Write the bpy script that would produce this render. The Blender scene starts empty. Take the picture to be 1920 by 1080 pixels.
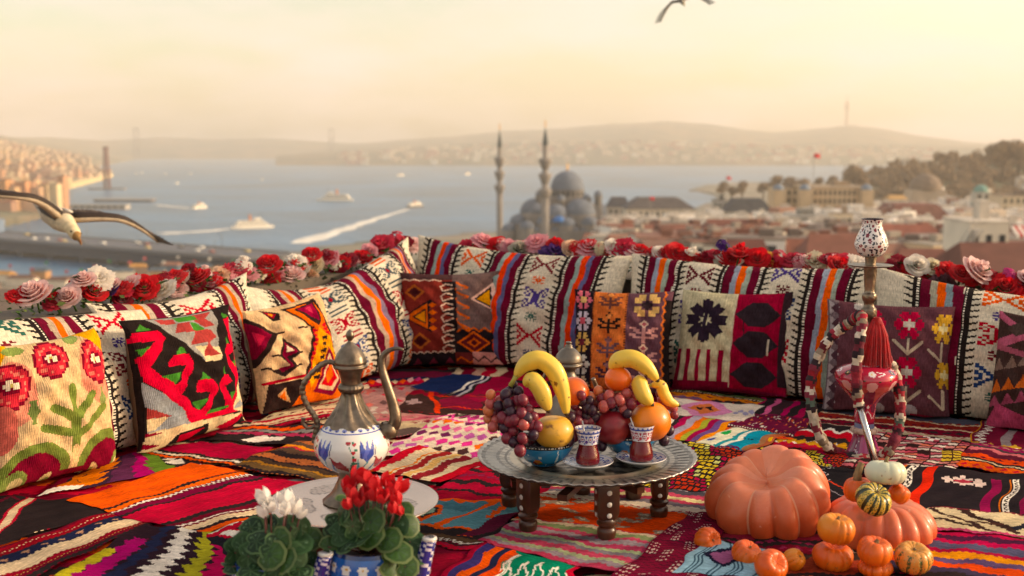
import bpy, math, random
import numpy as np
from mathutils import Vector, Matrix, noise

R = math.radians
SC = bpy.context.scene
COL = SC.collection
rnd = random.Random(11)

# ------------------------------------------------------------------ camera
F = 2133.3                      # focal length in photo pixels (40 mm on 36 mm at 1920 px)
TH = math.atan(265 / F)         # camera pitched down
H = 0.84                        # eye height above the rug
SEA = -70.0
cam_d = bpy.data.cameras.new('camera')
cam = bpy.data.objects.new('camera', cam_d)
COL.objects.link(cam)
cam.location = (0, 0, H)
cam.rotation_euler = (math.pi / 2 - TH, 0, 0)
cam_d.lens = 40
cam_d.sensor_width = 36
cam_d.clip_start = 0.05
cam_d.clip_end = 60000
cam_d.dof.use_dof = True
cam_d.dof.focus_distance = 2.75
cam_d.dof.aperture_fstop = 3.6
SC.camera = cam

# ------------------------------------------------------------------ sky, sun, exposure
SUN_AZ, SUN_EL = R(88), R(20)   # azimuth from +Y towards +X
world = bpy.data.worlds.new('World')
SC.world = world
world.use_nodes = True
wn, wl = world.node_tree.nodes, world.node_tree.links
wn.clear()
sky = wn.new('ShaderNodeTexSky')
sky.sky_type = 'NISHITA'
sky.sun_disc = False
sky.sun_elevation = SUN_EL
sky.sun_rotation = SUN_AZ
sky.altitude = 70
sky.air_density = 1.0
sky.dust_density = 2.2
sky.ozone_density = 1.0
# thin warm cloud veil over the sky: soft noise in direction space, stretched sideways
tc = wn.new('ShaderNodeTexCoord')
mp = wn.new('ShaderNodeMapping'); mp.inputs['Scale'].default_value = (2.6, 2.6, 9.0)
nz = wn.new('ShaderNodeTexNoise'); nz.inputs['Scale'].default_value = 1.6; nz.inputs['Detail'].default_value = 5; nz.inputs['Roughness'].default_value = .55
cr = wn.new('ShaderNodeMapRange'); cr.inputs['From Min'].default_value = .40; cr.inputs['From Max'].default_value = .64
cr.inputs['To Min'].default_value = .0; cr.inputs['To Max'].default_value = .75
tint = wn.new('ShaderNodeMix'); tint.data_type = 'RGBA'; tint.blend_type = 'MULTIPLY'
tint.inputs['Factor'].default_value = 1.0
tint.inputs['B'].default_value = (1.19, .955, .68, 1)
veil = wn.new('ShaderNodeMix'); veil.data_type = 'RGBA'
veil.inputs['B'].default_value = (4.3, 3.5, 3.15, 1)
bg = wn.new('ShaderNodeBackground'); bg.inputs['Strength'].default_value = .15
wo = wn.new('ShaderNodeOutputWorld')
wl.new(tc.outputs['Generated'], mp.inputs['Vector']); wl.new(mp.outputs['Vector'], nz.inputs['Vector'])
wl.new(nz.outputs['Fac'], cr.inputs['Value'])
wl.new(sky.outputs['Color'], tint.inputs['A'])
wl.new(tint.outputs['Result'], veil.inputs['A'])
wl.new(cr.outputs['Result'], veil.inputs['Factor'])
wl.new(veil.outputs['Result'], bg.inputs['Color']); wl.new(bg.outputs['Background'], wo.inputs['Surface'])

sun_d = bpy.data.lights.new('sun', 'SUN')
sun = bpy.data.objects.new('sun', sun_d)
COL.objects.link(sun)
sun_d.energy = 2.05
sun_d.angle = R(6.0)
sun_d.color = (1.0, .80, .56)
sdir = Vector((math.sin(SUN_AZ) * math.cos(SUN_EL), math.cos(SUN_AZ) * math.cos(SUN_EL), math.sin(SUN_EL)))
sun.rotation_euler = sdir.to_track_quat('Z', 'Y').to_euler()

vs = SC.view_settings
vs.view_transform = 'Standard'; vs.look = 'None'; vs.gamma = 1.0; vs.use_curve_mapping = False
vs.exposure = .95
SC.render.engine = 'CYCLES'
cy = SC.cycles
cy.use_denoising = True
try: cy.denoiser = 'OPENIMAGEDENOISE'
except Exception: pass
cy.max_bounces = 8; cy.diffuse_bounces = 3; cy.glossy_bounces = 3; cy.transmission_bounces = 8; cy.volume_bounces = 1; cy.transparent_max_bounces = 8
cy.caustics_reflective = False; cy.caustics_refractive = False
cy.sample_clamp_indirect = 6

# ------------------------------------------------------------------ helpers
def ray(px, py):
    a = (px - 960) / F; b = (540 - py) / F
    return Vector((a, math.cos(TH) + b * math.sin(TH), -math.sin(TH) + b * math.cos(TH)))
def G(px, py, z=0.0):
    """where the sight line through a photo pixel meets the level z"""
    d = ray(px, py); t = (z - H) / d.z
    return Vector((d.x * t, d.y * t, z))
def P(px, py, Y):
    """the point at distance Y on that sight line"""
    d = ray(px, py); t = Y / d.y
    return Vector((d.x * t, Y, H + d.z * t))

def lin(c):
    return c / 12.92 if c <= .04045 else ((c + .055) / 1.055) ** 2.4
_hx = {}
def hx(s):
    if not isinstance(s, str): return s
    if s not in _hx: _hx[s] = tuple(lin(int(s[i:i + 2], 16) / 255) for i in (0, 2, 4))
    return _hx[s]

def link(name, data, parent=None):
    o = bpy.data.objects.new(name, data); COL.objects.link(o)
    if parent: o.parent = parent
    return o
def tag(o, label=None, cat=None, group=None, kind=None):
    if label: o['label'] = label
    if cat: o['category'] = cat
    if group: o['group'] = group
    if kind: o['kind'] = kind
    return o
def empty(name, loc=(0, 0, 0), rz=0, label=None, cat=None, group=None):
    o = link(name, None); o.location = loc; o.rotation_euler = (0, 0, rz); o.empty_display_size = .05
    return tag(o, label, cat, group)
def copy_tree(o, parent=None):
    c = o.copy(); COL.objects.link(c)
    if parent: c.parent = parent
    for ch in o.children: copy_tree(ch, c)
    return c

def mat(name, col='808080', rough=.6, metal=0., var=.12, scale=8., bump=0., bscale=80., bdist=.002, attr=False, sheen=0., coat=0., trans=0., ior=1.45, sss=0., detail=4, spec=.5, emit=None, sat=1.0, transl=0.):
    m = bpy.data.materials.new(name); m.use_nodes = True
    n, l = m.node_tree.nodes, m.node_tree.links
    b = n['Principled BSDF']
    b.inputs['Roughness'].default_value = rough; b.inputs['Metallic'].default_value = metal
    b.inputs['Sheen Weight'].default_value = sheen; b.inputs['Coat Weight'].default_value = coat; b.inputs['Coat Roughness'].default_value = .12
    b.inputs['Transmission Weight'].default_value = trans; b.inputs['IOR'].default_value = ior
    b.inputs['Specular IOR Level'].default_value = spec
    if sss:
        b.inputs['Subsurface Weight'].default_value = sss; b.inputs['Subsurface Radius'].default_value = (.01, .005, .003); b.inputs['Subsurface Scale'].default_value = .5
    t = n.new('ShaderNodeTexCoord')
    if attr:
        a = n.new('ShaderNodeAttribute'); a.attribute_name = 'col'; src = a.outputs['Color']
    else:
        a = n.new('ShaderNodeRGB'); a.outputs[0].default_value = (*hx(col), 1); src = a.outputs[0]
    nz = n.new('ShaderNodeTexNoise'); nz.inputs['Scale'].default_value = scale; nz.inputs['Detail'].default_value = detail
    l.new(t.outputs['Object'], nz.inputs['Vector'])
    mr = n.new('ShaderNodeMapRange'); mr.inputs['From Min'].default_value = .3; mr.inputs['From Max'].default_value = .7
    mr.inputs['To Min'].default_value = 1 - var; mr.inputs['To Max'].default_value = 1 + var
    l.new(nz.outputs['Fac'], mr.inputs['Value'])
    hs = n.new('ShaderNodeHueSaturation'); hs.inputs['Saturation'].default_value = sat; l.new(src, hs.inputs['Color']); l.new(mr.outputs['Result'], hs.inputs['Value'])
    l.new(hs.outputs['Color'], b.inputs['Base Color'])
    if bump:
        nb = n.new('ShaderNodeTexNoise'); nb.inputs['Scale'].default_value = bscale; nb.inputs['Detail'].default_value = 3
        l.new(t.outputs['Object'], nb.inputs['Vector'])
        bp = n.new('ShaderNodeBump'); bp.inputs['Strength'].default_value = bump; bp.inputs['Distance'].default_value = bdist
        l.new(nb.outputs['Fac'], bp.inputs['Height']); l.new(bp.outputs['Normal'], b.inputs['Normal'])
    if transl:       # thin petals and leaves let light through
        tr = n.new('ShaderNodeBsdfTranslucent'); mx = n.new('ShaderNodeMixShader'); mx.inputs[0].default_value = transl
        l.new(hs.outputs['Color'], tr.inputs['Color']); l.new(b.outputs[0], mx.inputs[1]); l.new(tr.outputs[0], mx.inputs[2]); l.new(mx.outputs[0], n['Material Output'].inputs['Surface'])
    if emit:
        b.inputs['Emission Color'].default_value = (*hx(emit[0]), 1); b.inputs['Emission Strength'].default_value = emit[1]
    return m

def cloth_mat(name, rib=420., var=.22, strength=.55, ribdir='Y'):
    """flat-woven wool: colour from the woven pattern, yarn ribs and slubs as relief, faded patches"""
    m = mat(name, rough=.95, var=var, scale=9., attr=True, sheen=.0, spec=.06, detail=8, sat=1.04)
    n, l = m.node_tree.nodes, m.node_tree.links
    b = n['Principled BSDF']
    uv = n.new('ShaderNodeUVMap')
    wv = n.new('ShaderNodeTexWave'); wv.wave_type = 'BANDS'; wv.bands_direction = ribdir; wv.inputs['Scale'].default_value = rib / 6
    wv.inputs['Distortion'].default_value = 1.2; wv.inputs['Detail'].default_value = 2; wv.inputs['Detail Scale'].default_value = 3
    l.new(uv.outputs['UV'], wv.inputs['Vector'])
    nz = n.new('ShaderNodeTexNoise'); nz.inputs['Scale'].default_value = 160; nz.inputs['Detail'].default_value = 4
    l.new(uv.outputs['UV'], nz.inputs['Vector'])
    ad = n.new('ShaderNodeMath'); ad.operation = 'ADD'; l.new(wv.outputs['Fac'], ad.inputs[0]); l.new(nz.outputs['Fac'], ad.inputs[1])
    # woolly flecks: single yarns a little lighter or darker
    fk = n.new('ShaderNodeTexNoise'); fk.inputs['Scale'].default_value = 1.0; fk.inputs['Detail'].default_value = 3
    mpn = n.new('ShaderNodeMapping'); mpn.inputs['Scale'].default_value = (45, 260, 1) if ribdir == 'Y' else (260, 60, 1); l.new(uv.outputs['UV'], mpn.inputs['Vector']); l.new(mpn.outputs['Vector'], fk.inputs['Vector'])
    fm_ = n.new('ShaderNodeMapRange'); fm_.inputs['From Min'].default_value = .3; fm_.inputs['From Max'].default_value = .7; fm_.inputs['To Min'].default_value = .72; fm_.inputs['To Max'].default_value = 1.28; l.new(fk.outputs['Fac'], fm_.inputs['Value'])
    h0 = [q for q in n if q.type == 'HUE_SAT'][0]; h1 = n.new('ShaderNodeHueSaturation'); l.new(h0.outputs['Color'], h1.inputs['Color']); l.new(fm_.outputs['Result'], h1.inputs['Value']); l.new(h1.outputs['Color'], b.inputs['Base Color'])
    bp = n.new('ShaderNodeBump'); bp.inputs['Strength'].default_value = strength; bp.inputs['Distance'].default_value = .0022
    l.new(ad.outputs[0], bp.inputs['Height']); l.new(bp.outputs['Normal'], b.inputs['Normal'])
    return m

def flecks(m, col, scale, lo, hi, amount=.8):
    """small scars and specks over a skin colour"""
    n, l = m.node_tree.nodes, m.node_tree.links; b = n['Principled BSDF']
    src = b.inputs['Base Color'].links[0].from_socket
    tc = n.new('ShaderNodeTexCoord'); nz = n.new('ShaderNodeTexNoise'); nz.inputs['Scale'].default_value = scale; nz.inputs['Detail'].default_value = 2; l.new(tc.outputs['Object'], nz.inputs['Vector'])
    mr = n.new('ShaderNodeMapRange'); mr.inputs['From Min'].default_value = lo; mr.inputs['From Max'].default_value = hi; mr.inputs['To Max'].default_value = amount; l.new(nz.outputs['Fac'], mr.inputs['Value'])
    mx = n.new('ShaderNodeMix'); mx.data_type = 'RGBA'; mx.inputs['B'].default_value = (*hx(col), 1); l.new(src, mx.inputs['A']); l.new(mr.outputs['Result'], mx.inputs['Factor']); l.new(mx.outputs['Result'], b.inputs['Base Color'])
    return m

class MB:
    """collects shapes; build() links them as one mesh object"""
    def __init__(s): s.v = []; s.f = []; s.c = []; s.sm = []; s.M = None
    def add(s, vs, fs, col=None, smooth=True):
        k = len(s.v)
        if s.M is not None: vs = [s.M @ Vector(p) for p in vs]
        s.v += [tuple(p) for p in vs]
        for i, f in enumerate(fs):
            s.f.append(tuple(j + k for j in f)); s.sm.append(smooth)
            s.c.append(col[i] if isinstance(col, list) else col)
        return s
    def box(s, c, d, col=None, rz=0, taper=1.0):
        x, y, z = d[0] / 2, d[1] / 2, d[2] / 2
        q = [(-x, -y, -z), (x, -y, -z), (x, y, -z), (-x, y, -z), (-x * taper, -y * taper, z), (x * taper, -y * taper, z), (x * taper, y * taper, z), (-x * taper, y * taper, z)]
        ca, sa = math.cos(rz), math.sin(rz)
        q = [(c[0] + a * ca - b * sa, c[1] + a * sa + b * ca, c[2] + e) for a, b, e in q]
        return s.add(q, [(3, 2, 1, 0), (4, 5, 6, 7), (0, 1, 5, 4), (1, 2, 6, 5), (2, 3, 7, 6), (3, 0, 4, 7)], col, False)
    def prism(s, poly, z0, z1, col=None, top=True):
        n = len(poly)
        vs = [(x, y, z0) for x, y in poly] + [(x, y, z1) for x, y in poly]
        fs = [(i, (i + 1) % n, n + (i + 1) % n, n + i) for i in range(n)]
        if top: fs += [tuple(range(n, 2 * n)), tuple(range(n - 1, -1, -1))]
        return s.add(vs, fs, col, False)
    def gable(s, c, w, d, h, col=None, rz=0, over=.4):
        """pitched roof, ridge along local x"""
        x, y = w / 2 + over, d / 2 + over
        q = [(-x, -y, 0), (x, -y, 0), (x, y, 0), (-x, y, 0), (-x * .72, 0, h), (x * .72, 0, h)]
        ca, sa = math.cos(rz), math.sin(rz)
        q = [(c[0] + a * ca - b * sa, c[1] + a * sa + b * ca, c[2] + e) for a, b, e in q]
        return s.add(q, [(0, 1, 5, 4), (2, 3, 4, 5), (1, 2, 5), (3, 0, 4), (3, 2, 1, 0)], col, False)
    def lathe(s, prof, n=32, c=(0, 0, 0), col=None, rmod=None, a0=0., a1=2 * math.pi, smooth=True):
        full = abs(a1 - a0 - 2 * math.pi) < 1e-6
        m = n if full else n + 1
        vs = []
        for i, (r, z) in enumerate(prof):
            for k in range(m):
                t = a0 + (a1 - a0) * k / n
                q = r * (rmod(t, i / (len(prof) - 1)) if rmod else 1)
                vs.append((c[0] + q * math.cos(t), c[1] + q * math.sin(t), c[2] + z))
        fs = []; cc = []
        for i in range(len(prof) - 1):
            for k in range(n):
                k2 = (k + 1) % m
                fs.append((i * m + k, i * m + k2, (i + 1) * m + k2, (i + 1) * m + k))
                if callable(col): cc.append(col((k + .5) / n, (i + .5) / (len(prof) - 1)))
        return s.add(vs, fs, cc if callable(col) else col, smooth)
    def tube(s, path, rad, n=8, col=None, cap=True, rmod=None):
        pts = [Vector(p) for p in path]
        if not hasattr(rad, '__len__'): rad = [rad] * len(pts)
        T = [(pts[min(i + 1, len(pts) - 1)] - pts[max(i - 1, 0)]).normalized() for i in range(len(pts))]
        a = Vector((0, 0, 1)) if abs(T[0].z) < .9 else Vector((1, 0, 0))
        u = T[0].cross(a).normalized(); vs = []
        for i, p in enumerate(pts):
            u = (u - T[i] * u.dot(T[i])).normalized(); w = T[i].cross(u)
            for k in range(n):
                t = 2 * math.pi * k / n
                r = rad[i] * (rmod(t) if rmod else 1)
                vs.append(p + (u * math.cos(t) + w * math.sin(t)) * r)
        fs = [(i * n + k, i * n + (k + 1) % n, (i + 1) * n + (k + 1) % n, (i + 1) * n + k) for i in range(len(pts) - 1) for k in range(n)]
        cc = None
        if callable(col): cc = [col((i + .5) / (len(pts) - 1), k / n) for i in range(len(pts) - 1) for k in range(n)]
        elif col: cc = [col] * len(fs)
        if cap:
            fs += [tuple(range(n - 1, -1, -1)), tuple(range((len(pts) - 1) * n, len(pts) * n))]
            if cc: cc += [cc[0], cc[-1]]
        return s.add(vs, fs, cc, True)
    def ball(s, c, r, n=16, m=10, col=None, fn=None):
        prof = [(max(1e-5, math.sin(math.pi * i / m)) * 1.0, -math.cos(math.pi * i / m)) for i in range(m + 1)]
        rr = r if hasattr(r, '__len__') else (r, r, r)
        vs = []
        for q, z in prof:
            for k in range(n):
                t = 2 * math.pi * k / n
                d = Vector((q * math.cos(t), q * math.sin(t), z))
                g = fn(d) if fn else 1
                vs.append((c[0] + d.x * rr[0] * g, c[1] + d.y * rr[1] * g, c[2] + d.z * rr[2] * g))
        fs = [(i * n + k, i * n + (k + 1) % n, (i + 1) * n + (k + 1) % n, (i + 1) * n + k) for i in range(m) for k in range(n)]
        return s.add(vs, fs, col, True)
    def mesh(s, name):
        me = bpy.data.meshes.new(name); me.from_pydata(s.v, [], s.f)
        me.polygons.foreach_set('use_smooth', s.sm)
        if any(c is not None for c in s.c):
            at = me.attributes.new('col', 'FLOAT_COLOR', 'FACE')
            at.data.foreach_set('color', np.array([(*hx(c or 'ffffff'), 1) for c in s.c], dtype=np.float32).ravel())
        me.update(); return me
    def build(s, name, m, parent=None, sharp=None):
        me = s.mesh(name)
        if sharp: me.set_sharp_from_angle(angle=R(sharp))
        if m: me.materials.append(m)
        return link(name, me, parent)

def sheet(name, pos, canvas, m, parent=None, uvsize=(1, 1), flip=False, extra=None):
    """a woven sheet: grid of points with one woven cell colour per face"""
    nv, nu = pos.shape[0] - 1, pos.shape[1] - 1
    V = pos.reshape(-1, 3); k = np.arange((nv + 1) * (nu + 1)).reshape(nv + 1, nu + 1)
    q = np.stack([k[:-1, :-1], k[:-1, 1:], k[1:, 1:], k[1:, :-1]], -1).reshape(-1, 4)
    if flip: q = q[:, ::-1]
    cols = np.concatenate([canvas.reshape(-1, 3), np.ones((nv * nu, 1))], 1)
    uu, vv = np.meshgrid(np.linspace(0, uvsize[0], nu + 1), np.linspace(0, uvsize[1], nv + 1))
    UV = np.stack([uu, vv], -1).reshape(-1, 2)
    if extra:                                     # more (vertices, quads, colour) e.g. the back of a cushion
        for ev, eq, ec in extra:
            q = np.concatenate([q, eq + len(V)]); V = np.concatenate([V, ev]); UV = np.concatenate([UV, np.zeros((len(ev), 2))])
            cols = np.concatenate([cols, np.tile(np.array([*ec, 1.0]), (len(eq), 1))])
    me = bpy.data.meshes.new(name)
    me.vertices.add(len(V)); me.vertices.foreach_set('co', V.astype(np.float32).ravel())
    me.loops.add(len(q) * 4); me.loops.foreach_set('vertex_index', q.astype(np.int32).ravel())
    me.polygons.add(len(q)); me.polygons.foreach_set('loop_start', (np.arange(len(q)) * 4).astype(np.int32))
    me.polygons.foreach_set('use_smooth', np.ones(len(q), dtype=bool))
    uvl = me.uv_layers.new(name='UVMap'); uvl.data.foreach_set('uv', UV[q.ravel()].astype(np.float32).ravel())
    at = me.attributes.new('col', 'FLOAT_COLOR', 'FACE'); at.data.foreach_set('color', cols.astype(np.float32).ravel())
    me.update(calc_edges=True); me.validate()
    me.materials.append(m)
    return link(name, me, parent)

# ------------------------------------------------------------------ woven / painted patterns
NPR = np.random.RandomState(5)
class Cv:
    def __init__(s, w, h, bg='808080', asp=None):
        s.w, s.h = w, h
        s.a = np.empty((h, w, 3)); s.a[:] = hx(bg)
        s.U, s.V = np.meshgrid((np.arange(w) + .5) / w, (np.arange(h) + .5) / h)
        s.asp = asp or h / w
    def m(s, mask, c): s.a[mask] = hx(c); return s
    def rect(s, u0, v0, u1, v1, c): return s.m((s.U >= u0) & (s.U < u1) & (s.V >= v0) & (s.V < v1), c)
    def pmask(s, pts):
        k = np.zeros(s.U.shape, bool); n = len(pts)
        for i in range(n):
            (x0, y0), (x1, y1) = pts[i], pts[(i + 1) % n]
            if y0 == y1: continue
            k ^= ((s.V < y0) != (s.V < y1)) & (s.U < (x1 - x0) * (s.V - y0) / (y1 - y0) + x0)
        return k
    def poly(s, pts, c): return s.m(s.pmask(pts), c)
    def dia(s, cu, cv, ru, rv, c): return s.m(np.abs(s.U - cu) / ru + np.abs(s.V - cv) / rv < 1, c)
    def ell(s, cu, cv, ru, rv, c): return s.m(((s.U - cu) / ru) ** 2 + ((s.V - cv) / rv) ** 2 < 1, c)
    def line(s, pts, w, c):
        k = np.zeros(s.U.shape, bool)
        for (x0, y0), (x1, y1) in zip(pts[:-1], pts[1:]):
            dx, dy = x1 - x0, (y1 - y0) * s.asp
            L = dx * dx + dy * dy + 1e-12
            t = np.clip(((s.U - x0) * dx + (s.V - y0) * s.asp * dy) / L, 0, 1)
            k |= (s.U - x0 - t * dx) ** 2 + ((s.V - y0) * s.asp - t * dy) ** 2 < (w / 2) ** 2
        return s.m(k, c)
    def tri(s, x): return 2 * np.abs(x - np.floor(x + .5))
    def st(s, axis, items, o0=0., o1=1., wob=.004):
        """stripes: axis 'u' = bands side by side along u"""
        X, Y = (s.U, s.V) if axis == 'u' else (s.V, s.U)
        tot = sum(i[0] for i in items); x = o0
        j = wob * np.sin(Y * 9 + NPR.rand() * 6) + wob * np.sin(Y * 23 + NPR.rand() * 6)
        for w, c in items:
            x1 = x + (o1 - o0) * w / tot
            s.m((X >= x + (j if x > o0 else 0)) & (X < x1 + j) & (X <= o1), c); x = x1
        return s
    def zig(s, axis, c0, amp, n, w, c, lo=0., hi=1., ph=0.):
        X, Y = (s.U, s.V) if axis == 'u' else (s.V, s.U)
        return s.m((np.abs(X - c0 - amp * (s.tri(Y * n + ph) - .5) * 2) < w / 2) & (Y >= lo) & (Y <= hi), c)
    def saw(s, axis, c0, w, amp, n, c, lo=0., hi=1., ph=0., skew=False):
        """band about c0 with toothed edges"""
        X, Y = (s.U, s.V) if axis == 'u' else (s.V, s.U)
        t = ((Y * n + ph) % 1.0) if skew else s.tri(Y * n + ph)
        return s.m((np.abs(X - c0) < w / 2 + amp * t) & (Y >= lo) & (Y <= hi), c)
    def dots(s, axis, c0, n, w, c, lo=0., hi=1., duty=.5):
        X, Y = (s.U, s.V) if axis == 'u' else (s.V, s.U)
        return s.m((np.abs(X - c0) < w / 2) & ((Y * n) % 1.0 < duty) & (Y >= lo) & (Y <= hi), c)
    def bm(s, rows, u0, v0, u1, v1, pal):
        nr, nc = len(rows), len(rows[0])
        i = ((v1 - s.V) / (v1 - v0) * nr); j = ((s.U - u0) / (u1 - u0) * nc)
        ok = (i >= 0) & (i < nr) & (j >= 0) & (j < nc)
        ii = np.clip(i.astype(int), 0, nr - 1); jj = np.clip(j.astype(int), 0, nc - 1)
        A = np.array([[ord(ch) for ch in r] for r in rows])
        g = A[ii, jj]
        for ch, c in pal.items(): s.m(ok & (g == ord(ch)), c)
        return s
    def wear(s, a=.10, rows=.06):
        """hand-dyed yarn: row to row and cell to cell drift"""
        r = 1 + rows * NPR.randn(s.h, 1, 1) + a * .6 * NPR.randn(s.h, s.w, 1)
        s.a = np.clip(s.a * r, 0, 1); return s

class Quad:
    """photo-zoom pixel -> pattern (u,v), by inverting the bilinear map of four corners (TL,TR,BR,BL)"""
    def __init__(s, tl, tr, br, bl): s.q = [np.array(p, float) for p in (bl, br, tl, tr)]
    def __call__(s, *pts):
        out = []
        for p in pts:
            u = v = .5
            for _ in range(12):
                bl, br, tl, tr = s.q
                f = bl * (1 - u) * (1 - v) + br * u * (1 - v) + tl * (1 - u) * v + tr * u * v - np.array(p, float)
                du = (br - bl) * (1 - v) + (tr - tl) * v; dv = (tl - bl) * (1 - u) + (tr - br) * u
                J = np.array([du, dv]).T; d = np.linalg.solve(J, f); u -= d[0]; v -= d[1]
            out.append((u, v))
        return out
# ================================================================== the wide setting: sea, land, hills
def tint_mat(name, a, b, scale, rough=.9, bump=.0):
    m = mat(name, a, rough=rough, var=.15, scale=scale * 2, bump=bump, bscale=scale * 6, bdist=2)
    n, l = m.node_tree.nodes, m.node_tree.links
    nz = n.new('ShaderNodeTexNoise'); nz.inputs['Scale'].default_value = scale; nz.inputs['Detail'].default_value = 6
    tc = n.new('ShaderNodeTexCoord'); l.new(tc.outputs['Object'], nz.inputs['Vector'])
    mx = n.new('ShaderNodeMix'); mx.data_type = 'RGBA'
    mx.inputs['A'].default_value = (*hx(a), 1); mx.inputs['B'].default_value = (*hx(b), 1)
    mr = n.new('ShaderNodeMapRange'); mr.inputs['From Min'].default_value = .42; mr.inputs['From Max'].default_value = .6
    l.new(nz.outputs['Fac'], mr.inputs['Value']); l.new(mr.outputs['Result'], mx.inputs['Factor'])
    hs = n['Hue/Saturation/Value'] if 'Hue/Saturation/Value' in n else [q for q in n if q.type == 'HUE_SAT'][0]
    l.new(mx.outputs['Result'], hs.inputs['Color'])
    return m

M = {}
M['sea'] = mat('sea_water', '2c6084', rough=.32, var=.45, scale=.006, bump=1.0, bscale=.06, bdist=2.5, spec=.22)
M['land'] = tint_mat('town_ground', '8a7d6c', '6a6a58', .02)
M['hill'] = tint_mat('hill_scrub', '5c5a42', '7a6a50', .004)
M['slope'] = tint_mat('shore_slope', '84745a', '5f6248', .01)
M['foam'] = mat('wake_foam', 'e8e4da', rough=.8, var=.25, scale=.06)
M['leaf_far'] = tint_mat('far_foliage', '7d6648', '8c7252', .05)
M['bark'] = mat('bark', '4d3a28', rough=.9)

sea = MB().add([(-8600, -80, SEA), (8600, -80, SEA), (8600, 8600, SEA), (-8600, 8600, SEA)], [(0, 1, 2, 3)]).build('sea', M['sea'])
tag(sea, 'blue grey strait water reaching to the far hazy shore', kind='structure')

def inpoly(x, y, poly):
    k = np.zeros(x.shape, bool)
    for i in range(len(poly)):
        (x0, y0), (x1, y1) = poly[i], poly[(i + 1) % len(poly)]
        if y0 == y1: continue
        k ^= ((y < y0) != (y < y1)) & (x < (x1 - x0) * (y - y0) / (y1 - y0) + x0)
    return k
def seapts(l): return [tuple(G(px, py, SEA))[:2] for px, py in l]
def grid_obj(name, X, Y, Z, m):
    pos = np.stack([X, Y, Z], -1)
    return sheet(name, pos, np.ones((X.shape[0] - 1, X.shape[1] - 1, 3)) * .5, m)

# the near shore with the old town
near_shore = [(-700, 640), (-300, 562), (0, 532), (250, 517), (450, 502), (560, 474), (700, 458), (830, 448), (935, 438), (1060, 424), (1150, 404), (1250, 394), (1300, 392), (1338, 382), (1340, 366), (1285, 358), (1345, 346), (1420, 336), (1600, 322), (2000, 318)]
near_poly = seapts(near_shore) + [(1900, 1400), (1900, 25), (-1200, 25)]
def land_z(x, y):
    d = np.hypot(x, y)
    t = np.clip((520 - d) / 480, 0, 1); t = t * t * (3 - 2 * t)
    return -67.0 + 50 * t
xs, ys = np.meshgrid(np.arange(-1000, 1500, 12.), np.concatenate([np.arange(6, 900, 12.), np.arange(900, 2200, 40.)]))
ins = inpoly(xs, ys, near_poly)
zz = np.where(ins, land_z(xs, ys) + .6 * np.sin(xs * .05) * np.sin(ys * .04), SEA - 8.)
tag(grid_obj('ground', xs, ys, zz, M['land']), 'old town ground sloping down from the roof terrace to the shore', kind='structure')

# the left shore across the inlet, rising to a built-up hill
far_shore = [(-900, 470), (0, 428), (118, 402), (126, 392), (128, 352), (205, 331), (212, 326), (150, 319), (232, 303), (262, 298)]
left_poly = seapts(far_shore) + [(-2600, 7000), (-6000, 7000), (-3000, 900)]
def slope_z(x, y):
    # height grows with distance left of the waterline
    d = np.hypot(x, y); px = 960 + F * x / y
    w = np.interp(d, [700, 1300, 1700, 2600, 4500, 6500], [125, 128, 175, 180, 240, 262])
    t = np.clip((w - px) / 190, 0, 1.6)
    return -68 + t * np.interp(d, [700, 1300, 1700, 2600, 4000, 7000], [3, 7, 20, 46, 66, 100])
pp, dd = np.meshgrid(np.linspace(-420, 270, 90), np.concatenate([np.linspace(850, 2600, 60), np.linspace(2700, 6600, 30)]))
xs = (pp - 960) / F * dd; ys = dd.copy()
ins = inpoly(xs, ys, left_poly)
zz = np.where(ins, slope_z(xs, ys), SEA - 6)
tag(grid_obj('hillside', xs, ys, zz, M['slope']), 'hazy built-up slope along the left shore', kind='structure')

# far hills beyond the strait
def hills(name, label, prof, shore, D0, D1, n=7, seed=1, m='hill', x0=None, x1=None, back=.8):
    px = np.arange(x0 if x0 is not None else prof[0][0], (x1 if x1 is not None else prof[-1][0]) + 1, 6.)
    yr = np.interp(px, [p[0] for p in prof], [p[1] for p in prof])
    ysh = np.interp(px, [p[0] for p in shore], [p[1] for p in shore])
    Ds = np.linspace(0, 1, n)
    rows = []
    rg = np.random.RandomState(seed)
    for k, t in enumerate(list(Ds) + [1.25]):
        D = D0 + (D1 - D0) * t
        zr = H + (275 - yr) / F * D1
        e = t ** .7 if t <= 1 else back
        z = (SEA - 3) + (zr - SEA + 3) * e
        nn = np.array([noise.noise(Vector((p * .012 + seed * 9, D * .0012, 0))) + .5 * noise.noise(Vector((p * .045 + seed * 9, D * .003, 3))) for p in px])
        if k == 0: z = np.full_like(px, SEA - 3)
        elif t <= 1: z = z + nn * (zr - SEA) * .16 * (1 - t * .75)
        rows.append(np.stack([(px - 960) / F * D, np.full_like(px, D), z], -1))
    pos = np.stack(rows)
    return tag(sheet(name, pos, np.ones((pos.shape[0] - 1, pos.shape[1] - 1, 3)) * .5, M[m]), label, kind='structure')
hills('hills', 'faint ridge at the far left end of the strait', [(-500, 252), (100, 258), (200, 264), (300, 258), (420, 262), (520, 260), (640, 268), (720, 272), (800, 280)], [(-500, 300), (800, 300)], 6600, 7600, seed=2)
hills('hills', 'hazy hill with the broadcasting tower beyond the strait', [(560, 285), (640, 272), (720, 266), (850, 256), (960, 246), (1050, 242), (1160, 233), (1250, 228), (1330, 234), (1400, 244), (1450, 248), (1520, 243), (1590, 235), (1660, 244), (1720, 255), (1800, 266), (1900, 272), (2300, 276)], [(560, 300), (2300, 305)], 5000, 7000, seed=3)
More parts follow.
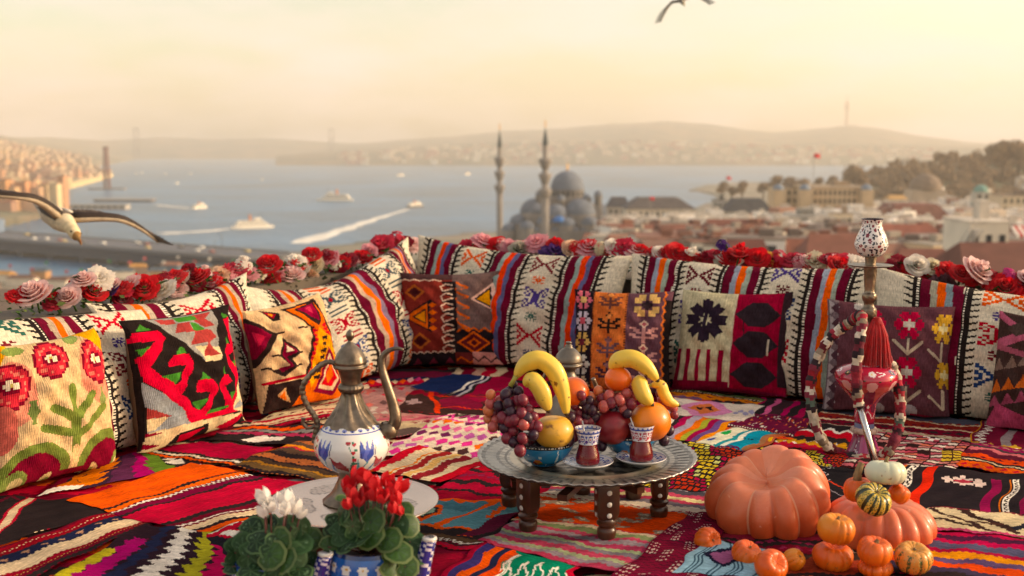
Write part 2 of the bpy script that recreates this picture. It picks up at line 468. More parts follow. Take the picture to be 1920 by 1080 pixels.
hills('hills', 'nearer low ridge of the far shore with scattered houses', [(520, 292), (660, 284), (760, 276), (840, 272), (930, 268), (1050, 266), (1200, 262), (1320, 268), (1450, 272), (1600, 270), (1750, 274), (2300, 280)], [(520, 305), (2300, 310)], 4300, 5000, seed=4, back=.6)
# right hand wooded headland
WPROF = [(1540, 346), (1570, 340), (1600, 330), (1640, 318), (1700, 305), (1760, 297), (1830, 290), (1880, 284), (1920, 282), (2100, 268), (2400, 262)]
hills('headland', 'wooded headland rising at the right edge of the town', WPROF, [(1540, 346), (2400, 350)], 760, 1020, seed=5, m='slope')

def leaf_clump(mb, c, r, n, size, rg):
    """many small leaf faces through an uneven crown volume"""
    for _ in range(n):
        d = Vector((rg.gauss(0, 1), rg.gauss(0, 1), rg.gauss(0, 1))).normalized()
        q = Vector(c) + Vector((d.x * r[0], d.y * r[1], d.z * r[2])) * rg.uniform(.55, 1.05)
        a = Vector((rg.gauss(0, 1), rg.gauss(0, 1), rg.gauss(0, 1))).normalized(); b = d.cross(a).normalized(); a = b.cross(d).normalized()
        s = size * rg.uniform(.6, 1.3); tw = d * s * rg.uniform(-.4, .4)
        mb.add([q - a * s - b * s * .6, q + a * s - b * s * .6 + tw, q + a * s * .8 + b * s * .6, q - a * s * .7 + b * s * .6 + tw], [(0, 1, 2, 3)], None, False)
rg = random.Random(3)
wood = MB()
for k in range(400):
    px = rg.uniform(1600, 2050); t = rg.uniform(.25, 1.0)
    D = 760 + 260 * t
    zr = H + (275 - np.interp(px, [p[0] for p in WPROF], [p[1] for p in WPROF])) / F * 1020
    z = SEA + (zr - SEA) * t ** .7
    r = rg.uniform(4, 7)
    leaf_clump(wood, ((px - 960) / F * D, D, z + r * .3), (r, r, r * .8), 46, r * .26, rg)
tag(wood.build('woodland', M['leaf_far']), 'dark wood covering the right hand headland', 'woodland', kind='stuff')

def tree_proto(name, seed, r=5., hgt=9.):
    rg = random.Random(seed); t = empty(name)
    mb = MB(); mb.tube([(0, 0, 0), (.2, .1, hgt * .35), (.1, 0, hgt * .7)], [.45, .32, .12], 7)
    for a in range(4):
        an = a * 1.6 + seed; mb.tube([(.15, 0, hgt * .35), (math.cos(an) * r * .5, math.sin(an) * r * .5, hgt * .62)], [.2, .07], 5)
    mb.build('trunk', M['bark'], t)
    mb = MB()
    for k in range(9):
        an = rg.uniform(0, 6.28); q = rg.uniform(0, .6) * r
        leaf_clump(mb, (math.cos(an) * q, math.sin(an) * q, hgt * rg.uniform(.55, .95)), (r * .5, r * .5, r * .4), 60, r * .12, rg)
    mb.build('crown', M['leaf_far'], t)
    return t
TREES = [tree_proto('broadleaf_tree', 1), tree_proto('broadleaf_tree', 2, 4.2, 11)]
tree_used = [False, False]
def place_tree(k, loc, s, label, group=None):
    o = TREES[k] if not tree_used[k] else copy_tree(TREES[k])
    tree_used[k] = True
    o.location = loc; o.scale = (s,) * 3; o.rotation_euler = (0, 0, rnd.uniform(0, 6))
    tag(o, label, 'tree', group or 'round trees around the old town')
    return o

# ================================================================== buildings
M['glassdark'] = mat('window_glass', '2c3238', rough=.2, var=.1)
WALLM = {}
def wallm(c):
    if c not in WALLM: WALLM[c] = mat('plaster_' + c, c, rough=.85, var=.13, scale=.25)
    return WALLM[c]
ROOFM = {}
def roofm(c):
    if c not in ROOFM: ROOFM[c] = mat('roofing_' + c, c, rough=.85, var=.2, scale=.6, bump=.4, bscale=4, bdist=.05)
    return ROOFM[c]
WIN = MB().box((0, 0, 0), (1, .12, 1)).mesh('window'); WIN.materials.append(M['glassdark'])

def building(px0, px1, ytop, D, wall, roof, label, name='town_house', rt='flat', rh=None, depth=None, yaw=0., win=None, group=None, base=None, cat='building', near=True):
    """a building whose front stands at distance D; win = (columns, rows)"""
    p0, p1 = P(px0, ytop, D), P(px1, ytop, D)
    w = p1.x - p0.x; c = (p0 + p1) / 2; top = p0.z
    dp = depth or w * rnd.uniform(.7, 1.0)
    bz = base if base is not None else float(land_z(np.array(c.x), np.array(D))) - 2
    bz = min(bz, top - 4)
    o = empty(name, (c.x, D + dp / 2, bz), yaw, label, cat, group)
    hgt = top - bz
    r_h = (rh if rh is not None else (min(w, dp) * .28 if rt != 'flat' else .5))
    wh = hgt - r_h if rt == 'gable' or rt == 'hip' else hgt
    mb = MB().box((0, 0, wh / 2), (w, dp, wh)); mb.build('wall', wallm(wall), o)
    rb = MB()
    if rt == 'gable': rb.gable((0, 0, wh), w, dp, r_h, over=w * .04)
    elif rt == 'flat': rb.box((0, 0, wh + .15), (w * 1.02, dp * 1.02, .3)); rb.box((w * .2, dp * .1, wh + 1.2), (w * .25, dp * .25, 2.0))
    elif rt == 'hip':
        rb.box((0, 0, wh + r_h / 2), (w * 1.06, dp * 1.06, r_h), taper=.55)
    elif rt == 'dome':
        rb.lathe([(w * .48 * math.cos(a), wh + w * .48 * math.sin(a)) for a in np.linspace(0, math.pi / 2 - .01, 8)], 20)
    rb.build('roof', roofm(roof), o)
    if win:
        nc, nr = win
        for i in range(nc):
            for j in range(nr):
                q = link('window', WIN, o)
                q.location = (-w / 2 + w * (i + .5) / nc, -dp / 2 - .03, wh - (j + .6) * min(3.4, wh / nr))
                q.scale = (w / nc * .42, 1, min(3.4, wh / nr) * .55)
    return o

WALLS = ['ece4d6', 'e2d6c2', 'dcd2c4', 'eae2d8', 'd8ccbc', 'dcc4a0', 'd2c4b0', 'efeae0']
ROOFS = ['84594a', '8e6350', '75564a', '7a6c62', '958a7e', 'a89c8c']
B = building
B(1364, 1450, 373, 430, 'd8d2c4', '4a4a4c', 'white block with dark mansard roof in the middle of the town', rt='hip', rh=5, win=(9, 4))
B(1338, 1362, 376, 470, 'a8a49c', '5a5654', 'narrow grey building left of the white block', win=(3, 4))
B(1516, 1634, 352, 460, 'c6ae8c', 'a08c74', 'long tan palace-like hall with arched windows and corner domes', name='public_hall', win=(13, 3), depth=30)
B(1452, 1508, 352, 480, 'c4ac8a', '8a7a68', 'tan wing left of the palace-like hall', win=(5, 4))
for px, lab in ((1462, 'blue grey dome on the far left tower of the tan hall'), (1512, 'blue grey dome on the left corner tower of the tan hall'), (1628, 'blue grey dome on the right corner tower of the tan hall')):
    o = building(px - 11, px + 11, 356, 455, 'c0aa8a', '74808e', lab, name='corner_tower', rt='dome', depth=5, cat='tower')
B(1545, 1652, 398, 400, 'e2dcd0', 'd6cfc4', 'flat white roof in front of the tan hall', rt='flat', win=(8, 2))
B(1452, 1560, 408, 330, 'aaa69c', '8e8a82', 'long grey office block below the tan hall', win=(12, 3), depth=18)
B(1562, 1600, 402, 320, 'd8c8ac', '9a8a78', 'small cream house beside the long grey block', win=(3, 3))
B(1660, 1795, 384, 400, 'b49a84', '7a5044', 'wide house with brick red hipped roof right of the tan hall', rt='hip', rh=7, win=(10, 2))
B(1712, 1775, 356, 620, 'b0a08c', '7c6c5c', 'brown domed hall behind the brick red roof', rt='dome', cat='building')
B(1668, 1702, 366, 520, 'd8cfbe', 'b8925c', 'cream house with an orange roof', rt='gable', win=(4, 2))
B(1830, 1858, 360, 520, 'aaa89e', '6c948a', 'tower with a green dome at the right of the town', rt='dome', win=(2, 3), cat='tower')
B(1880, 1950, 368, 480, 'c8b89c', '7a6a5c', 'pale apartment block at the right edge below the wood', win=(6, 3))
B(1320, 1466, 414, 250, 'd8cfc0', '784a3e', 'white house with dark red roof in front of the white block', rt='gable', rh=5, win=(7, 2))
B(1150, 1330, 425, 240, 'b8a898', '8a5a4a', 'broad red tiled roof right of the mosque', rt='gable', rh=6, win=(9, 2))
B(1088, 1180, 440, 230, 'a89a8c', '8e5c4a', 'low red roof below the mosque', rt='gable', rh=4)
B(1176, 1302, 372, 430, 'd4c8b4', '5c5654', 'pale waterside block with dark roof right of the mosque', rt='hip', rh=4, win=(12, 3), depth=20)
B(1140, 1182, 370, 470, 'b8ac9c', '565458', 'grey building with dark roof next to the mosque turret', rt='hip', rh=4, win=(4, 3))
B(1466, 1540, 450, 170, 'c8b8a8', '855446', 'red roofed house with pale gable below the grey block', rt='gable', rh=4, win=(3, 1))
B(1515, 1660, 442, 150, 'b8a894', '805244', 'long dull red roof behind the flowers', rt='gable', rh=3.5)
B(1640, 1790, 425, 190, 'cabba2', '8a5242', 'rust coloured roof right of the water pipe bowl', rt='gable', rh=4, win=(6, 1))
B(1818, 1893, 420, 115, 'e0d6c4', 'cfc4b4', 'white rooftop house with a dark window near the right edge', rt='flat', win=(3, 1), depth=7)
B(1815, 2010, 462, 85, 'a88a74', '6c4438', 'large rust red roof at the right edge behind the flowers', rt='gable', rh=2.2)
B(1690, 1800, 470, 95, 'b09a84', '7a4e42', 'dark red roof left of the outside staircase', rt='gable', rh=2.0)
B(1360, 1450, 452, 140, 'a4988c', '6c4038', 'shadowed red roof behind the red roses', rt='gable', rh=2.6)
# striped awning beside the white rooftop house
aw = MB()
pa, pb = P(1894, 424, 112), P(1950, 420, 112)
for k in range(9):
    t0, t1 = k / 9, (k + 1) / 9
    a0, a1 = pa.lerp(pb, t0), pa.lerp(pb, t1)
    c = 'c04038' if k % 2 else 'e6dccc'
    aw.add([a0, a1, a1 + Vector((0, -1.6, -.8)), a0 + Vector((0, -1.6, -.8))], [(0, 1, 2, 3)], c, False)
    aw.add([a0 + Vector((0, -1.6, -.8)), a1 + Vector((0, -1.6, -.8)), a1 + Vector((0, -1.6, -1.1)), a0 + Vector((0, -1.6, -1.1))], [(0, 1, 2, 3)], c, False)
M['attr'] = mat('painted', rough=.7, attr=True, var=.06)
tag(aw.build('awning', M['attr']), 'red and white striped awning beside the white rooftop house', 'awning')
# outside stair
st = empty('stairway', P(1800, 500, 92), 0, 'grey metal stairway climbing the roof at the right', 'stairs')
s0 = P(1790, 500, 92); s1 = P(1832, 432, 92)
M['steel'] = mat('grey_steel', '8d8a86', rough=.5, metal=.6)
for k in range(14):
    q = s0.lerp(s1, k / 13) - s0 + (s0 - P(1800, 500, 92))
    MB().box(q, (.7, 1.0, .06)).build('step', M['steel'], st)
for dy in (-.5, .5):
    MB().tube([s0 - P(1800, 500, 92) + Vector((0, dy, .1)), s1 - P(1800, 500, 92) + Vector((0, dy, .1))], .06, 6).build('stringer', M['steel'], st)
    MB().tube([s0 - P(1800, 500, 92) + Vector((0, dy, 1.0)), s1 - P(1800, 500, 92) + Vector((0, dy, 1.0))], .03, 6).build('handrail', M['steel'], st)

# small houses that fill the town, too alike to tell apart
def top_limit(px): return np.interp(px, [560, 900, 1130, 1300, 1340, 1450, 1640, 1800, 2000], [470, 452, 400, 396, 384, 386, 380, 366, 360])
hp = {}
def small_house(x, y, zb, w, dp, hh, wc, rc, rt, label, group, name='small_house', win=None):
    key = (wc, rc, rt)
    if key not in hp:
        mb = MB().box((0, 0, .5), (1, 1, 1)); wm = mb.mesh('wall'); wm.materials.append(wallm(wc))
        rb = MB()
        if rt == 'gable': rb.gable((0, 0, 0), 1, 1, 1, over=.04)
        else: rb.box((0, 0, .06), (1.04, 1.04, .12)); rb.box((.2, .1, .4), (.25, .25, .6))
        rm = rb.mesh('roof'); rm.materials.append(roofm(rc))
        hp[key] = (wm, rm)
    o = empty(name, (x, y, zb), rnd.uniform(-.5, .5), label, 'house', group)
    r_h = min(w, dp) * .26 if rt == 'gable' else 2.0
    q = link('wall', hp[key][0], o); q.scale = (w, dp, hh - (r_h if rt == 'gable' else 0))
    q = link('roof', hp[key][1], o); q.location = (0, 0, hh - (r_h if rt == 'gable' else 0)); q.scale = (w, dp, r_h)
    if win:
        top = hh - (r_h if rt == 'gable' else 0)
        for i in range(win[0]):
            for j in range(win[1]):
                k = link('window', WIN, o); k.location = (-w / 2 + w * (i + .5) / win[0], -dp / 2 - .03, top - 1.6 - 3 * j); k.scale = (w / win[0] * .45, 1, 1.6)
    return o
rg = random.Random(21)
n = 0
while n < 270:
    px = rg.uniform(1130, 1990); D = rg.uniform(170, 720)
    if px < 1330 and D > 400: continue
    x = (px - 960) / F * D
    zb = float(land_z(np.array(x), np.array(D))) - 1
    yt = max(top_limit(px), np.interp(D, [170, 260, 400, 720], [446, 420, 388, 358])) + rg.uniform(0, 18)
    zt = P(px, yt, D).z
    if not 3.5 < zt - zb < 26: continue
    small_house(x, D, zb, rg.uniform(5, 10), rg.uniform(5, 9), zt - zb, rg.choice(WALLS), rg.choice(ROOFS), rg.choice(['gable', 'flat', 'flat']),
                'small pale house among the crowded roofs of the right hand old town', 'crowded houses of the old town', win=(rg.choice([2, 3, 4]), 2) if D < 480 else None)
    n += 1
for k in range(34):
    px = rg.uniform(1600, 1960); t = rg.uniform(.04, .5); D = 760 + 260 * t - 6
    zr = H + (275 - np.interp(px, [p[0] for p in WPROF], [p[1] for p in WPROF])) / F * 1020
    small_house((px - 960) / F * D, D, SEA + (zr - SEA) * t ** .7 - 2, rg.uniform(7, 13), 8, rg.uniform(8, 13), rg.choice(WALLS), rg.choice(ROOFS), rg.choice(['gable', 'flat']), 'pale house on the lower slope of the wooded headland', 'houses below the wood', name='hill_house')
mb = MB()
for k in range(620):
    px = rg.uniform(1135, 1990); D = rg.uniform(260, 740)
    if px < 1330 and D > 430: continue
    x = (px - 960) / F * D; yt = max(top_limit(px), np.interp(D, [260, 400, 720], [418, 386, 356])) + rg.uniform(2, 24)
    zt = P(px, yt, D).z; zb = float(land_z(np.array(x), np.array(D)))
    if zt - zb < 3: continue
    w = rg.uniform(3.5, 8); c = rg.choice(['efe8dc', 'e2d8ca', 'd8d0c6', 'f0eae0', 'dccab4', 'ccc2b6', 'a07866', 'c8c4be'])
    mb.box((x, D, (zt + zb) / 2), (w, w * .8, zt - zb), c, rg.uniform(-.5, .5)); mb.box((x + w * .1, D, zt + .5), (w * .4, w * .3, 1.2), 'c0b6a8', 0)
tag(mb.build('packed_houses', mat('painted_town', rough=.85, attr=True, var=.12, scale=.3)), 'mass of small pale houses packed between the larger town buildings', 'town', kind='stuff')
# left shore: the tall sunlit blocks by the water, then the packed slope
LB = [(-12, 10, 338, 1180, 'c9925a'), (14, 27, 352, 1160, 'd6aa78'), (26, 47, 341, 1190, 'c98f60'), (49, 60, 342, 1210, 'b98a66'), (60, 71, 352, 1180, 'caa27c'), (72, 88, 345, 1200, 'd8b888'), (90, 106, 345, 1170, 'e2c494'), (107, 118, 330, 1220, 'c2906a')]
names = ['broad ochre block cut by the left edge', 'pale ochre block second from the left edge', 'tall brown apartment block on the left shore', 'thin dark apartment block on the left shore', 'low tan block between the apartment towers', 'cream block left of the brightest tower', 'bright cream tower on the left shore', 'tall narrow brown block at the end of the left row']
for (a, b, y, D, c), lab in zip(LB, names):
    B(a, b, y, D, c, '8a6a54', lab, name='apartment_block', rt='flat', base=-69, win=(4, 7), depth=14)
n = 0
while n < 150:
    px = rg.uniform(-60, 235); D = rg.choice([rg.uniform(1150, 1800), rg.uniform(1500, 2700), rg.uniform(1700, 3600)])
    x = (px - 960) / F * D
    if not inpoly(np.array([x]), np.array([D]), left_poly)[0]: continue
    if px > np.interp(D, [1150, 1500, 1700, 2600, 3600], [100, 120, 150, 170, 200]): continue
    zb = float(slope_z(np.array(x), np.array(D))) - 2
    small_house(x, D, zb, rg.uniform(9, 21), rg.uniform(9, 16), rg.uniform(8, 18), rg.choice(['d8b888', 'c99a68', 'b88a66', 'dcc8a4', 'a8826a', 'c8a888']), rg.choice(['9a5a44', '8a6a58', '7a6052']), rg.choice(['flat', 'flat', 'gable']),
                'small sunlit house packed on the hazy slope of the left shore', 'houses on the left shore slope', name='hillside_house')
    n += 1
mb = MB()
for k in range(620):
    px = rg.uniform(-420, 245) if k > 220 else rg.uniform(-60, 245); D = rg.uniform(1900, 4200) if px > -60 else rg.uniform(1150, 3800); x = (px - 960) / F * D
    if not inpoly(np.array([x]), np.array([D]), left_poly)[0]: continue
    w = rg.uniform(10, 24); mb.box((x, D, float(slope_z(np.array(x), np.array(D))) + 4), (w, w * .8, rg.uniform(10, 18)), rg.choice(['d0b898', 'b89a7c', 'c8aa88', 'a88a72']))
tag(mb.build('hillside_town', mat('painted_far', rough=.8, attr=True, var=.06)), 'farther houses of the left shore slope merging in the haze', 'town', kind='stuff')
# bright quay and long ferry terminals
tag(MB().prism([tuple(G(px, py, -66))[:2] for px, py in ((122, 352), (128, 342), (205, 326), (212, 329))], SEA - 1, -62).build('quay', wallm('e2c890')), 'long cream quay reaching out from the left shore', 'quay')
def lowhall(px0, px1, ytop, ybot, D, wall, roof, label):
    p0, p1 = P(px0, ytop, D), P(px1, ybot, D)
    o = empty('ferry_terminal', ((p0.x + p1.x) / 2, D, SEA), 0, label, 'terminal')
    w = p1.x - p0.x; hh = p0.z - SEA
    MB().box((0, 0, hh * .45), (w, 18, hh * .9)).build('wall', wallm(wall), o)
    MB().box((0, 0, hh * .95), (w * 1.04, 22, hh * .1)).build('roof', roofm(roof), o)
    for k in range(9):
        q = link('window', WIN, o); q.location = (-w / 2 + w * (k + .5) / 9, -9.05, hh * .5); q.scale = (w / 9 * .6, 1, hh * .3)
    return o
lowhall(128, 240, 383, 394, 1300, 'b8b0a6', '9c9890', 'long pale ferry terminal at the left waterside')
lowhall(180, 288, 373, 382, 1480, '6c6460', 'b8b0a8', 'long low pier hall with a light flat roof')
# ================================================================== hazy far landmarks
def tower_mesh(mb, prof, c=(0, 0, 0), n=12): mb.lathe(prof, n, c)
p = P(1587, 238, 7000)
o = empty('broadcast_tower', p - Vector((0, 0, 12)), 0, 'tall slim broadcasting tower on the hazy hill', 'tower')
MB().lathe([(17, 0), (10, 20), (8, 90), (9, 110), (14, 118), (15, 150), (9, 158), (5, 165)], 14).build('shaft', wallm('b89a80'), o)
MB().lathe([(4, 160), (3, 185), (1, 205), (.2, 212)], 8).build('mast', wallm('a8806a'), o)
for px, yt in ((257, 240), (622, 241)):
    o = empty('bridge_tower', (P(px, 300, 6300).x, 6300, SEA), 0, 'faint steel tower of the far suspension bridge, %s one' % ('left' if px < 400 else 'right'), 'bridge tower', 'towers of the far suspension bridge')
    hh = P(px, yt, 6300).z - SEA
    for s in (-1, 1): MB().box((s * 11, 0, hh / 2), (7, 7, hh), taper=.7).build('leg', wallm('7f7670'), o)
    for q in (.35, .65, .97): MB().box((0, 0, hh * q), (26, 5, 8)).build('crossbeam', wallm('7f7670'), o)
o = empty('harbour_mast', (P(200, 328, 1900).x, 1900, SEA), 0, 'dark red lattice harbour tower at the end of the cream quay', 'tower')
hh = P(200, 273, 1900).z - SEA
for sx in (-1, 1):
    for sy in (-1, 1): MB().tube([(sx * 4, sy * 4, 0), (sx * 2.2, sy * 2.2, hh * .93)], [1.1, .8], 6).build('leg', wallm('7a3c34'), o)
for k in range(9):
    z0, z1 = hh * .1 * k, hh * .1 * (k + 1); a = 4 - 1.8 * k / 10
    b = MB()
    for s in (-1, 1): b.tube([(-a * s, -a, z0), (a * s, -a, z1)], .45, 4); b.tube([(a, -a * s, z0), (a, a * s, z1)], .45, 4)
    b.build('brace', wallm('7a3c34'), o)
MB().box((0, 0, hh * .95), (7, 7, hh * .05)).build('cabin', wallm('6a3832'), o)
MB().box((0, 0, 1), (60, 16, 3)).build('breakwater', wallm('8a8078'), o)
# houses on the far shore read as one speckled mass
rg = random.Random(8); mb = MB()
for k in range(330):
    px = rg.uniform(640, 1750); D = rg.uniform(4330, 4900)
    t = (D - 4300) / 700; yr = np.interp(px, [520, 760, 930, 1200, 1450, 2300], [292, 276, 268, 262, 272, 280])
    z = SEA + (H + (275 - yr) / F * 5000 - SEA) * max(t, .02) ** .7
    s = rg.uniform(8, 22); mb.box(((px - 960) / F * D, D - 5, z + s * .2), (s * 1.3, s, s), rg.choice(['e6dcc8', 'cbb59a', 'b8907a', 'd8c8b0']))
tag(mb.build('far_town', M['attr']), 'pale specks of houses along the far hazy shore', 'town', kind='stuff')

# ================================================================== the mosque
M['stone'] = mat('grey_stone', '8c857e', rough=.85, var=.14, scale=.3)
M['lead'] = mat('lead_roof', '6b727d', rough=.8, var=.2, scale=.4)
M['gold'] = mat('gilt', 'd8a030', rough=.3, metal=.9)
M['blue'] = mat('blue_sheet', '2f6fb4', rough=.6)
KM = 500 / F
mo = P(1065, 455, 500)
base_z = -62.0
mos = empty('mosque', (mo.x, 500, base_z), 0, 'grey domed mosque in front of the water, half-domes stepping up to one large dome', 'mosque')
def mp_(px, py, dy=0): q = P(px, py, 500 + dy); return Vector((q.x - mo.x, dy, q.z - base_z))
def dome(mb, c, r, h=1.0, n=24, a0=0, a1=2 * math.pi):
    mb.lathe([(r * math.cos(a), h * r * math.sin(a)) for a in np.linspace(0, math.pi / 2 - .001, 10)], n, c, a0=a0, a1=a1)
zb = mp_(1065, 430).z
q = MB(); q.box((0, 6, mp_(1065, 418).z / 2), (46, 36, mp_(1065, 418).z)); q.box((0, 6, mp_(1065, 402).z / 2), (37, 33, mp_(1065, 402).z)); q.box((0, 6, mp_(1065, 385).z / 2), (28, 27, mp_(1065, 385).z)); q.box((1, 6, mp_(1065, 370).z / 2), (18, 18, mp_(1065, 370).z))
q.build('walls', M['stone'], mos)
dc = mp_(1065, 357)
q = MB(); q.lathe([(7.4, -3.6), (7.4, 0), (7.7, .3)], 32, (dc.x, 6, dc.z)); dr = q.build('drum', M['stone'], mos)
for k in range(20):
    a = 2 * math.pi * k / 20; w = link('window', WIN, dr); w.location = (dc.x + 7.42 * math.cos(a), 6 + 7.42 * math.sin(a), dc.z - 1.7); w.rotation_euler = (0, 0, a + math.pi / 2); w.scale = (1.1, 1, 2.2)
q = MB(); dome(q, (dc.x, 6, dc.z), 7.6, 1.12, 36); dm = q.build('dome', M['lead'], mos)
MB().lathe([(.5, 0), (.25, .8), (.55, 1.4), (.2, 2.0), (.4, 2.6), (.1, 3.2), (.02, 4.4)], 10, (dc.x, 6, dc.z + 7.9)).build('finial', M['gold'], dm)
for px, py, r, dy in ((1086, 400, 7.0, -6), (1003, 398, 6.6, -2), (1126, 404, 5.4, 2), (1042, 402, 5.2, -9), (974, 418, 4.6, -4), (1148, 420, 4.4, -2), (1060, 420, 4.2, -12), (955, 430, 3.4, -8), (988, 424, 3.4, -14), (1020, 416, 3.6, -12), (1102, 418, 4.0, -12), (1170, 430, 3.2, -8), (1128, 430, 3.4, -14)):
    c = mp_(px, py); q = MB(); dome(q, (c.x, dy, c.z), r, .95, 26); q.build('half_dome', M['lead'] if px != 1003 else M['lead'], mos)
    q = MB(); q.lathe([(r * 1.02, -5), (r * 1.02, .1)], 26, (c.x, dy, c.z)); q.build('drum', M['stone'], mos)
for px, py in ((1011, 368), (1051, 376), (1120, 368), (1098, 374)):
    c = mp_(px, py); q = MB(); q.lathe([(1.7, -9), (1.7, 0), (1.9, .2), (1.9, .6)], 10, (c.x, -5, c.z)); tw = q.build('turret', M['stone'], mos)
    q = MB(); dome(q, (c.x, -5, c.z + .6), 1.8, 1.2, 12); q.build('turret_cap', M['lead'], tw)
c = mp_(1045, 412); q = MB(); dome(q, (c.x, -13, c.z), 3.0, .9, 20); q.build('small_dome', M['blue'], mos)
q = MB()
for px in range(985, 1160, 18):
    c = mp_(px, 428); dome(q2 := MB(), (c.x, -14, c.z), 2.0, .8, 14); q2.build('portico_dome', M['lead'], mos)
MB().box((mp_(1065, 430).x, -14, mp_(1065, 428).z / 2), (44, 5, mp_(1065, 428).z)).build('portico', M['stone'], mos)
def minaret(px, D, ytip, ycone, balc, r, label):
    o = empty('minaret', (P(px, 400, D).x, D, base_z - 3), 0, label, 'minaret', 'minarets of the mosque')
    zz = lambda y: P(px, y, D).z - (base_z - 3)
    MB().lathe([(r * 1.35, 0), (r * 1.35, 12), (r, 16), (r, zz(balc[2])), (r * .9, zz(balc[2]) + .1), (r * .88, zz(balc[1])), (r * .8, zz(balc[1]) + .1), (r * .78, zz(balc[0])), (r * .66, zz(balc[0]) + .1), (r * .64, zz(ycone))], 16).build('shaft', M['stone'], o)
    for y in balc:
        MB().lathe([(r * .9, -3.0), (r * 1.25, -1.6), (r * 1.65, 0), (r * 1.68, 1.3), (r * 1.5, 1.3), (r * 1.5, .1), (r * .7, .1)], 18, (0, 0, zz(y))).build('balcony', M['stone'], o)
    cn = MB().lathe([(r * .82, 0), (r * .6, (zz(ytip) - zz(ycone)) * .3), (.05, zz(ytip) - zz(ycone))], 14, (0, 0, zz(ycone))).build('spire', mat('dark_lead', '3f4a4c', rough=.6), o)
    MB().lathe([(.2, 0), (.35, .5), (.1, 1), (.3, 1.5), (.02, 3.2)], 8, (0, 0, zz(ytip) - .3)).build('finial', M['gold'], cn)
minaret(1022, 470, 237, 272, (303, 331, 360), 1.6, 'nearer minaret, right of the pair, three balconies and dark pointed cap')
minaret(937, 530, 242, 276, (300, 326, 352), 1.45, 'farther minaret, left of the pair, standing over the water')
# trees and dark park at the mosque's foot
rg = random.Random(4)
for k in range(12):
    px = 1062 + k * 8 + rg.uniform(-3, 3); D = 440 + rg.uniform(-10, 10)
    place_tree(k % 2, (P(px, 440, D).x, D, -64), rg.uniform(.9, 1.3) * 1.25, 'dark green tree in the row at the right foot of the mosque', 'trees at the foot of the mosque')
for k in range(16):
    px = 560 + k * 27 + rg.uniform(-10, 10); D = rg.uniform(560, 640) - k * 6
    place_tree(k % 2, (P(px, 460, D).x, D, -67), rg.uniform(.5, .9), 'small dusky tree along the near waterfront left of the mosque', 'waterfront trees')
for px, py, D, s in ((1356, 350, 900, 1.5), (1372, 352, 905, 1.3), (1392, 350, 900, 1.6), (1432, 345, 950, 1.5), (1455, 340, 960, 1.8), (1480, 342, 960, 1.7), (1505, 338, 980, 1.8), (1535, 342, 940, 1.5), (1560, 340, 930, 1.6)):
    q = P(px, py, D); place_tree(rg.randint(0, 1), (q.x, D, q.z - 8 * s), s * .95, 'dusky round tree in the row on the point beyond the town', 'trees on the point')
for px, py, s, lab in ((1882, 266, 3.0, 'large tree standing out on the skyline of the headland'), (1912, 270, 2.6, 'second skyline tree, cut by the right edge'), (1602, 312, 2.6, 'big tree at the left end of the wooded headland')):
    q = P(px, py, 900); place_tree(0, (q.x, 900, q.z - 9 * s), s * 1.0, lab)
# flags
def flag(px, py, D, w, hp_, label):
    q = P(px, py, D); o = empty('flag', (q.x, D, q.z - hp_), 0, label, 'flag')
    MB().tube([(0, 0, 0), (0, 0, hp_ + w * .4)], .05 * w, 6).build('pole', M['steel'], o)
    pos = np.zeros((5, 13, 3))
    for i in range(5):
        for j in range(13): pos[i, j] = (w * j / 12, .12 * w * math.sin(j * .7), hp_ - w * .3 + w * .66 * i / 4 - .15 * w * (j / 12) ** 2)
    cv = Cv(12, 4, 'd8202c'); sheet('banner', pos, cv.a, M['attr'], o)
flag(1526, 292, 420, 2.4, 22, 'red flag flying above the roofs in front of the far hills')
flag(1362, 334, 700, 3.0, 18, 'small red flag above the trees on the point')
flag(1218, 372, 430, 1.8, 10, 'small red flag on the pale waterside block')

# ================================================================== bridge on the left
M['asph'] = mat('bridge_deck', '5a5d66', rough=.8, var=.15, scale=.05)
M['bside'] = mat('bridge_side', '353d4a', rough=.8, var=.2, scale=.05)
A_, B_ = G(-190, 428, -60), G(500, 482, -60)
br = empty('bridge', (A_ + B_) / 2, math.atan2(B_.y - A_.y, B_.x - A_.x), 'wide low road bridge crossing the inlet at the left', 'bridge')
L_ = (B_ - A_).length
MB().box((0, 0, 0), (L_, 38, 1.6)).build('deck', M['asph'], br)
MB().box((0, 18.5, 1.2), (L_, .5, 1.0)).build('railing', M['steel'], br); MB().box((0, -18.5, 1.2), (L_, .5, 1.0)).build('railing', M['steel'], br)
MB().box((0, 0, -4.2), (L_ * .97, 34, 5.6)).build('lower_gallery', M['bside'], br)
for k in range(12): MB().box((-L_ / 2 + L_ * (k + .5) / 12, 0, -8.6), (6, 30, 4)).build('pier', M['bside'], br)
for k in range(12):
    MB().tube([(-L_ / 2 + L_ * (k + .3) / 12, (-1) ** k * 17, 0), (-L_ / 2 + L_ * (k + .3) / 12, (-1) ** k * 17, 9), (-L_ / 2 + L_ * (k + .3) / 12, (-1) ** k * 14, 9.6)], .16, 5).build('lamp_post', M['steel'], br)
for s in (-1, 1):
    for t in (-.27, -.23): MB().box((L_ * t, s * 16, 4), (7, 5, 12)).build('bascule_tower', wallm('7a8ea6'), br)
CARM = [mat('car_paint', c, rough=.3, coat=.5, var=.05) for c in ('d8d4cc', '8a2a24', 'c8b070', '30343c', 'e6e2da')]
ux = (B_ - A_).normalized(); uy = Vector((-ux.y, ux.x, 0))
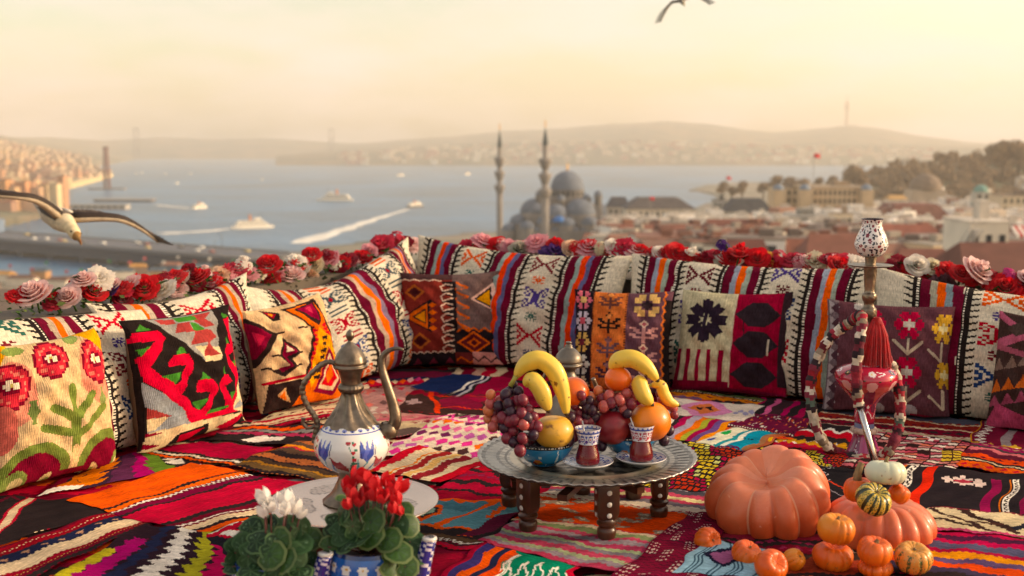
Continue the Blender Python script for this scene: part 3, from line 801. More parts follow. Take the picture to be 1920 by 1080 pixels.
def car(k, t, s):
    q = A_.lerp(B_, t) + uy * s; q.z = -59.2
    o = empty('car', q, math.atan2(ux.y, ux.x), 'small car driving over the bridge, barely a dot of paint', 'car', 'cars on the bridge')
    m = CARM[k % 5]
    b = MB(); b.box((0, 0, .55), (4.2, 1.8, .7)); b.box((-.2, 0, 1.15), (2.3, 1.6, .55), taper=.8); b.build('body', m, o)
    for sx in (-1.3, 1.3):
        for sy in (-.85, .85):
            w = MB(); w.M = Matrix.Translation((sx, sy, .33)) @ Matrix.Rotation(math.pi / 2, 4, 'X'); w.lathe([(.01, -.1), (.33, -.1), (.33, .1), (.01, .1)], 12); w.build('wheel', M['glassdark'], o)
for k in range(18): car(k, .3 + .66 * (k + rg.uniform(0, .8)) / 18, rg.choice([-9, -5, 5, 9]))

# ================================================================== boats
M['hullw'] = mat('ferry_white', 'efe6d4', rough=.5, var=.06, scale=.2)
M['hulld'] = mat('ferry_dark', '4a4038', rough=.5)
M['funnel'] = mat('funnel_orange', 'c8783a', rough=.5)
def ferry(px, py, length_px, ang, label, hullc='hullw', dark=False, name='ferry'):
    q = G(px, py, SEA); D = q.y; L = length_px / F * D
    o = empty(name, q, ang, label, 'boat', 'ferries on the strait')
    w = L * .2; h = L * .055
    def hullring(z, k): return [(-L / 2 * k, -w / 2 * .7), (-L / 2 * k * 1.02, 0), (-L / 2 * k, w / 2 * .7), (-L * .3, w / 2), (L * .25, w / 2), (L / 2 * k, w * .12), (L / 2 * k * 1.04, 0), (L / 2 * k, -w * .12), (L * .25, -w / 2), (-L * .3, -w / 2)]
    vs = [(x, y, -1) for x, y in hullring(0, .93)] + [(x, y, h) for x, y in hullring(1, 1)]
    n_ = 10
    MB().add(vs, [(i, (i + 1) % n_, n_ + (i + 1) % n_, n_ + i) for i in range(n_)] + [tuple(range(n_, 2 * n_))], None, False).build('hull', M['hulld' if dark else hullc], o)
    MB().box((-L * .03, 0, h * 1.6), (L * .74, w * .9, h * 1.2)).build('lower_deck', M['hullw'], o)
    MB().box((-L * .05, 0, h * 2.75), (L * .6, w * .8, h * 1.1)).build('upper_deck', M['hullw'], o)
    MB().box((L * .12, 0, h * 3.8), (L * .14, w * .5, h * 1.1)).build('wheelhouse', M['hullw'], o)
    MB().lathe([(w * .16, 0), (w * .14, h * 2.4), (w * .1, h * 2.5)], 12, (-L * .06, 0, h * 3.2)).build('funnel', M['funnel'], o)
    MB().tube([(L * .2, 0, h * 3), (L * .2, 0, h * 6.5)], L * .004, 5).build('mast', M['hulld'], o)
    for zz_, ll in ((h * 1.7, .68), (h * 2.85, .54)):
        for s in (-1, 1):
            for k in range(9):
                wd = link('window', WIN, o); wd.location = (-L * .04 + L * ll * ((k + .5) / 9 - .5), s * w * (.455 if zz_ < h * 2 else .405), zz_); wd.scale = (L * ll / 9 * .6, 1, h * .5)
    return o
ferry(628, 377, 70, math.pi * .98, 'large white ferry in mid strait with an orange funnel')
ferry(474, 428, 82, .55, 'white ferry coming out at left with a long wake behind it')
ferry(779, 388, 44, .9, 'small ferry at the head of the diagonal wake left of the minarets', dark=True)
ferry(375, 391, 44, 1.2, 'small pale ferry near the pier halls')
ferry(532, 305, 34, .1, 'dark ship faint in the haze at the far end of the strait', dark=True)
ferry(665, 310, 22, .4, 'tiny pale boat in the haze below the far ridge')
ferry(752, 330, 20, .8, 'tiny bright boat right of the large white ferry')
ferry(877, 328, 20, 1.0, 'tiny bright boat beside the farther minaret')
for px, py, s in ((255, 326, 7), (266, 325, 7), (332, 345, 9), (356, 327, 7), (310, 327, 6), (492, 338, 8)):
    q = G(px, py, SEA); L = s / F * q.y
    o = empty('small_boat', q, rg.uniform(0, 3), 'tiny white boat, a bright dot on the left open water', 'boat', 'tiny boats at left')
    MB().add([(-L / 2, -L * .18, 0), (L * .2, -L * .2, 0), (L / 2, 0, 0), (L * .2, L * .2, 0), (-L / 2, L * .18, 0), (-L / 2, -L * .22, L * .16), (L * .2, -L * .24, L * .16), (L * .58, 0, L * .2), (L * .2, L * .24, L * .16), (-L / 2, L * .22, L * .16)],
             [(0, 1, 6, 5), (1, 2, 7, 6), (2, 3, 8, 7), (3, 4, 9, 8), (4, 0, 5, 9), (5, 6, 7, 8, 9)], None, False).build('hull', M['hullw'], o)
    MB().box((-L * .05, 0, L * .28), (L * .4, L * .26, L * .24)).build('cabin', M['hullw'], o)
def wake(pts, w0, w1, label):
    P_ = [G(px, py, SEA + .25) for px, py in pts]; vs = []
    N = 24
    for k in range(N + 1):
        t = k / N * (len(P_) - 1); i = min(int(t), len(P_) - 2); q = P_[i].lerp(P_[i + 1], t - i)
        d = (P_[i + 1] - P_[i]).normalized(); nrm = Vector((-d.y, d.x, 0)); w = (w0 + (w1 - w0) * k / N) * (1 + .3 * rg.uniform(-1, 1))
        vs += [q - nrm * w, q + nrm * w]
    o = MB().add(vs, [(2 * k, 2 * k + 2, 2 * k + 3, 2 * k + 1) for k in range(N)]).build('wake', M['foam'])
    tag(o, label, 'wake', kind='stuff')
wake([(440, 428), (380, 434), (300, 438)], 5, 9, 'white foam trailing from the left ferry')
wake([(766, 392), (700, 412), (640, 432), (560, 456)], 2.5, 10, 'long pale wake running diagonally across the water')
wake([(366, 392), (330, 388), (292, 384)], 3, 5, 'short foam streak behind the small ferry by the pier')
# moored boats, stalls and roofs along the near left quay
rg = random.Random(31)
for k in range(16):
    px = -20 + k * 31 + rg.uniform(-8, 8); D = rg.uniform(520, 585) + k * 3
    q = P(px, 530, D)
    o = empty('harbour_kiosk', (q.x, D, -67), rg.uniform(-.4, .4), 'low kiosk or moored boat cabin on the near left waterfront', 'kiosk', 'kiosks on the near left waterfront')
    w = rg.uniform(7, 14)
    MB().box((0, 0, 2), (w, 6, 4)).build('wall', wallm(rg.choice(['d8ccb8', '8a7260', '5a6a7a', 'b88a5c'])), o)
    MB().gable((0, 0, 4), w, 6, 1.6).build('roof', roofm(rg.choice(['6a4a3c', 'b8843c', '4a5a66', '94614a'])), o)
    MB().tube([(w * .3, 0, 4), (w * .3, 0, 9)], .12, 5).build('pole', M['steel'], o)
    MB().box((w * .3 + .9, 0, 8.2), (1.6, .1, 1.4)).build('pennant', wallm(rg.choice(['c83a40', 'e0d8c8', '2a8a4a'])), o)

for k in range(22):
    px = 545 + k * 18 + rg.uniform(-6, 6); D = np.interp(px, [545, 700, 940], [600, 590, 560]) - rg.uniform(0, 90)
    q = P(px, 470, D); w = rg.uniform(8, 18)
    o = empty('market_hall', (q.x, D, -67), rg.uniform(-.4, .4), 'low dusky market roof on the waterfront left of the mosque', 'market hall', 'market roofs left of the mosque')
    MB().box((0, 0, 2.5), (w, 8, 5)).build('wall', wallm(rg.choice(['8a8680', '6a6a70', 'a89a8c', '54606c'])), o)
    MB().gable((0, 0, 5), w, 8, 2.2).build('roof', roofm(rg.choice(['5a6470', '4a5666', '6f7680', '70564a'])), o)
# ================================================================== the air
hz_ = MB().box((0, 4300, 128), (17600, 8800, 416))
hzm = bpy.data.materials.new('haze_air'); hzm.use_nodes = True
hn, hl = hzm.node_tree.nodes, hzm.node_tree.links
hn.clear(); ho = hn.new('ShaderNodeOutputMaterial'); pv = hn.new('ShaderNodeVolumePrincipled')
pv.inputs['Color'].default_value = (1.0, .94, .85, 1); pv.inputs['Density'].default_value = 1.7e-4; pv.inputs['Anisotropy'].default_value = .15
hl.new(pv.outputs['Volume'], ho.inputs['Volume'])
tag(hz_.build('haze', hzm), 'warm evening haze over the strait', kind='stuff')
# ================================================================== the roof terrace
M['cloth'] = cloth_mat('kilim_wool', 420, .20, .4, 'Y')
M['clothx'] = cloth_mat('kilim_cushion_wool', 460, .14, .45, 'X')
M['floor'] = mat('terrace_screed', '6b5a4c', rough=.9, bump=.3)
M['plaster'] = mat('parapet_plaster', '5f554a', rough=.9, bump=.3, bscale=30)
tag(MB().box((.2, 3.0, -.135), (9, 7.6, .25)).build('terrace_floor', M['floor']), 'roof terrace slab under the rugs', kind='structure')
LB0, LBD, LBN = Vector((-.42, 4.5, 0)), Vector((-.5, -.866, 0)), Vector((.866, -.5, 0))
RB0, RBD, RBN = Vector((-.40, 4.55, 0)), Vector((.871, -.491, 0)), Vector((-.491, -.871, 0))
def Lw(s, o=0., z=0.): return LB0 + LBD * s + LBN * o + Vector((0, 0, z))
def Rw(t, o=0., z=0.): return RB0 + RBD * t + RBN * o + Vector((0, 0, z))
def wallprism(pts): return [tuple(p)[:2] for p in pts]
tag(MB().prism(wallprism([Lw(3.6, -.10), Lw(-.2, -.10), Lw(-.2, -.34), Lw(3.6, -.34)]), -.01, .36).build('parapet', M['plaster']), 'low parapet carrying flowers behind the left cushions', 'parapet')
tag(MB().prism(wallprism([Rw(-.2, -.11), Rw(3.6, -.11), Rw(3.6, -.36), Rw(-.2, -.36)]), -.01, .35).build('parapet', M['plaster']), 'low parapet carrying flowers behind the back cushions', 'parapet')

# ------------------------------------------------------------------ the patchwork rug
rug = empty('patchwork_rug', (0, 3, 0), 0, 'patchwork of old red, orange and black kilims covering the terrace floor', 'rug')
rug_n = [0]
def kilim_detail(c):
    """stepped joins between the colours and small rows of woven motifs in the broader plain bands"""
    j = np.arange(c.w); k = (j // 2) % 2 == 0
    uni = np.abs(c.a - c.a[:, :1]).max(axis=(1, 2)) < .02
    r0 = None; runs = []
    for i in range(c.h + 1):
        if i < c.h and uni[i] and (r0 is None or np.abs(c.a[i, 0] - c.a[r0, 0]).max() < .02):
            if r0 is None: r0 = i
        else:
            if r0 is not None and 7 <= i - r0 <= 26: runs.append((r0, i))
            r0 = i if i < c.h and uni[i] else None
    for a, b in runs:
        if NPR.rand() < .8:
            m = (a + b) // 2; col = hx(['b5122f', '2a2122', '7a1830', '8a2a4a', 'b08468', '5a1226'][NPR.randint(6)]); per = NPR.randint(7, 13); hgt = min(3, (b - a) // 4)
            if np.abs(np.array(col) - c.a[m, 0]).max() < .08: continue
            for d in range(-hgt, hgt + 1):
                half = (hgt - abs(d)) * 1.2 + .5
                c.a[m + d, np.abs((j % per) - per / 2) < half] = col
    c.a[:, k] = np.roll(c.a[:, k], 1, axis=0)
def patch(cv, tl, tr, br, bl, layer=0, label=None, px=True, cell=.004):
    """one sewn-in kilim; the corners are photo pixels on the floor; cv = function(w, h) painting it"""
    c = [G(*p) for p in (bl, br, tr, tl)] if px else [Vector((*p, 0)) for p in (bl, br, tr, tl)]
    w = max((c[1] - c[0]).length, (c[2] - c[3]).length); h = max((c[3] - c[0]).length, (c[2] - c[1]).length)
    nu, nv = max(12, min(190, int(w / cell))), max(12, min(190, int(h / cell)))
    can = Cv(nu, nv, '701020', asp=h / w); cv(can); kilim_detail(can); can.wear()
    u, v = np.meshgrid(np.linspace(0, 1, nu + 1), np.linspace(0, 1, nv + 1))
    q = [np.array(p) for p in c]
    pos = q[0] * ((1 - u) * (1 - v))[..., None] + q[1] * (u * (1 - v))[..., None] + q[2] * (u * v)[..., None] + q[3] * ((1 - u) * v)[..., None]
    k = rug_n[0]; rug_n[0] += 1
    x, y = pos[..., 0], pos[..., 1]
    # wandering sewn edges and a soft unevenness of the pile
    e = np.minimum(np.minimum(u, 1 - u) * w, np.minimum(v, 1 - v) * h)
    pos[..., 0] += .006 * np.sin(v * 11 + k) * (e < .25); pos[..., 1] += .006 * np.sin(u * 13 + k * 2) * (e < .25)
    pos[..., 2] = .006 + .0017 * layer - (.006 if layer == 0 else 0) + .0022 * np.sin(x * 17) * np.sin(y * 13) + .0016 * np.sin(x * 41 + y * 29) + .0012 * np.sin(x * 67 - y * 83) + .0012 * np.clip(e / .010, 0, 1)
    pos[..., 1] -= 3
    o = sheet('kilim_patch', pos, can.a, M['cloth'], rug, (w, h))
    if label: o['label'] = label
    return o
K = 'black'
CB, CR, CM, CO, CC, CN, CG, CP, CT, CY, CW, CGr, CPk = '2a2122', 'b5122f', '6e1226', 'e2561a', 'd9bf98', '1f2440', '5d7a2e', '5a2550', '3f7f92', 'd8a22a', 'e6dccb', '8a857e', 'd0608a'
def S(axis, *it, **k): return lambda c: c.st(axis, list(it), **k)
# ground layer: long woven runners, mostly hidden under the patches sewn on top
def runner(cols): return lambda c: c.st('v', [(rnd.uniform(.5, 2), q) for q in cols * 3])
base_cols = [[CM, CR, CB, CR, CGr], [CR, CB, CO, CM, CC], [CM, CN, CR, CB], [CB, CM, CR, CO], [CR, CM, CC, CB, CR]]
for i in range(7):
    x0 = -2.0 + i * .6
    for j in range(5):
        y0 = 1.5 + j * .65
        patch(runner(base_cols[(i * 2 + j) % 5]), (x0, y0 + .66), (x0 + .61, y0 + .66), (x0 + .61, y0), (x0, y0), 0, px=False, cell=.012)

def p_black_v(c):
    c.a[:] = hx(CB)
    c.line([(.62, 1.0), (.42, .45), (.3, .12)], .11, CR); c.line([(.62, 1.0), (.42, .45), (.3, .12)], .065, CC)
    c.line([(-.1, .55), (.12, .3), (.3, .12), (-.1, .02)], .10, CR); c.line([(-.1, .55), (.12, .3), (.3, .12), (-.1, .02)], .055, CC)
    c.zig('v', .93, .05, 6, .05, '5a1828', 0, .5)
patch(p_black_v, (-60, 930), (128, 944), (205, 966), (-160, 1075), 1, 'black kilim with a cream and red angular line')
def p_navy(c):
    c.st('v', [(.10, CB), (.13, CM), (.10, '8a1828'), (.26, CC), (.26, CN), (.03, CB), (.24, '8c1a26'), (.07, CM)])
    c.dots('v', .86, 48, .025, CC, duty=.45); c.dots('v', .17, 48, .02, 'c89a50', duty=.4)
patch(p_navy, (-90, 1062), (200, 967), (290, 990), (30, 1106), 2, 'striped kilim of navy, cream and dark red')
def p_orange(c):
    c.st('v', [(.05, CO), (.05, CB), (.06, CC), (.05, CM), (.05, CM), (.04, CB), (.28, 'c00f34'), (.03, CB), (.06, '7a0f38'), (.045, CM), (.05, 'e8641e'), (.025, CB), (.29, 'f05a10')])
    c.zig('v', .175, .011, 26, .018, CW); c.zig('v', .645, .011, 26, .018, CW)
patch(p_orange, (130, 947), (362, 874), (690, 935), (372, 1010), 3, 'bright orange and crimson kilim with white zigzag lines')
def p_flame_left(c):
    c.st('u', [(.1, CM), (.22, '241820'), (.2, '3a2438'), (.2, '5a2a4a'), (.18, '9a1a5c'), (.16, CG), (.2, CB)])
    c.saw('u', .26, .10, .09, 5, 'd8721a', .1, .95, skew=True); c.saw('u', .13, .03, .06, 3, 'c8681e', .1, .9)
    c.saw('u', .62, .05, .05, 6, 'b01868'); c.saw('u', .76, .10, .05, 5, '5e7c2a', skew=True); c.saw('u', .92, .03, .06, 5, CW, .2, 1, skew=True)
    c.rect(0, 0, .24, .12, CW)
patch(p_flame_left, (190, 868), (300, 852), (378, 877), (62, 938), 2, 'dark flame-patterned kilim with orange and green tongues')
def p_flame_near(c):
    c.a[:] = hx('2a1822')
    c.saw('u', .06, .08, .05, 9, 'b8a830', 0, .6); c.saw('u', .17, .08, .06, 9, 'a01860', 0, .8); c.saw('u', .30, .04, .05, 9, CN)
    c.saw('u', .485, .05, .075, 10, 'e0d6c6'); c.saw('u', .70, .05, .07, 9, 'a8a02e', skew=True); c.saw('u', .82, .05, .06, 9, 'b81a50', skew=True); c.rect(.93, 0, 1, 1, CN); c.saw('u', .93, .02, .04, 9, '3a3a60')
patch(p_flame_near, (270, 992), (455, 1008), (480, 1130), (40, 1130), 3, 'kilim of white, lime and magenta flame columns')
def p_by_pot(c):
    c.a[:] = hx('1c1a22'); c.line([(.1, 1), (.25, .55), (.6, .2)], .16, CR); c.line([(.1, 1), (.25, .55), (.6, .2)], .10, CW); c.saw('v', .9, .10, .08, 6, CR); c.saw('v', 1.0, .03, .05, 6, CW)
patch(p_by_pot, (385, 1008), (560, 960), (640, 1010), (440, 1060), 4)
patch(S('v', (.2, CM), (.2, CB), (.25, '8a2030'), (.2, CC), (.15, CB)), (430, 1055), (640, 1000), (820, 1040), (500, 1140), 2)
def p_crimson_back(c):
    c.st('v', [(.06, CO), (.05, CB), (.07, CC), (.08, CB), (.7, 'a50d34'), (.06, CB)]); c.zig('v', .14, .02, 18, .03, CW)
patch(p_crimson_back, (375, 833), (512, 846), (440, 880), (272, 858), 3, 'small crimson kilim between the red and green pillow and the orange one')
def p_feather(c):
    c.a[:] = hx(CB); c.saw('v', .78, .08, .08, 9, CO, skew=True); c.saw('v', .60, .05, .07, 9, CGr, skew=True); c.saw('v', .45, .06, .07, 9, 'b03a58', skew=True)
    c.poly([(.35, .05), (.75, .1), (.7, .35), (.55, .3), (.5, .38), (.4, .3)], CW)
patch(p_feather, (440, 808), (640, 800), (560, 845), (385, 832), 4)
def p_brown(c):
    c.st('v', [(.05, CB), (.10, '6a5030'), (.05, 'a8742e'), (.10, '4a3628'), (.05, CB), (.15, 'b5683e'), (.12, CB), (.12, '5a4434'), (.04, 'c83a48'), (.09, 'e08a34'), (.13, '5a4434'), (.12, 'b5683e')], wob=.012)
patch(p_brown, (565, 833), (700, 852), (640, 920), (428, 881), 4, 'brown and burnt orange striped kilim behind the ewer tray')
def p_cream_red(c):
    c.st('v', [(.1, CM), (.12, CC), (.06, CR), (.2, 'e0c8a0'), (.04, CR), (.18, CC), (.1, CO), (.2, 'dcc4a4'), (.05, CR), (.12, CC)])
patch(p_cream_red, (610, 738), (740, 706), (720, 770), (430, 822), 3, 'cream kilim with thin red stripes')
def p_pinkgrey(c):
    c.a[:] = hx('a87a74')
    for k in range(60): c.dia(NPR.rand(), NPR.rand(), .05, .05, ['c03a48', 'b8a898', '6a4a48', 'c86a60'][k % 4])
    c.st('v', [(.5, 'c0606a'), (.5, 'b88478')], 0, .28); c.rect(0, 0, 1, .08, 'b8a488')
patch(p_pinkgrey, (650, 742), (800, 724), (850, 800), (660, 808), 4)
def p_reddia(c):
    c.a[:] = hx('3a2420'); c.ell(.65, .55, .25, .3, '7a1a34'); c.saw('v', .85, .1, .08, 6, '8a1428', 0, .4)
    c.line([(.2, 1), (.5, .1)], .06, 'd84028'); c.line([(.25, .8), (.95, .85), (.98, .4), (.45, .3)], .035, 'd84028'); c.bm(['.##.', '####', '.##.'], .02, .3, .2, .6, {'#': 'a88a88'})
patch(p_reddia, (775, 738), (930, 748), (905, 795), (738, 782), 5, 'dark kilim with a red diamond outline left of the grapes')
patch(S('v', (.3, '5c4a44'), (.35, 'b8a07c'), (.35, 'c0606c')), (700, 782), (860, 790), (830, 815), (720, 830), 4)
def p_navyback(c):
    c.st('u', [(.5, '1c2a52'), (.04, CW), (.05, CN), (.04, 'c8c0c0'), (.05, CB), (.36, 'a01038')])
patch(p_navyback, (850, 707), (965, 716), (920, 770), (770, 731), 5, 'navy blue kilim edged with white lines and crimson')
def p_backrow(c):
    c.st('v', [(.16, CM), (.2, CR), (.14, CN), (.3, '6a1c34'), (.2, CB)])
    for k in range(9): c.dia(.06 + k * .11, .35, .05, .12, [CO, 'd8a8a0', 'c03a70', CC][k % 4])
patch(p_backrow, (690, 697), (860, 697), (800, 732), (690, 738), 4)
patch(S('u', (.1, CR), (.1, CC), (.12, CM), (.1, 'b8907a'), (.1, CR), (.1, CC), (.2, CM)), (820, 694), (1000, 694), (960, 722), (840, 712), 3)
patch(S('v', (.3, CM), (.3, 'a01038'), (.1, CB), (.2, CR)), (930, 700), (1290, 735), (1270, 765), (880, 772), 2)
def p_diamonds(c):
    c.a[:] = hx('e0cbb0')
    cols = ['d8408a', 'e2681e', '6a2450', 'c060a0', '4a2c2a', 'd84a90', 'e07a9a']
    for r_ in range(7):
        for q in range(8):
            c.dia(q / 7.5 + (.066 if r_ % 2 else 0), .08 + r_ * .14, .062, .066, cols[(r_ * 3 + q // 3) % 7])
    c.rect(0, .80, 1, .83, 'd84a90'); c.zig('v', .9, .05, 5, .04, 'd84a90')
patch(p_diamonds, (838, 782), (985, 792), (900, 888), (705, 862), 5, 'pale kilim of pink, purple and orange diamonds beside the tray table')
def p_redcream(c):
    it = [(.16, 'c41a2c'), (.12, CC), (.06, 'e07a2a'), (.14, '9a2c2c'), (.12, 'dcae68'), (.14, '8e2a30'), (.12, 'd8c49c'), (.14, 'b51a28')]
    c.st('u', it)
    x = 0
    for w, q in it[:-1]:
        x += w; c.saw('u', x, .004, .022, 9, 'd9c29a', skew=True) if q != 'd8c49c' else None
patch(p_redcream, (782, 846), (925, 876), (828, 918), (690, 890), 6, 'red kilim with toothed cream stripes')
def p_crimblack(c):
    c.st('v', [(.2, 'a8102c'), (.05, CB), (.16, 'b01434'), (.08, CB), (.2, 'a80f30'), (.06, CB), (.2, 'b81428')], wob=.02); c.poly([(.7, .75), (1, .7), (1, .95), (.8, .95)], CC)
patch(p_crimblack, (905, 878), (1010, 896), (985, 958), (780, 948), 5, 'crimson and black striped kilim under the left of the table')
def p_teal(c):
    c.st('v', [(.12, CB), (.05, CO), (.5, '5a8a92'), (.33, '47717c')])
    c.saw('v', .97, .05, .08, 7, CO); c.line([(.35, .15), (.62, .75), (.75, 1)], .07, CO); c.saw('u', .8, .03, .03, 9, CO, .5, 1, skew=True)
    c.poly([(.68, .0), (1, .0), (1, .7), (.85, .55)], '5a1830'); c.poly([(.8, .0), (1, .0), (1, .45)], CB)
    c.dia(.18, .5, .16, .3, CO); c.dia(.18, .5, .12, .22, CB); c.dia(.18, .5, .09, .16, '8aa48a'); c.dia(.18, .5, .03, .06, CR)
patch(p_teal, (800, 948), (990, 948), (925, 1032), (735, 1000), 6, 'teal kilim with orange flames under the table leg')
def p_zigstrip(c):
    c.st('v', [(.3, 'b5122f'), (.1, CB), (.12, '5a1226'), (.3, '5c4430'), (.18, CB)]); c.zig('v', .5, .05, 14, .06, CW)
patch(p_zigstrip, (735, 998), (925, 1030), (890, 1050), (725, 1030), 7)
patch(S('v', (.1, CB), (.9, '8e0f2a'), (.2, '70102a')), (725, 1024), (905, 1044), (830, 1130), (700, 1130), 5, 'plain dark crimson kilim at the bottom edge')
def p_purpor(c):
    c.st('u', [(.12, 'a01030'), (.18, '3a3068'), (.16, CO), (.16, CN), (.16, 'd84a22'), (.06, CW), (.10, CB)])
patch(p_purpor, (905, 1034), (990, 1058), (910, 1130), (820, 1100), 8, 'short kilim striped purple, navy and orange')
def p_green(c):
    c.a[:] = hx('0f7a5a')
    for k in range(5): c.line([(.05 + k * .2, .2), (.15 + k * .2, .8), (.22 + k * .2, .35)], .03, CW)
    c.rect(.9, 0, 1, 1, CR)
patch(p_green, (958, 1050), (1090, 1076), (1060, 1130), (890, 1120), 8, 'emerald kilim with white scrawled motifs')
def p_pastel(c):
    c.st('v', [(.07, 'b04058'), (.07, '8a7a80'), (.06, '9aa07a'), (.10, 'b84860'), (.09, '7a7078'), (.07, '9aa57e'), (.10, 'b04460'), (.09, '9a8a90'), (.06, 'c05068'), (.10, '7f8a60'), (.07, 'c8b49a'), (.04, 'b04458')], wob=.008)
patch(p_pastel, (985, 985), (1262, 1028), (1185, 1100), (900, 1034), 9, 'worn pastel striped kilim in front of the table')
def p_orangemotif(c):
    c.a[:] = hx('d8491c')
    for k in range(26): 
        u0, v0 = NPR.rand(), .15 + .7 * NPR.rand()
        c.ell(u0, v0, .05, .045, '9a8270'); c.ell(u0, v0, .022, .02, 'd8c8b0')
    c.st('v', [(.5, 'd0b090'), (.5, 'c84a2a')], 0, .12); c.saw('v', .9, .06, .04, 14, 'c8b094'); c.rect(0, .95, 1, 1, '7a5a40')
patch(p_orangemotif, (1010, 938), (1330, 972), (1258, 1038), (960, 990), 8, 'orange kilim with grey flower motifs under the table')
def p_pastel2(c):
    c.st('v', [(.12, 'd8c8b4'), (.1, '7a7078'), (.1, 'c04a60'), (.12, 'd8c890'), (.1, 'b84a60'), (.12, '4c4850'), (.14, 'b8a8a8'), (.1, 'a83a54')], wob=.012)
patch(p_pastel2, (1080, 905), (1370, 932), (1345, 985), (1010, 942), 9)
def p_bricks(c):
    c.a[:] = hx('241a1c')
    for r_ in range(15):
        for q in range(17):
            f = math.sin((q + r_ * 1.0) * .55)
            col = 'd8b83a' if f > .6 else ('c8c878' if f > .25 and r_ % 4 < 2 else ('a8123e' if f > -.4 else 'c8402c'))
            u0 = (q + (.5 if r_ % 2 else 0)) / 17
            c.rect(u0 + .006, r_ / 15 + .012, u0 + .048, (r_ + 1) / 15 - .012, col)
patch(p_bricks, (1302, 838), (1470, 858), (1375, 945), (1175, 928), 10, 'coarse brick-stitch kilim in red, black and yellow')
def p_rainbow(c):
    c.st('u', [(.05, CB), (.11, CW), (.09, CB), (.12, 'a8104a'), (.12, 'a89aa8'), (.12, 'e8701a'), (.12, 'a8a838'), (.1, 'a01048'), (.1, '70508a'), (.12, 'e88a1e')])
patch(p_rainbow, (1262, 788), (1388, 802), (1312, 850), (1210, 828), 10, 'rainbow striped kilim right of the fruit')
def p_turq(c):
    c.st('u', [(.30, 'e0d8b8'), (.09, '2a8a92'), (.1, 'e0dcc8'), (.28, '1f8aa2'), (.08, '9a6a48'), (.15, 'a85a3c')])
    c.ell(.13, .7, .06, .12, '2a9a4a'); c.ell(.12, .25, .04, .08, '3a4a9a'); c.dots('v', .5, 16, .06, '17303c', .5, .7); c.ell(.92, .6, .04, .1, CY); c.rect(.35, 0, .75, .07, CP)
patch(p_turq, (1368, 820), (1478, 828), (1415, 862), (1305, 846), 11, 'small cream and turquoise kilim')
def p_octagon(c):
    c.a[:] = hx('dccbb8'); c.dia(.42, .5, .34, .62, 'd88ab0'); c.dia(.42, .5, .2, .36, 'dc7a4a'); c.poly([(.34, .35), (.42, .5), (.5, .65), (.52, .4), (.42, .5), (.32, .6)], CB)
    for k in range(4): c.ell(.78 + .06 * k, .4 + .15 * (k % 2), .035, .12, '9a94b0')
patch(p_octagon, (1262, 760), (1432, 776), (1398, 806), (1250, 790), 11, 'pale kilim with a pink and orange octagon')
def p_green_edge(c):
    c.st('v', [(.35, 'b84a3a'), (.3, 'd07a2c'), (.12, CB), (.14, '5a6a34'), (.1, CB)]); c.dots('v', .72, 30, .05, CC); c.saw('v', .3, .1, .1, 8, '6a4a6a', .0, .4); c.saw('v', .25, .1, .12, 8, CB, .5, 1)
patch(p_green_edge, (1262, 738), (1434, 760), (1412, 780), (1240, 762), 10)
patch(S('u', (.1, 'b01850'), (.14, CB), (.08, CPk), (.2, '3a2428'), (.1, 'a81850'), (.14, CB), (.1, 'a02048'), (.2, CB)), (1430, 756), (1560, 770), (1520, 802), (1400, 786), 9)
def p_speckle(c):
    c.a[:] = hx('6a1a38')
    for k in range(90): c.dia(NPR.rand(), .25 + .7 * NPR.rand(), .016, .035, ['c84a3a', 'd8c8b8', '3a1a24', 'd07a4a'][k % 4])
    c.st('v', [(1, CO), (.4, CB), (.5, CM), (.4, CB)], 0, .28); c.dots('v', .24, 26, .06, CW)
patch(p_speckle, (1400, 786), (1525, 800), (1480, 842), (1350, 822), 10)
def p_wavy(c):
    c.a[:] = hx(CB); c.st('v', [(1, 'b01830'), (.3, CW), (1, CB), (1, 'c0222e'), (.3, CW), (1, CB)], wob=.05); c.saw('v', .25, .04, .1, 8, 'c08a2a')
patch(p_wavy, (1510, 806), (1640, 818), (1600, 872), (1440, 850), 9)
def p_longband(c):
    c.st('v', [(.08, CM), (.16, 'a89a78'), (.05, 'b8a48a'), (.18, CM), (.04, CC), (.2, '8a2a24'), (.04, CC), (.25, '4c4c58')])
    c.dots('v', .56, 22, .04, '5a1226', duty=.5); c.dots('v', .75, 22, .04, '8a2a24', duty=.5); c.dots('v', .26, 22, .03, 'a02a34', duty=.4)
patch(p_longband, (1500, 768), (1850, 802), (1830, 850), (1480, 818), 8, 'long maroon and beige banded runner in front of the back cushions')
def p_brick2(c):
    c.a[:] = hx('3a1a1c')
    for r_ in range(13):
        for q in range(9):
            col = ['b8606a', 'c8705a', 'b84a5a', 'd8c8b8', '2a1a1a', 'c8807a'][(q * 2 + r_ * 3 + (q * r_) % 3) % 6]
            if q > 6 and 3 < r_ < 8: col = 'c8a83a'
            c.rect(q / 9 + .004, r_ / 13 + .02, (q + 1) / 9 - .004, (r_ + 1) / 13 - .014, col)
    c.bm(['#...#', '.#.#.', '..#..'], .5, .85, .7, 1, {'#': CW})
patch(p_brick2, (1640, 822), (1822, 842), (1792, 902), (1580, 890), 9, 'rose and cream block-woven kilim behind the white gourd')
patch(p_bricks, (1500, 848), (1640, 862), (1560, 905), (1450, 890), 8)
def p_rightstripes(c):
    c.st('v', [(.14, 'd85a24'), (.05, CB), (.04, CC), (.09, CB), (.18, 'd8481e'), (.14, '5a1a2c'), (.1, 'c86a70'), (.1, '3a3034'), (.2, '8a1a4a')], wob=.02)
patch(p_rightstripes, (1822, 842), (2010, 868), (2010, 925), (1790, 886), 10, 'black and orange striped kilim at the right edge')
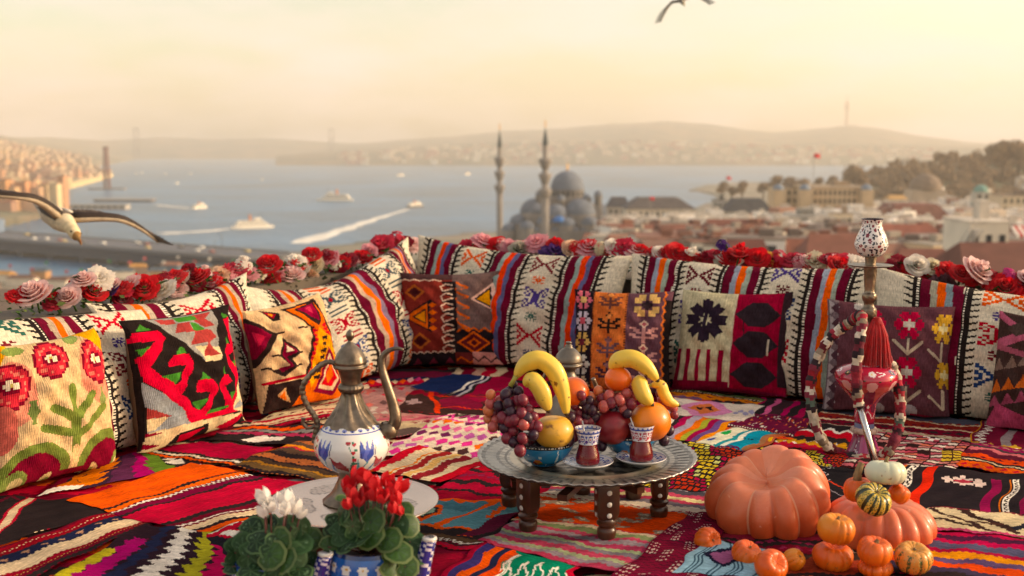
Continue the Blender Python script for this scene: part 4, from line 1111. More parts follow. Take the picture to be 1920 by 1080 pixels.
def p_rightmaroon(c):
    c.a[:] = hx('6e1a30'); c.st('u', [(.14, '8a7a78'), (.1, '6e1a30')], .3, .48); c.zig('u', .1, .04, 10, .04, CW); c.rect(0, 0, .02, 1, 'c8862a'); c.saw('v', .08, .03, .05, 8, 'c89a3a', .0, .5); c.zig('v', .03, .04, 14, .03, CW, .4, 1)
patch(p_rightmaroon, (1845, 800), (2010, 818), (2010, 872), (1812, 848), 9)
def p_darkright(c):
    c.a[:] = hx('241c20')
    c.rect(.02, 0, .045, 1, 'c86a2a'); c.rect(.06, 0, .11, 1, CW); c.zig('u', .085, .012, 12, .014, CB); c.rect(.17, .02, .25, .98, 'd2301f')
    c.rect(.60, .0, .66, .82, '8a1a48'); c.rect(.71, 0, .725, .84, 'c86a2a'); c.rect(.735, .02, .78, .84, CW); c.zig('u', .757, .014, 14, .014, CB); c.rect(.84, .03, 1.0, .78, '7e1640')
    c.bm(['......##......', '.##.######.##.', '####..##..####', '.##.######.##.', '......##......'], .30, .55, .56, .82, {'#': 'd8c0b4'}); c.dia(.43, .685, .06, .06, 'b03a4a')
patch(p_darkright, (1690, 888), (1990, 912), (1960, 992), (1640, 970), 11, 'black kilim with red bar, pale star and maroon rectangle')
def p_creammotif(c):
    c.a[:] = hx('d0bc94'); c.line([(.05, .9), (.55, .1)], .05, '3a2420'); c.line([(.0, .45), (.3, .3), (.5, .2)], .05, '3a2420'); c.line([(.3, .95), (.72, .18)], .07, '3a2420'); c.line([(.2, .5), (.6, .45)], .04, '4a2c24')
    c.line([(.72, .3), (.95, .85)], .06, '20202c'); c.line([(.78, .4), (1, .35)], .06, '20202c'); c.saw('v', .97, .05, .03, 20, '7a2c34'); c.saw('v', .03, .05, .03, 10, 'c04a70')
patch(p_creammotif, (1735, 968), (1960, 990), (1990, 1040), (1720, 1012), 12, 'cream kilim with dark brown angular motif')
def p_purpstripes(c):
    c.st('v', [(.1, CB), (.12, '3a3048'), (.12, 'd84a1e'), (.1, '5a4468'), (.14, 'd88a24'), (.08, 'a01a3a'), (.14, '54506a'), (.08, 'b01848'), (.1, '4a1a3a'), (.1, 'b01a44')], wob=.01)
patch(p_purpstripes, (1700, 1008), (1990, 1038), (1990, 1135), (1640, 1090), 10, 'purple, orange and crimson striped kilim in the right corner')
def p_plaid(c):
    c.a[:] = hx('7a1a34')
    for r_ in range(26):
        c.rect(0, r_ / 26, 1, r_ / 26 + .01, '4a1426')
        for q in range(4):
            if (r_ + q * 3) % 8 < 4: c.dots('v', r_ / 26 + .022, 16, .014, 'c8b0a4', q / 4 + .02, q / 4 + .16, .7)
patch(p_plaid, (1292, 980), (1360, 990), (1330, 1110), (1150, 1105), 12, 'maroon kilim with rows of pale dashes beside the small pumpkins')
def p_lightblue(c):
    c.a[:] = hx('8fb4c4')
    for r_ in range(22): c.rect(r_ / 22, 0, r_ / 22 + .012, 1, '3c5a6c')
    c.dia(.5, .55, .3, .34, '1c1c34'); c.dia(.5, .55, .22, .22, '9a5a80')
patch(p_lightblue, (1318, 1032), (1450, 1052), (1420, 1115), (1262, 1095), 13, 'light blue ribbed kilim with a dark diamond')
patch(S('v', (.2, CM), (.2, CB), (.2, '8a2a3a'), (.14, '4a3a34'), (.2, 'b0184a'), (.1, CB)), (1335, 985), (1560, 995), (1560, 1060), (1340, 1050), 8)
patch(S('v', (.3, 'b05a34'), (.1, CB), (.3, '8a3a28'), (.2, '3a2a24')), (1440, 1050), (1700, 1050), (1700, 1130), (1400, 1130), 7)
def p_backdark(c):
    c.a[:] = hx('1e1a1e'); c.line([(0, .4), (.5, .6), (1, .2)], .03, 'c0402c'); c.line([(0, .1), (.6, .3), (1, .05)], .02, 'a8a0a8'); c.zig('u', .5, .1, 6, .02, 'b8b0b0')
patch(p_backdark, (1480, 880), (1620, 895), (1600, 960), (1450, 945), 9)

# ------------------------------------------------------------------ cushions
def cushion(name, corners, cv, thick, label, cat, nu, nv, parent=None, back='6a5a4c', group=None, puff=.42, pinch=.06, seed=0, ears=.02, wr=.009, sag=.0, top_dip=0.):
    """a stuffed cushion: corners (bl, br, tr, tl) of its seam, woven cell colours on the front"""
    bl, br, tr, tl = [np.array(c, float) for c in corners]
    W = (np.linalg.norm(br - bl) + np.linalg.norm(tr - tl)) / 2; Hh = (np.linalg.norm(tl - bl) + np.linalg.norm(tr - br)) / 2
    can = Cv(nu, nv, 'd0c0a0', asp=Hh / W); cv(can); can.wear(.09, .04)
    org = (bl + br) / 2
    nrm = np.cross(br - bl, tl - bl); nrm /= np.linalg.norm(nrm)
    if nrm[1] > 0 and nrm[0] * 0 + nrm[1] > .2: nrm = -nrm
    def surf(nu, nv, side):
        u, v = np.meshgrid(np.linspace(0, 1, nu + 1), np.linspace(0, 1, nv + 1))
        a, b = 2 * u - 1, 2 * v - 1
        a2 = a * (1 - pinch * (1 - b * b) * np.abs(a) ** 1.5); b2 = b * (1 - pinch * 1.1 * (1 - a * a) * np.abs(b) ** 1.5)
        uu, vv = (a2 + 1) / 2, (b2 + 1) / 2
        p = bl * ((1 - uu) * (1 - vv))[..., None] + br * (uu * (1 - vv))[..., None] + tr * (uu * vv)[..., None] + tl * ((1 - uu) * vv)[..., None]
        t = (np.clip((1 - a * a) * (1 - b * b), 0, 1)) ** puff * (1 + .25 * (-b) * .6)
        ph = seed * 1.7
        wrk = wr * (np.sin(a * 7 + ph + 2 * np.sin(b * 3 + ph)) * np.cos(b * 5 - ph) + .6 * np.sin(a * 13 - b * 9 + ph) + .5 * np.sin((a + b) * 17 + ph)) * np.clip(1.2 - np.maximum(np.abs(a), np.abs(b)), .0, 1)
        rad = np.sin(np.arctan2(b, a) * 14 + ph) * .004 * np.clip((np.maximum(np.abs(a), np.abs(b)) - .6) / .4, 0, 1) * (1 - np.maximum(np.abs(a), np.abs(b)) ** 8)
        p = p + nrm * (side * (thick / 2 * t) + wrk + rad)[..., None]
        # limp corners
        e = np.clip((np.abs(a) - .8) / .2, 0, 1) * np.clip((np.abs(b) - .8) / .2, 0, 1)
        p = p + nrm * (ears * e * np.sin(seed * 3 + a * 2))[..., None]
        p[..., 2] -= top_dip * (1 - a * a) * np.clip(v, 0, 1) ** 2
        p[..., 2] = np.maximum(p[..., 2], .028 + .004 * np.sin(a * 9))
        return p - org
    fr = surf(nu, nv, 1); bk = surf(max(8, nu // 5), max(8, nv // 5), -1)
    kk = np.arange(bk.shape[0] * bk.shape[1]).reshape(bk.shape[:2])
    bq = np.stack([kk[:-1, :-1], kk[1:, :-1], kk[1:, 1:], kk[:-1, 1:]], -1).reshape(-1, 4)
    o = sheet(name, fr, can.a, M['clothx'], parent, (W, Hh), extra=[(bk.reshape(-1, 3), bq, hx(back))])
    o.location = Vector(org)
    return tag(o, label, cat, group)

# ---- long back cushions: cream panels with stitched motifs between striped bands
XM = ['#.........#', '##.......##', '.##.....##.', '#.##...##.#', '##.##.##.##', '.#..###..#.', '##.##.##.##', '#.##...##.#', '.##.....##.', '##.......##', '#.........#']
X2 = ['##.......##', '#.##...##.#', '.#.##.##.#.', '#.#.###.#.#', '.##.###.##.', '....###....', '.##.###.##.', '#.#.###.#.#', '.#.##.##.#.', '#.##...##.#', '##.......##']
STAR = ['.#.#.#.', '##.#.##', '..###..', '###.###', '..###..', '##.#.##', '.#.#.#.']
FORK = ['#......', '##.#...', '.##.#.#', '..####.', '###....', '..####.', '.##.#.#', '##.#...', '#......']
BAR = ['###########', '...........', '###########']
def bolster(layout, bands, seed=0):
    def f(c):
        c.a[:] = hx('cfc3ac')
        rg = random.Random(seed); x = 0; tot = sum(w for w, _ in layout)
        for w, kind in layout:
            x0, x1 = x / tot, (x + w) / tot; x += w
            d = x1 - x0
            if kind == 's':
                e = d * .13
                c.st('u', [(1.25, '5e1428'), (.8, bands[0]), (1.0, bands[1]), (.8, bands[2]), (1.25, '64142a')], x0 + e, x1 - e, wob=.002)
                for xe, sg in ((x0 + e * .5, -1), (x1 - e * .5, 1)):
                    c.rect(xe - e * .5, 0, xe + e * .5, 1, '241d1b')
                    c.dots('u', xe - sg * e * .25, 46, e * .32, 'e4dac6', duty=.55)
                    xo = xe + sg * e * .7
                    n = 20
                    for k in range(n):
                        v0 = (k + .2) / n
                        c.poly([(xo - sg * e * .3, v0), (xo + sg * e * .95, v0 + .024), (xo + sg * e * .8, v0 + .036), (xo - sg * e * .3, v0 + .022)], '241d1b')
            elif kind == 'm':
                u0, u1 = x0 + d * .17, x1 - d * .17
                seq = [(XM, .19), (STAR, .09), (X2, .19), (STAR, .09), (XM, .19), (STAR, .08)]
                v = 1.0 - rg.uniform(-.06, .06); cl = ['243a66', '5a1a24', 'b02030', '2e5a50', '70242c', '4a3a78', 'd2541e']; rg.shuffle(cl)
                for q, (bmx, hh) in enumerate(seq):
                    du = 0 if bmx is not STAR else (u1 - u0) * .27
                    c.bm(bmx, u0 + du, v - hh, u1 - du, v - .015, {'#': cl[q % 7]}); v -= hh + .012
            elif kind == 'b':     # bars and forked twigs
                u0, u1 = x0 + d * .14, x1 - d * .14; v = 1.0; cl = ['d2541e', '3a4a52', '9a1e2e', '3a4a76', 'd2541e', '3f5a4a']
                for q in range(5):
                    c.bm(BAR, u0 + .1 * d, v - .07, u1 - .1 * d, v - .01, {'#': cl[q % 6]}); v -= .085
                    c.bm([r_[::-1] for r_ in X2], u0, v - .16, u1, v - .005, {'#': cl[(q + 1) % 6]}); c.dia((u0 + u1) / 2, v - .08, d * .06, .03, '8a1420'); v -= .18
    return f
WARM = ('a08e7a', 'e2601c', 'b0a08c'); COOL = ('8a9a94', 'd8401f', '5a5a80'); MIX = ('b49a84', 'e4661e', '7a6a80')
FULL = [(.07, 'c'), (.185, 's'), (.17, 'm'), (.185, 's'), (.17, 'm'), (.185, 's'), (.10, 'c')]
def wallcorners(fn, a, b, zl, zr, fo=.08, bo=-.06, dx=0.):
    # a = image-left end, b = image-right end
    return (fn(a, fo, .0), fn(b, fo, .0), fn(b, bo, zr), fn(a, bo, zl))
gb = 'long striped back cushions'
cushion('back_cushion', wallcorners(Lw, 2.28, 1.36, .45, .37, .16, .03), bolster([(.10, 'c'), (.21, 's'), (.24, 'm'), (.19, 's'), (.2, 'm'), (.1, 'c')], WARM, 1), .19, 'nearest left back cushion, cream with one broad striped band, behind the rose pillow', 'cushion', 200, 110, group=gb, seed=1)
cushion('back_cushion', wallcorners(Lw, 1.50, .87, .40, .42, .07, -.05), bolster([(.04, 'c'), (.2, 's'), (.2, 'm'), (.12, 's'), (.05, 'c')], WARM, 2), .19, 'left back cushion behind the red and green pillow with one corner knob up', 'cushion', 170, 110, group=gb, seed=2, top_dip=.03)
cushion('back_cushion', wallcorners(Lw, .95, .30, .40, .36, .07, -.05), bolster([(.17, 'c'), (.18, 's'), (.2, 'b'), (.2, 's')], WARM, 3), .19, 'left back cushion with plain cream end behind the tan and orange pillow', 'cushion', 170, 110, group=gb, seed=3, top_dip=.03)
cushion('back_cushion', wallcorners(Lw, .66, -.02, .30, .475, .16, -.02), bolster([(.04, 'c'), (.22, 'b'), (.24, 's'), (.2, 'b'), (.14, 's'), (.08, 'c')], MIX, 4), .2, 'left back cushion nearest the corner, its orange bands curving down behind the ewer', 'cushion', 200, 120, group=gb, seed=4)
cushion('back_cushion', wallcorners(Rw, .0, .94, .485, .45, .10, -.05), bolster(FULL, COOL, 5), .2, 'back cushion right of the corner, its peaked corner up, behind the rust pillow', 'cushion', 220, 120, group=gb, seed=5, top_dip=.02)
cushion('back_cushion', wallcorners(Rw, .93, 1.84, .455, .45, .09, -.05), bolster(FULL, ('8f96a4', 'e25a1c', '96a090'), 6), .2, 'middle back cushion behind the cream and crimson pillow', 'cushion', 220, 120, group=gb, seed=6, top_dip=.01)
cushion('back_cushion', wallcorners(Rw, 1.80, 2.72, .455, .38, .12, -.02), bolster([(.14, 'c'), (.20, 's'), (.2, 'm'), (.19, 's'), (.17, 'm'), (.1, 'c')], ('a09a86', 'de5a20', '7a8a90'), 7), .2, 'right end back cushion behind the mauve flower pillow', 'cushion', 220, 120, group=gb, seed=7, top_dip=.02)

def pillow_px(cv, tl, tr, br, bl, label, thick=.15, seed=0, off=.085, n=(112, 112), lift=0., **k):
    b0, b1 = G(*bl), G(*br)
    d = (b1 - b0).normalized(); nb = Vector((-d.y, d.x, 0))          # away from the camera
    o0 = b0 + nb * off
    def hit(p):
        r_ = ray(*p); c = Vector((0, 0, H)); t = (o0 - c).dot(nb) / r_.dot(nb); return c + r_ * t
    t0, t1 = hit(tl), hit(tr)
    z = .012
    return cushion('throw_pillow', (b0 + Vector((0, 0, z)), b1 + Vector((0, 0, z)), t1, t0), cv, thick, label, 'pillow', n[0], n[1], seed=seed, group='square kilim throw pillows', **k)

ROSE = ['....mmmmmm......', '..mmrrrrrrmm....', '.mrrrprrprrrm...', '.mrpprrrrpprrm..', 'mrrprrmmrrrprm..', 'mrrrmmwwmmrrrrm.', 'mrprmwwywwmrprm.', 'mrrrmmwmwwmrrrm.', 'mrrprmmmmmrrprm.', '.mrrrrrrrrrrrm..', '.mrpprrrrrpprm..', '..mrrrprrrrrm...', '...mmrrrrrmm....', '.....mmmmm......']
PALR = {'m': '7a1a2c', 'r': 'c83a44', 'p': 'de7a68', 'w': 'ecd9b8', 'y': 'c8b060'}
def pa(c):
    c.a[:] = hx('d2b284')
    for u0, v0, u1, v1 in ((-.06, .50, .26, .86), (.68, .55, 1.02, .95), (.25, .70, .60, .97)):
        c.ell((u0 + u1) / 2, (v0 + v1) / 2 - .03, (u1 - u0) * .55, (v1 - v0) * .62, 'd88a70') if u0 != .25 else None
    c.bm(ROSE, -.08, .54, .26, .86, PALR); c.bm(ROSE, .27, .70, .60, .99, PALR); c.bm(ROSE, .70, .60, 1.02, .94, PALR)
    c.poly([(.72, 1), (1, 1), (1, .80), (.92, .86)], 'dc9a24'); c.poly([(0, 1), (.1, 1), (.03, .86), (0, .86)], 'dc9a24')
    c.ell(.13, .95, .10, .035, '7a8a48'); c.ell(.66, .97, .07, .04, '7f8f50'); c.saw('u', .23, .03, .03, 9, '6c7a40', .42, .58); c.saw('u', .86, .03, .03, 9, '7f8a50', .44, .58)
    c.ell(.02, .42, .10, .16, 'cc6a5c')
    for pts in ([(.56, .18), (.56, .62)], [(.56, .40), (.40, .50)], [(.56, .40), (.74, .54)], [(.56, .30), (.32, .38)], [(.56, .28), (.86, .44)]): c.line(pts, .065, '6f7d38')
    c.line([(.56, .2), (.57, .05)], .05, 'd8b984')
    for cx, sg in ((.26, 1), (.86, -1)):
        c.ell(cx, .05, .27, .24, '6f7d38'); c.ell(cx, .02, .21, .20, '74162a')
        c.ell(cx - .13 * sg, .03, .085, .10, '7f8a44'); c.ell(cx - .12 * sg, .02, .05, .06, 'd8c088'); c.ell(cx + .12 * sg, -.02, .06, .08, 'd4bc84'); c.ell(cx + .12 * sg, -.02, .03, .05, '7f8a44')
    c.rect(.40, 0, .72, .05, '74162a')
    c.a *= (1 + .05 * np.sin(c.U * 330)[..., None] * (NPR.rand(c.h, c.w, 1) > .35))
pillow_px(pa, (-14, 650), (184, 612), (220, 884), (-22, 944), 'cream pillow with red roses and green leaves at the left edge', .16, seed=1)
def pb(c):
    q = Quad((30, 90), (705, 12), (850, 865), (140, 1065)); BL_, RD, GN, GY, CRM, RO = '231b19', 'c01c34', '3f7a2c', '8d8983', 'd4bd92', '9c3f3c'
    c.a[:] = hx(BL_)
    def p(col, *pts): c.poly(q(*pts), col)
    p(GY, (150, 85), (585, 35), (592, 130), (552, 415), (450, 432), (280, 235)); p(CRM, (395, 310), (570, 320), (552, 415), (450, 432))
    p(RO, (195, 90), (305, 82), (300, 130), (215, 128)); p(RO, (310, 122), (392, 115), (402, 198), (288, 203)); p(RO, (435, 62), (565, 48), (500, 95), (578, 158), (480, 172), (432, 112)); p(RO, (402, 190), (520, 185), (568, 245), (505, 285), (372, 297)); p(RO, (470, 275), (552, 375), (438, 392))
    p(GN, (305, 78), (450, 62), (458, 102), (320, 114)); p(GN, (398, 118), (432, 125), (478, 187), (400, 190))
    p(RD, (42, 262), (58, 190), (185, 174), (236, 240), (130, 440), (185, 520), (258, 582), (300, 545), (322, 445), (208, 452), (245, 373), (350, 360), (386, 430), (300, 650), (372, 738), (432, 770), (468, 690), (478, 640), (372, 642), (398, 558), (480, 545), (526, 620), (478, 795), (620, 770), (720, 730), (800, 760), (380, 862), (250, 700), (100, 545), (70, 380), (152, 262))
    p(RD, (635, 112), (720, 98), (738, 160), (685, 185), (750, 280), (762, 430), (718, 650), (692, 768), (604, 792), (550, 600), (556, 545), (600, 514), (640, 518), (662, 562), (600, 598), (626, 672), (662, 722), (704, 560), (632, 430), (602, 368), (624, 298), (702, 294), (716, 346), (655, 378), (700, 430), (728, 440), (712, 320), (640, 190))
    for t in (((110, 122), (158, 172), (76, 182)), ((66, 312), (128, 300), (88, 362)), ((300, 308), (338, 360), (256, 372)), ((176, 515), (302, 490), (255, 578)), ((436, 492), (478, 545), (398, 560)), ((368, 706), (462, 690), (420, 768)), ((480, 775), (612, 738), (612, 758), (474, 806)), ((638, 66), (694, 100), (638, 106)), ((642, 252), (674, 290), (618, 298)), ((700, 425), (738, 400), (728, 462)), ((586, 458), (622, 510), (568, 515)), ((628, 652), (688, 630), (660, 706)), ((725, 205), (752, 215), (745, 245))): p(GN, *t)
    p('8a8e90', (95, 545), (250, 700), (378, 862), (140, 902)); p(RO, (118, 728), (248, 800), (128, 805)); p(CRM, (128, 808), (225, 800), (180, 880), (140, 895))
    p(CRM, (762, 520), (820, 770), (692, 768)); p('8a8e90', (755, 690), (815, 725), (700, 760)); p('b01c30', (770, 620), (800, 600), (790, 650))
    p(CRM, (138, 902), (840, 770), (860, 870), (138, 1070)); p('c8b28a', (138, 902), (840, 770), (840, 778), (138, 912))
    p(BL_, (240, 1050), (320, 930), (505, 872), (530, 950), (330, 1035)); p('b01a30', (328, 945), (492, 895), (420, 985), (335, 1012)); p('b01a30', (580, 902), (800, 778), (830, 800), (690, 918)); p(BL_, (680, 918), (812, 792), (850, 870), (730, 912)); p('8a1a30', (138, 905), (222, 910), (138, 928)); p('8a1a30', (140, 972), (222, 1002), (140, 1014))
pillow_px(pb, (228, 600), (421, 572), (455, 806), (262, 868), 'red, green and black hooked kilim pillow', .15, seed=2)
def pc(c):
    q = Quad((195, 560), (785, 415), (935, 1210), (345, 1345)); TN, DK, MR, OR, YO = 'd2b084', '2c1e1c', '7a1630', 'd9641c', 'd8902c'
    c.a[:] = hx(TN)
    def p(col, *pts): c.poly(q(*pts), col)
    p(DK, (190, 600), (395, 742), (270, 1010), (215, 900)); p(MR, (215, 650), (355, 745), (270, 930), (232, 850)); p('b02a44', (240, 720), (320, 760), (270, 840))
    p(DK, (295, 545), (420, 570), (415, 630), (375, 645)); p('a01e30', (320, 560), (400, 578), (380, 620)); p(YO, (345, 572), (385, 580), (372, 600))
    # S motif
    p(DK, (430, 765), (535, 880), (470, 935), (505, 985), (430, 1065), (340, 1010), (470, 995), (400, 905)); p(MR, (440, 800), (505, 880), (440, 920), (475, 985), (420, 1030), (400, 1000), (450, 980), (420, 900)); p('e8d4b0', (448, 830), (480, 870), (440, 885))
    for l in (((380, 740), (425, 730)), ((350, 908), (400, 905)), ((520, 882), (555, 876)), ((500, 985), (535, 972)), ((300, 1005), (345, 998)), ((525, 700), (610, 688)), ((790, 650), (850, 630)), ((790, 465), (830, 490))): c.line(q(*l), .02, DK)
    # orange lattice
    p(DK, (440, 540), (700, 460), (765, 640), (900, 860), (935, 1210), (500, 1310), (555, 1080), (635, 690)); p(OR, (470, 545), (690, 478), (745, 640), (880, 860), (915, 1200), (530, 1290), (580, 1080), (655, 690))
    p(DK, (520, 545), (690, 475), (712, 650), (690, 680)); p('8a1638', (545, 545), (680, 495), (700, 640)); p('c03a58', (600, 540), (650, 520), (660, 580))
    for k in range(12):
        t = k / 12; x = 640 - 70 * t + (0 if k % 2 else 6); y = 700 + 420 * t
        p('b01a28', (x, y), (x + 45, y + 18), (x, y + 36))
    for k in range(9):
        t = k / 9; x = 765 + 140 * t; y = 640 + 260 * t; p('b01a28', (x - 55, y + 30), (x - 5, y + 10), (x - 10, y + 50))
    p(YO, (690, 690), (800, 760), (620, 1150), (590, 1080)); p(YO, (800, 760), (900, 960), (905, 1100), (770, 860))
    for k in range(7):
        x = 720 - 14 * k; y = 760 + 50 * k; p(DK, (x, y), (x + 40, y - 18), (x + 30, y + 20), (x + 12, y + 14), (x + 6, y + 30))
        x = 790 + 14 * k; p(DK, (x, y), (x + 34, y + 10), (x + 16, y + 28))
    p(MR, (745, 830), (870, 1060), (800, 1200), (640, 1180)); p('d8b890', (745, 880), (840, 1060), (790, 1160), (670, 1150)); p('c82a30', (748, 910), (820, 1060), (780, 1130), (690, 1120)); p(OR, (750, 950), (790, 1050), (750, 1110), (715, 1060))
    p(DK, (345, 1120), (560, 1080), (530, 1300), (345, 1345)); p('c89a6a', (400, 1200), (450, 1140), (500, 1260)); p(OR, (420, 1210), (450, 1165), (475, 1240)); c.line(q((320, 1110), (560, 1060)), .03, 'b02030')
pillow_px(pc, (450, 585), (602, 547), (645, 758), (486, 790), 'tan pillow with orange lattice and dark S-shaped motif behind the ewer', .15, seed=3)
HOOK = ['..##....', '.#..##..', '.#....#.', '.##..##.', '...##...', '##......']
def pd(c):
    q = Quad((115, 345), (825, 345), (865, 1065), (150, 1065)); BR, DK, WH, OR = '7c2f28', '221a1c', 'd8b8a0', 'd2612a'
    c.a[:] = hx(BR)
    c.rect(0, .92, 1, 1, '4a3030'); c.rect(0, .0, 1, .13, '241a1e'); c.rect(.53, 0, 1, 1, '6a5450'); c.rect(.42, .13, .56, .9, DK)
    n = 7
    for k in range(n):
        v0 = .14 + k * .108
        c.poly([(.40, v0), (.53, v0 + .035), (.45, v0 + .065), (.49, v0 + .085), (.40, v0 + .095)], BR)
        c.line([(.53, v0 + .03), (.43, v0 + .0), (.41, v0 + .05), (.46, v0 + .085), (.52, v0 + .07)], .014, WH)
        c.line([(.56, v0 + .02), (.68, v0 + .04), (.60, v0 + .075), (.57, v0 + .10)], .02, OR)
        c.poly([(.56, v0), (.66, v0 + .04), (.58, v0 + .07)], '7a5a50')
    c.zig('v', .915, .008, 10, .012, WH, 0, .42); c.saw('v', .135, .012, .02, 14, DK, 0, .55); c.zig('v', .15, .012, 14, .012, WH, 0, .53)
    for (cx, cy) in ((.14, .78), (.18, .27)):
        c.dia(cx, cy, .11, .09, 'a85a2c'); c.dia(cx, cy, .075, .06, '4a1a1a'); c.dia(cx, cy, .045, .03, '3a1416')
    c.poly([(.0, .52), (.30, .70), (.36, .66), (.28, .60), (.36, .56), (.28, .52), (.36, .48), (.28, .44), (.36, .40), (.30, .36)], DK)
    c.poly([(.02, .52), (.27, .66), (.27, .39)], OR); c.poly([(.1, .52), (.25, .61), (.25, .44)], DK); c.poly([(.13, .52), (.24, .585), (.24, .46)], 'd8862c')
    for vv in (.64, .56, .48, .40): c.dia(.32, vv, .045, .03, OR)
    c.poly([(.70, .70), (.96, .90), (.98, .56)], 'e2b4a0'); c.poly([(.74, .70), (.92, .84), (.93, .60)], DK); c.poly([(.77, .70), (.90, .80), (.91, .63)], 'd8901e')
    for vv in (.85, .76, .67, .58): c.dia(.955, vv, .045, .038, 'e6c4b4'); 
    c.rect(.53, .13, 1, .38, DK); c.zig('v', .385, .02, 9, .02, OR, .55, 1)
    c.dia(.72, .25, .17, .12, OR); c.dia(.72, .25, .14, .095, '5a1e20'); c.dia(.72, .25, .07, .05, OR); c.dia(.72, .25, .04, .03, '5a1e20'); c.dia(1.0, .27, .1, .1, OR); c.dia(1.0, .27, .075, .075, '5a1e20')
    c.rect(.53, 0, 1, .14, '6a2a28'); c.rect(.70, .02, 1, .15, 'c88a80'); c.zig('v', .08, .03, 8, .025, '3a2a2a', .7, 1); c.zig('v', .06, .03, 6, .022, OR, .54, .70)
    for k in range(3): c.poly([(.1 + k * .16, .02), (.15 + k * .16, .09), (.19 + k * .16, .03)], '7a2a3a')
pillow_px(pd, (749, 510), (937, 508), (946, 697), (757, 697), 'rust brown pillow with white hooked line in the corner of the seat', .15, seed=4)
FLW = ['..##.##..', '.###.###.', '.##.o.##.', '...ooo...', '.##.o.##.', '.###.###.', '..##.##..']
PLANT = ['....o....', '...ooo...', '....o....', 'oo..o..oo', '.oo.o.oo.', '..ooooo..', 'oo..o..oo', '.ooooooo.', '....o....', '....o....']
DIAF = ['...##.##...', '..###.###..', '...##.##...', '.##.ooo.##.', '####ooo####', '.##.ooo.##.', '...##.##...', '..###.###..', '...##.##...']
def pe(c):
    c.a[:] = hx('5e3e48'); c.rect(0, 0, .21, 1, '221a20'); c.rect(.21, 0, .56, 1, 'c9703e'); c.rect(.94, 0, 1, .9, '201818'); c.zig('u', .93, .012, 12, .02, 'c86a34'); c.dots('u', .215, 40, .02, '5a3020'); c.dots('u', .555, 40, .02, '5a3020')
    for k, (a, b) in enumerate((('d06a78', 'd8b070'), ('c0b4c0', 'c05a68'), ('c8a05a', '6a2a34'), ('c0bcae', '40303a'), ('b8a080', '5a2a34'))): c.bm(DIAF, .0, .80 - k * .21, .205, .99 - k * .21, {'#': a, 'o': b})
    for k, col in enumerate(('6a4038', '241c18', '6a5058', '4a3440')): c.bm(PLANT, .27, .80 - k * .235, .51, 1.01 - k * .235, {'o': col}); c.dia(.39, .965 - k * .235, .035, .03, 'd88a50' if k < 2 else '8a6060')
    c.bm(FLW, .60, .74, .92, .97, {'#': 'd0a868', 'o': '241c20'}); c.bm(DIAF, .62, .76, .90, .95, {'o': '2c2024'})
    for k in range(3): c.bm(PLANT, .60, .48 - k * .23, .88, .70 - k * .23, {'o': 'c08a84'}); c.dia(.74, .665 - k * .23, .05, .04, 'd8b8a0'); c.dia(.74, .665 - k * .23, .03, .022, 'b05a60')
pillow_px(pe, (1078, 542), (1263, 545), (1258, 752), (1070, 742), 'pillow with dark, orange and mauve columns of small flowers behind the fruit', .15, seed=5)
SNOW = ['....##..##....', '.....####.....', '#.##..##..##.#', '##..#.##.#..##', '.##..####..##.', '...###..###...', '..####..####..', '..####..####..', '...###..###...', '.##..####..##.', '##..#.##.#..##', '#.##..##..##.#', '.....####.....', '....##..##....']
def pf(c):
    c.a[:] = hx('bdb391'); c.rect(.52, 0, 1, 1, '8e1530'); c.rect(0, 0, .52, .12, '7a1630')
    cx, cy = .27, .70
    for k in range(8):
        a = k * math.pi / 4; ca, sa = math.cos(a), math.sin(a)
        def w(r_, s_): return (cx + .21 * (r_ * ca - s_ * sa), cy + .22 * (r_ * sa + s_ * ca))
        c.poly([w(.15, 0), w(.45, .24), w(.95, .22), w(.86, 0), w(.95, -.22), w(.45, -.24)], '2a1f2c')
    c.dia(cx, cy, .05, .05, 'bdb391'); c.rect(cx - .02, cy - .22, cx + .02, cy + .22, '2a1f2c')
    for k in range(5): c.rect(.02 + k * .10, .10, .06 + k * .10, .42, '8a1832')
    c.rect(0, .06, .52, .12, '7a1630')
    for vv in (.77, .49, .20): c.poly([(.53, vv), (.66, vv + .12), (.80, vv + .12), (.93, vv), (.80, vv - .12), (.66, vv - .12)], '2b2026')
    c.line([(.84, .54), (.84, .40)], .018, 'c0b09a'); c.rect(.93, .12, 1, 1, '332228'); c.rect(.515, .06, .525, 1, 'c8b8a0'); c.rect(.0, .0, 1, .05, '6e1630'); c.line([(.61, .72), (.62, .55)], .01, '2b2026')
    c.a *= (1 + .06 * NPR.randn(1, c.w, 1))
pillow_px(pf, (1280, 542), (1489, 548), (1476, 760), (1256, 742), 'half cream half crimson pillow with dark snowflake and comb motif', .15, seed=6)
FL5 = ['...rrr.rrr...', '..rrrrrrrrr..', '...rrrrrrr...', '.rr.rrwrr.rr.', 'rrrrwwwwwrrrr', 'rrrrwwwwwrrrr', '.rr.rrwrr.rr.', '...rrrrrrr...', '..rrrr.rrrr..', '...rr...rr...']
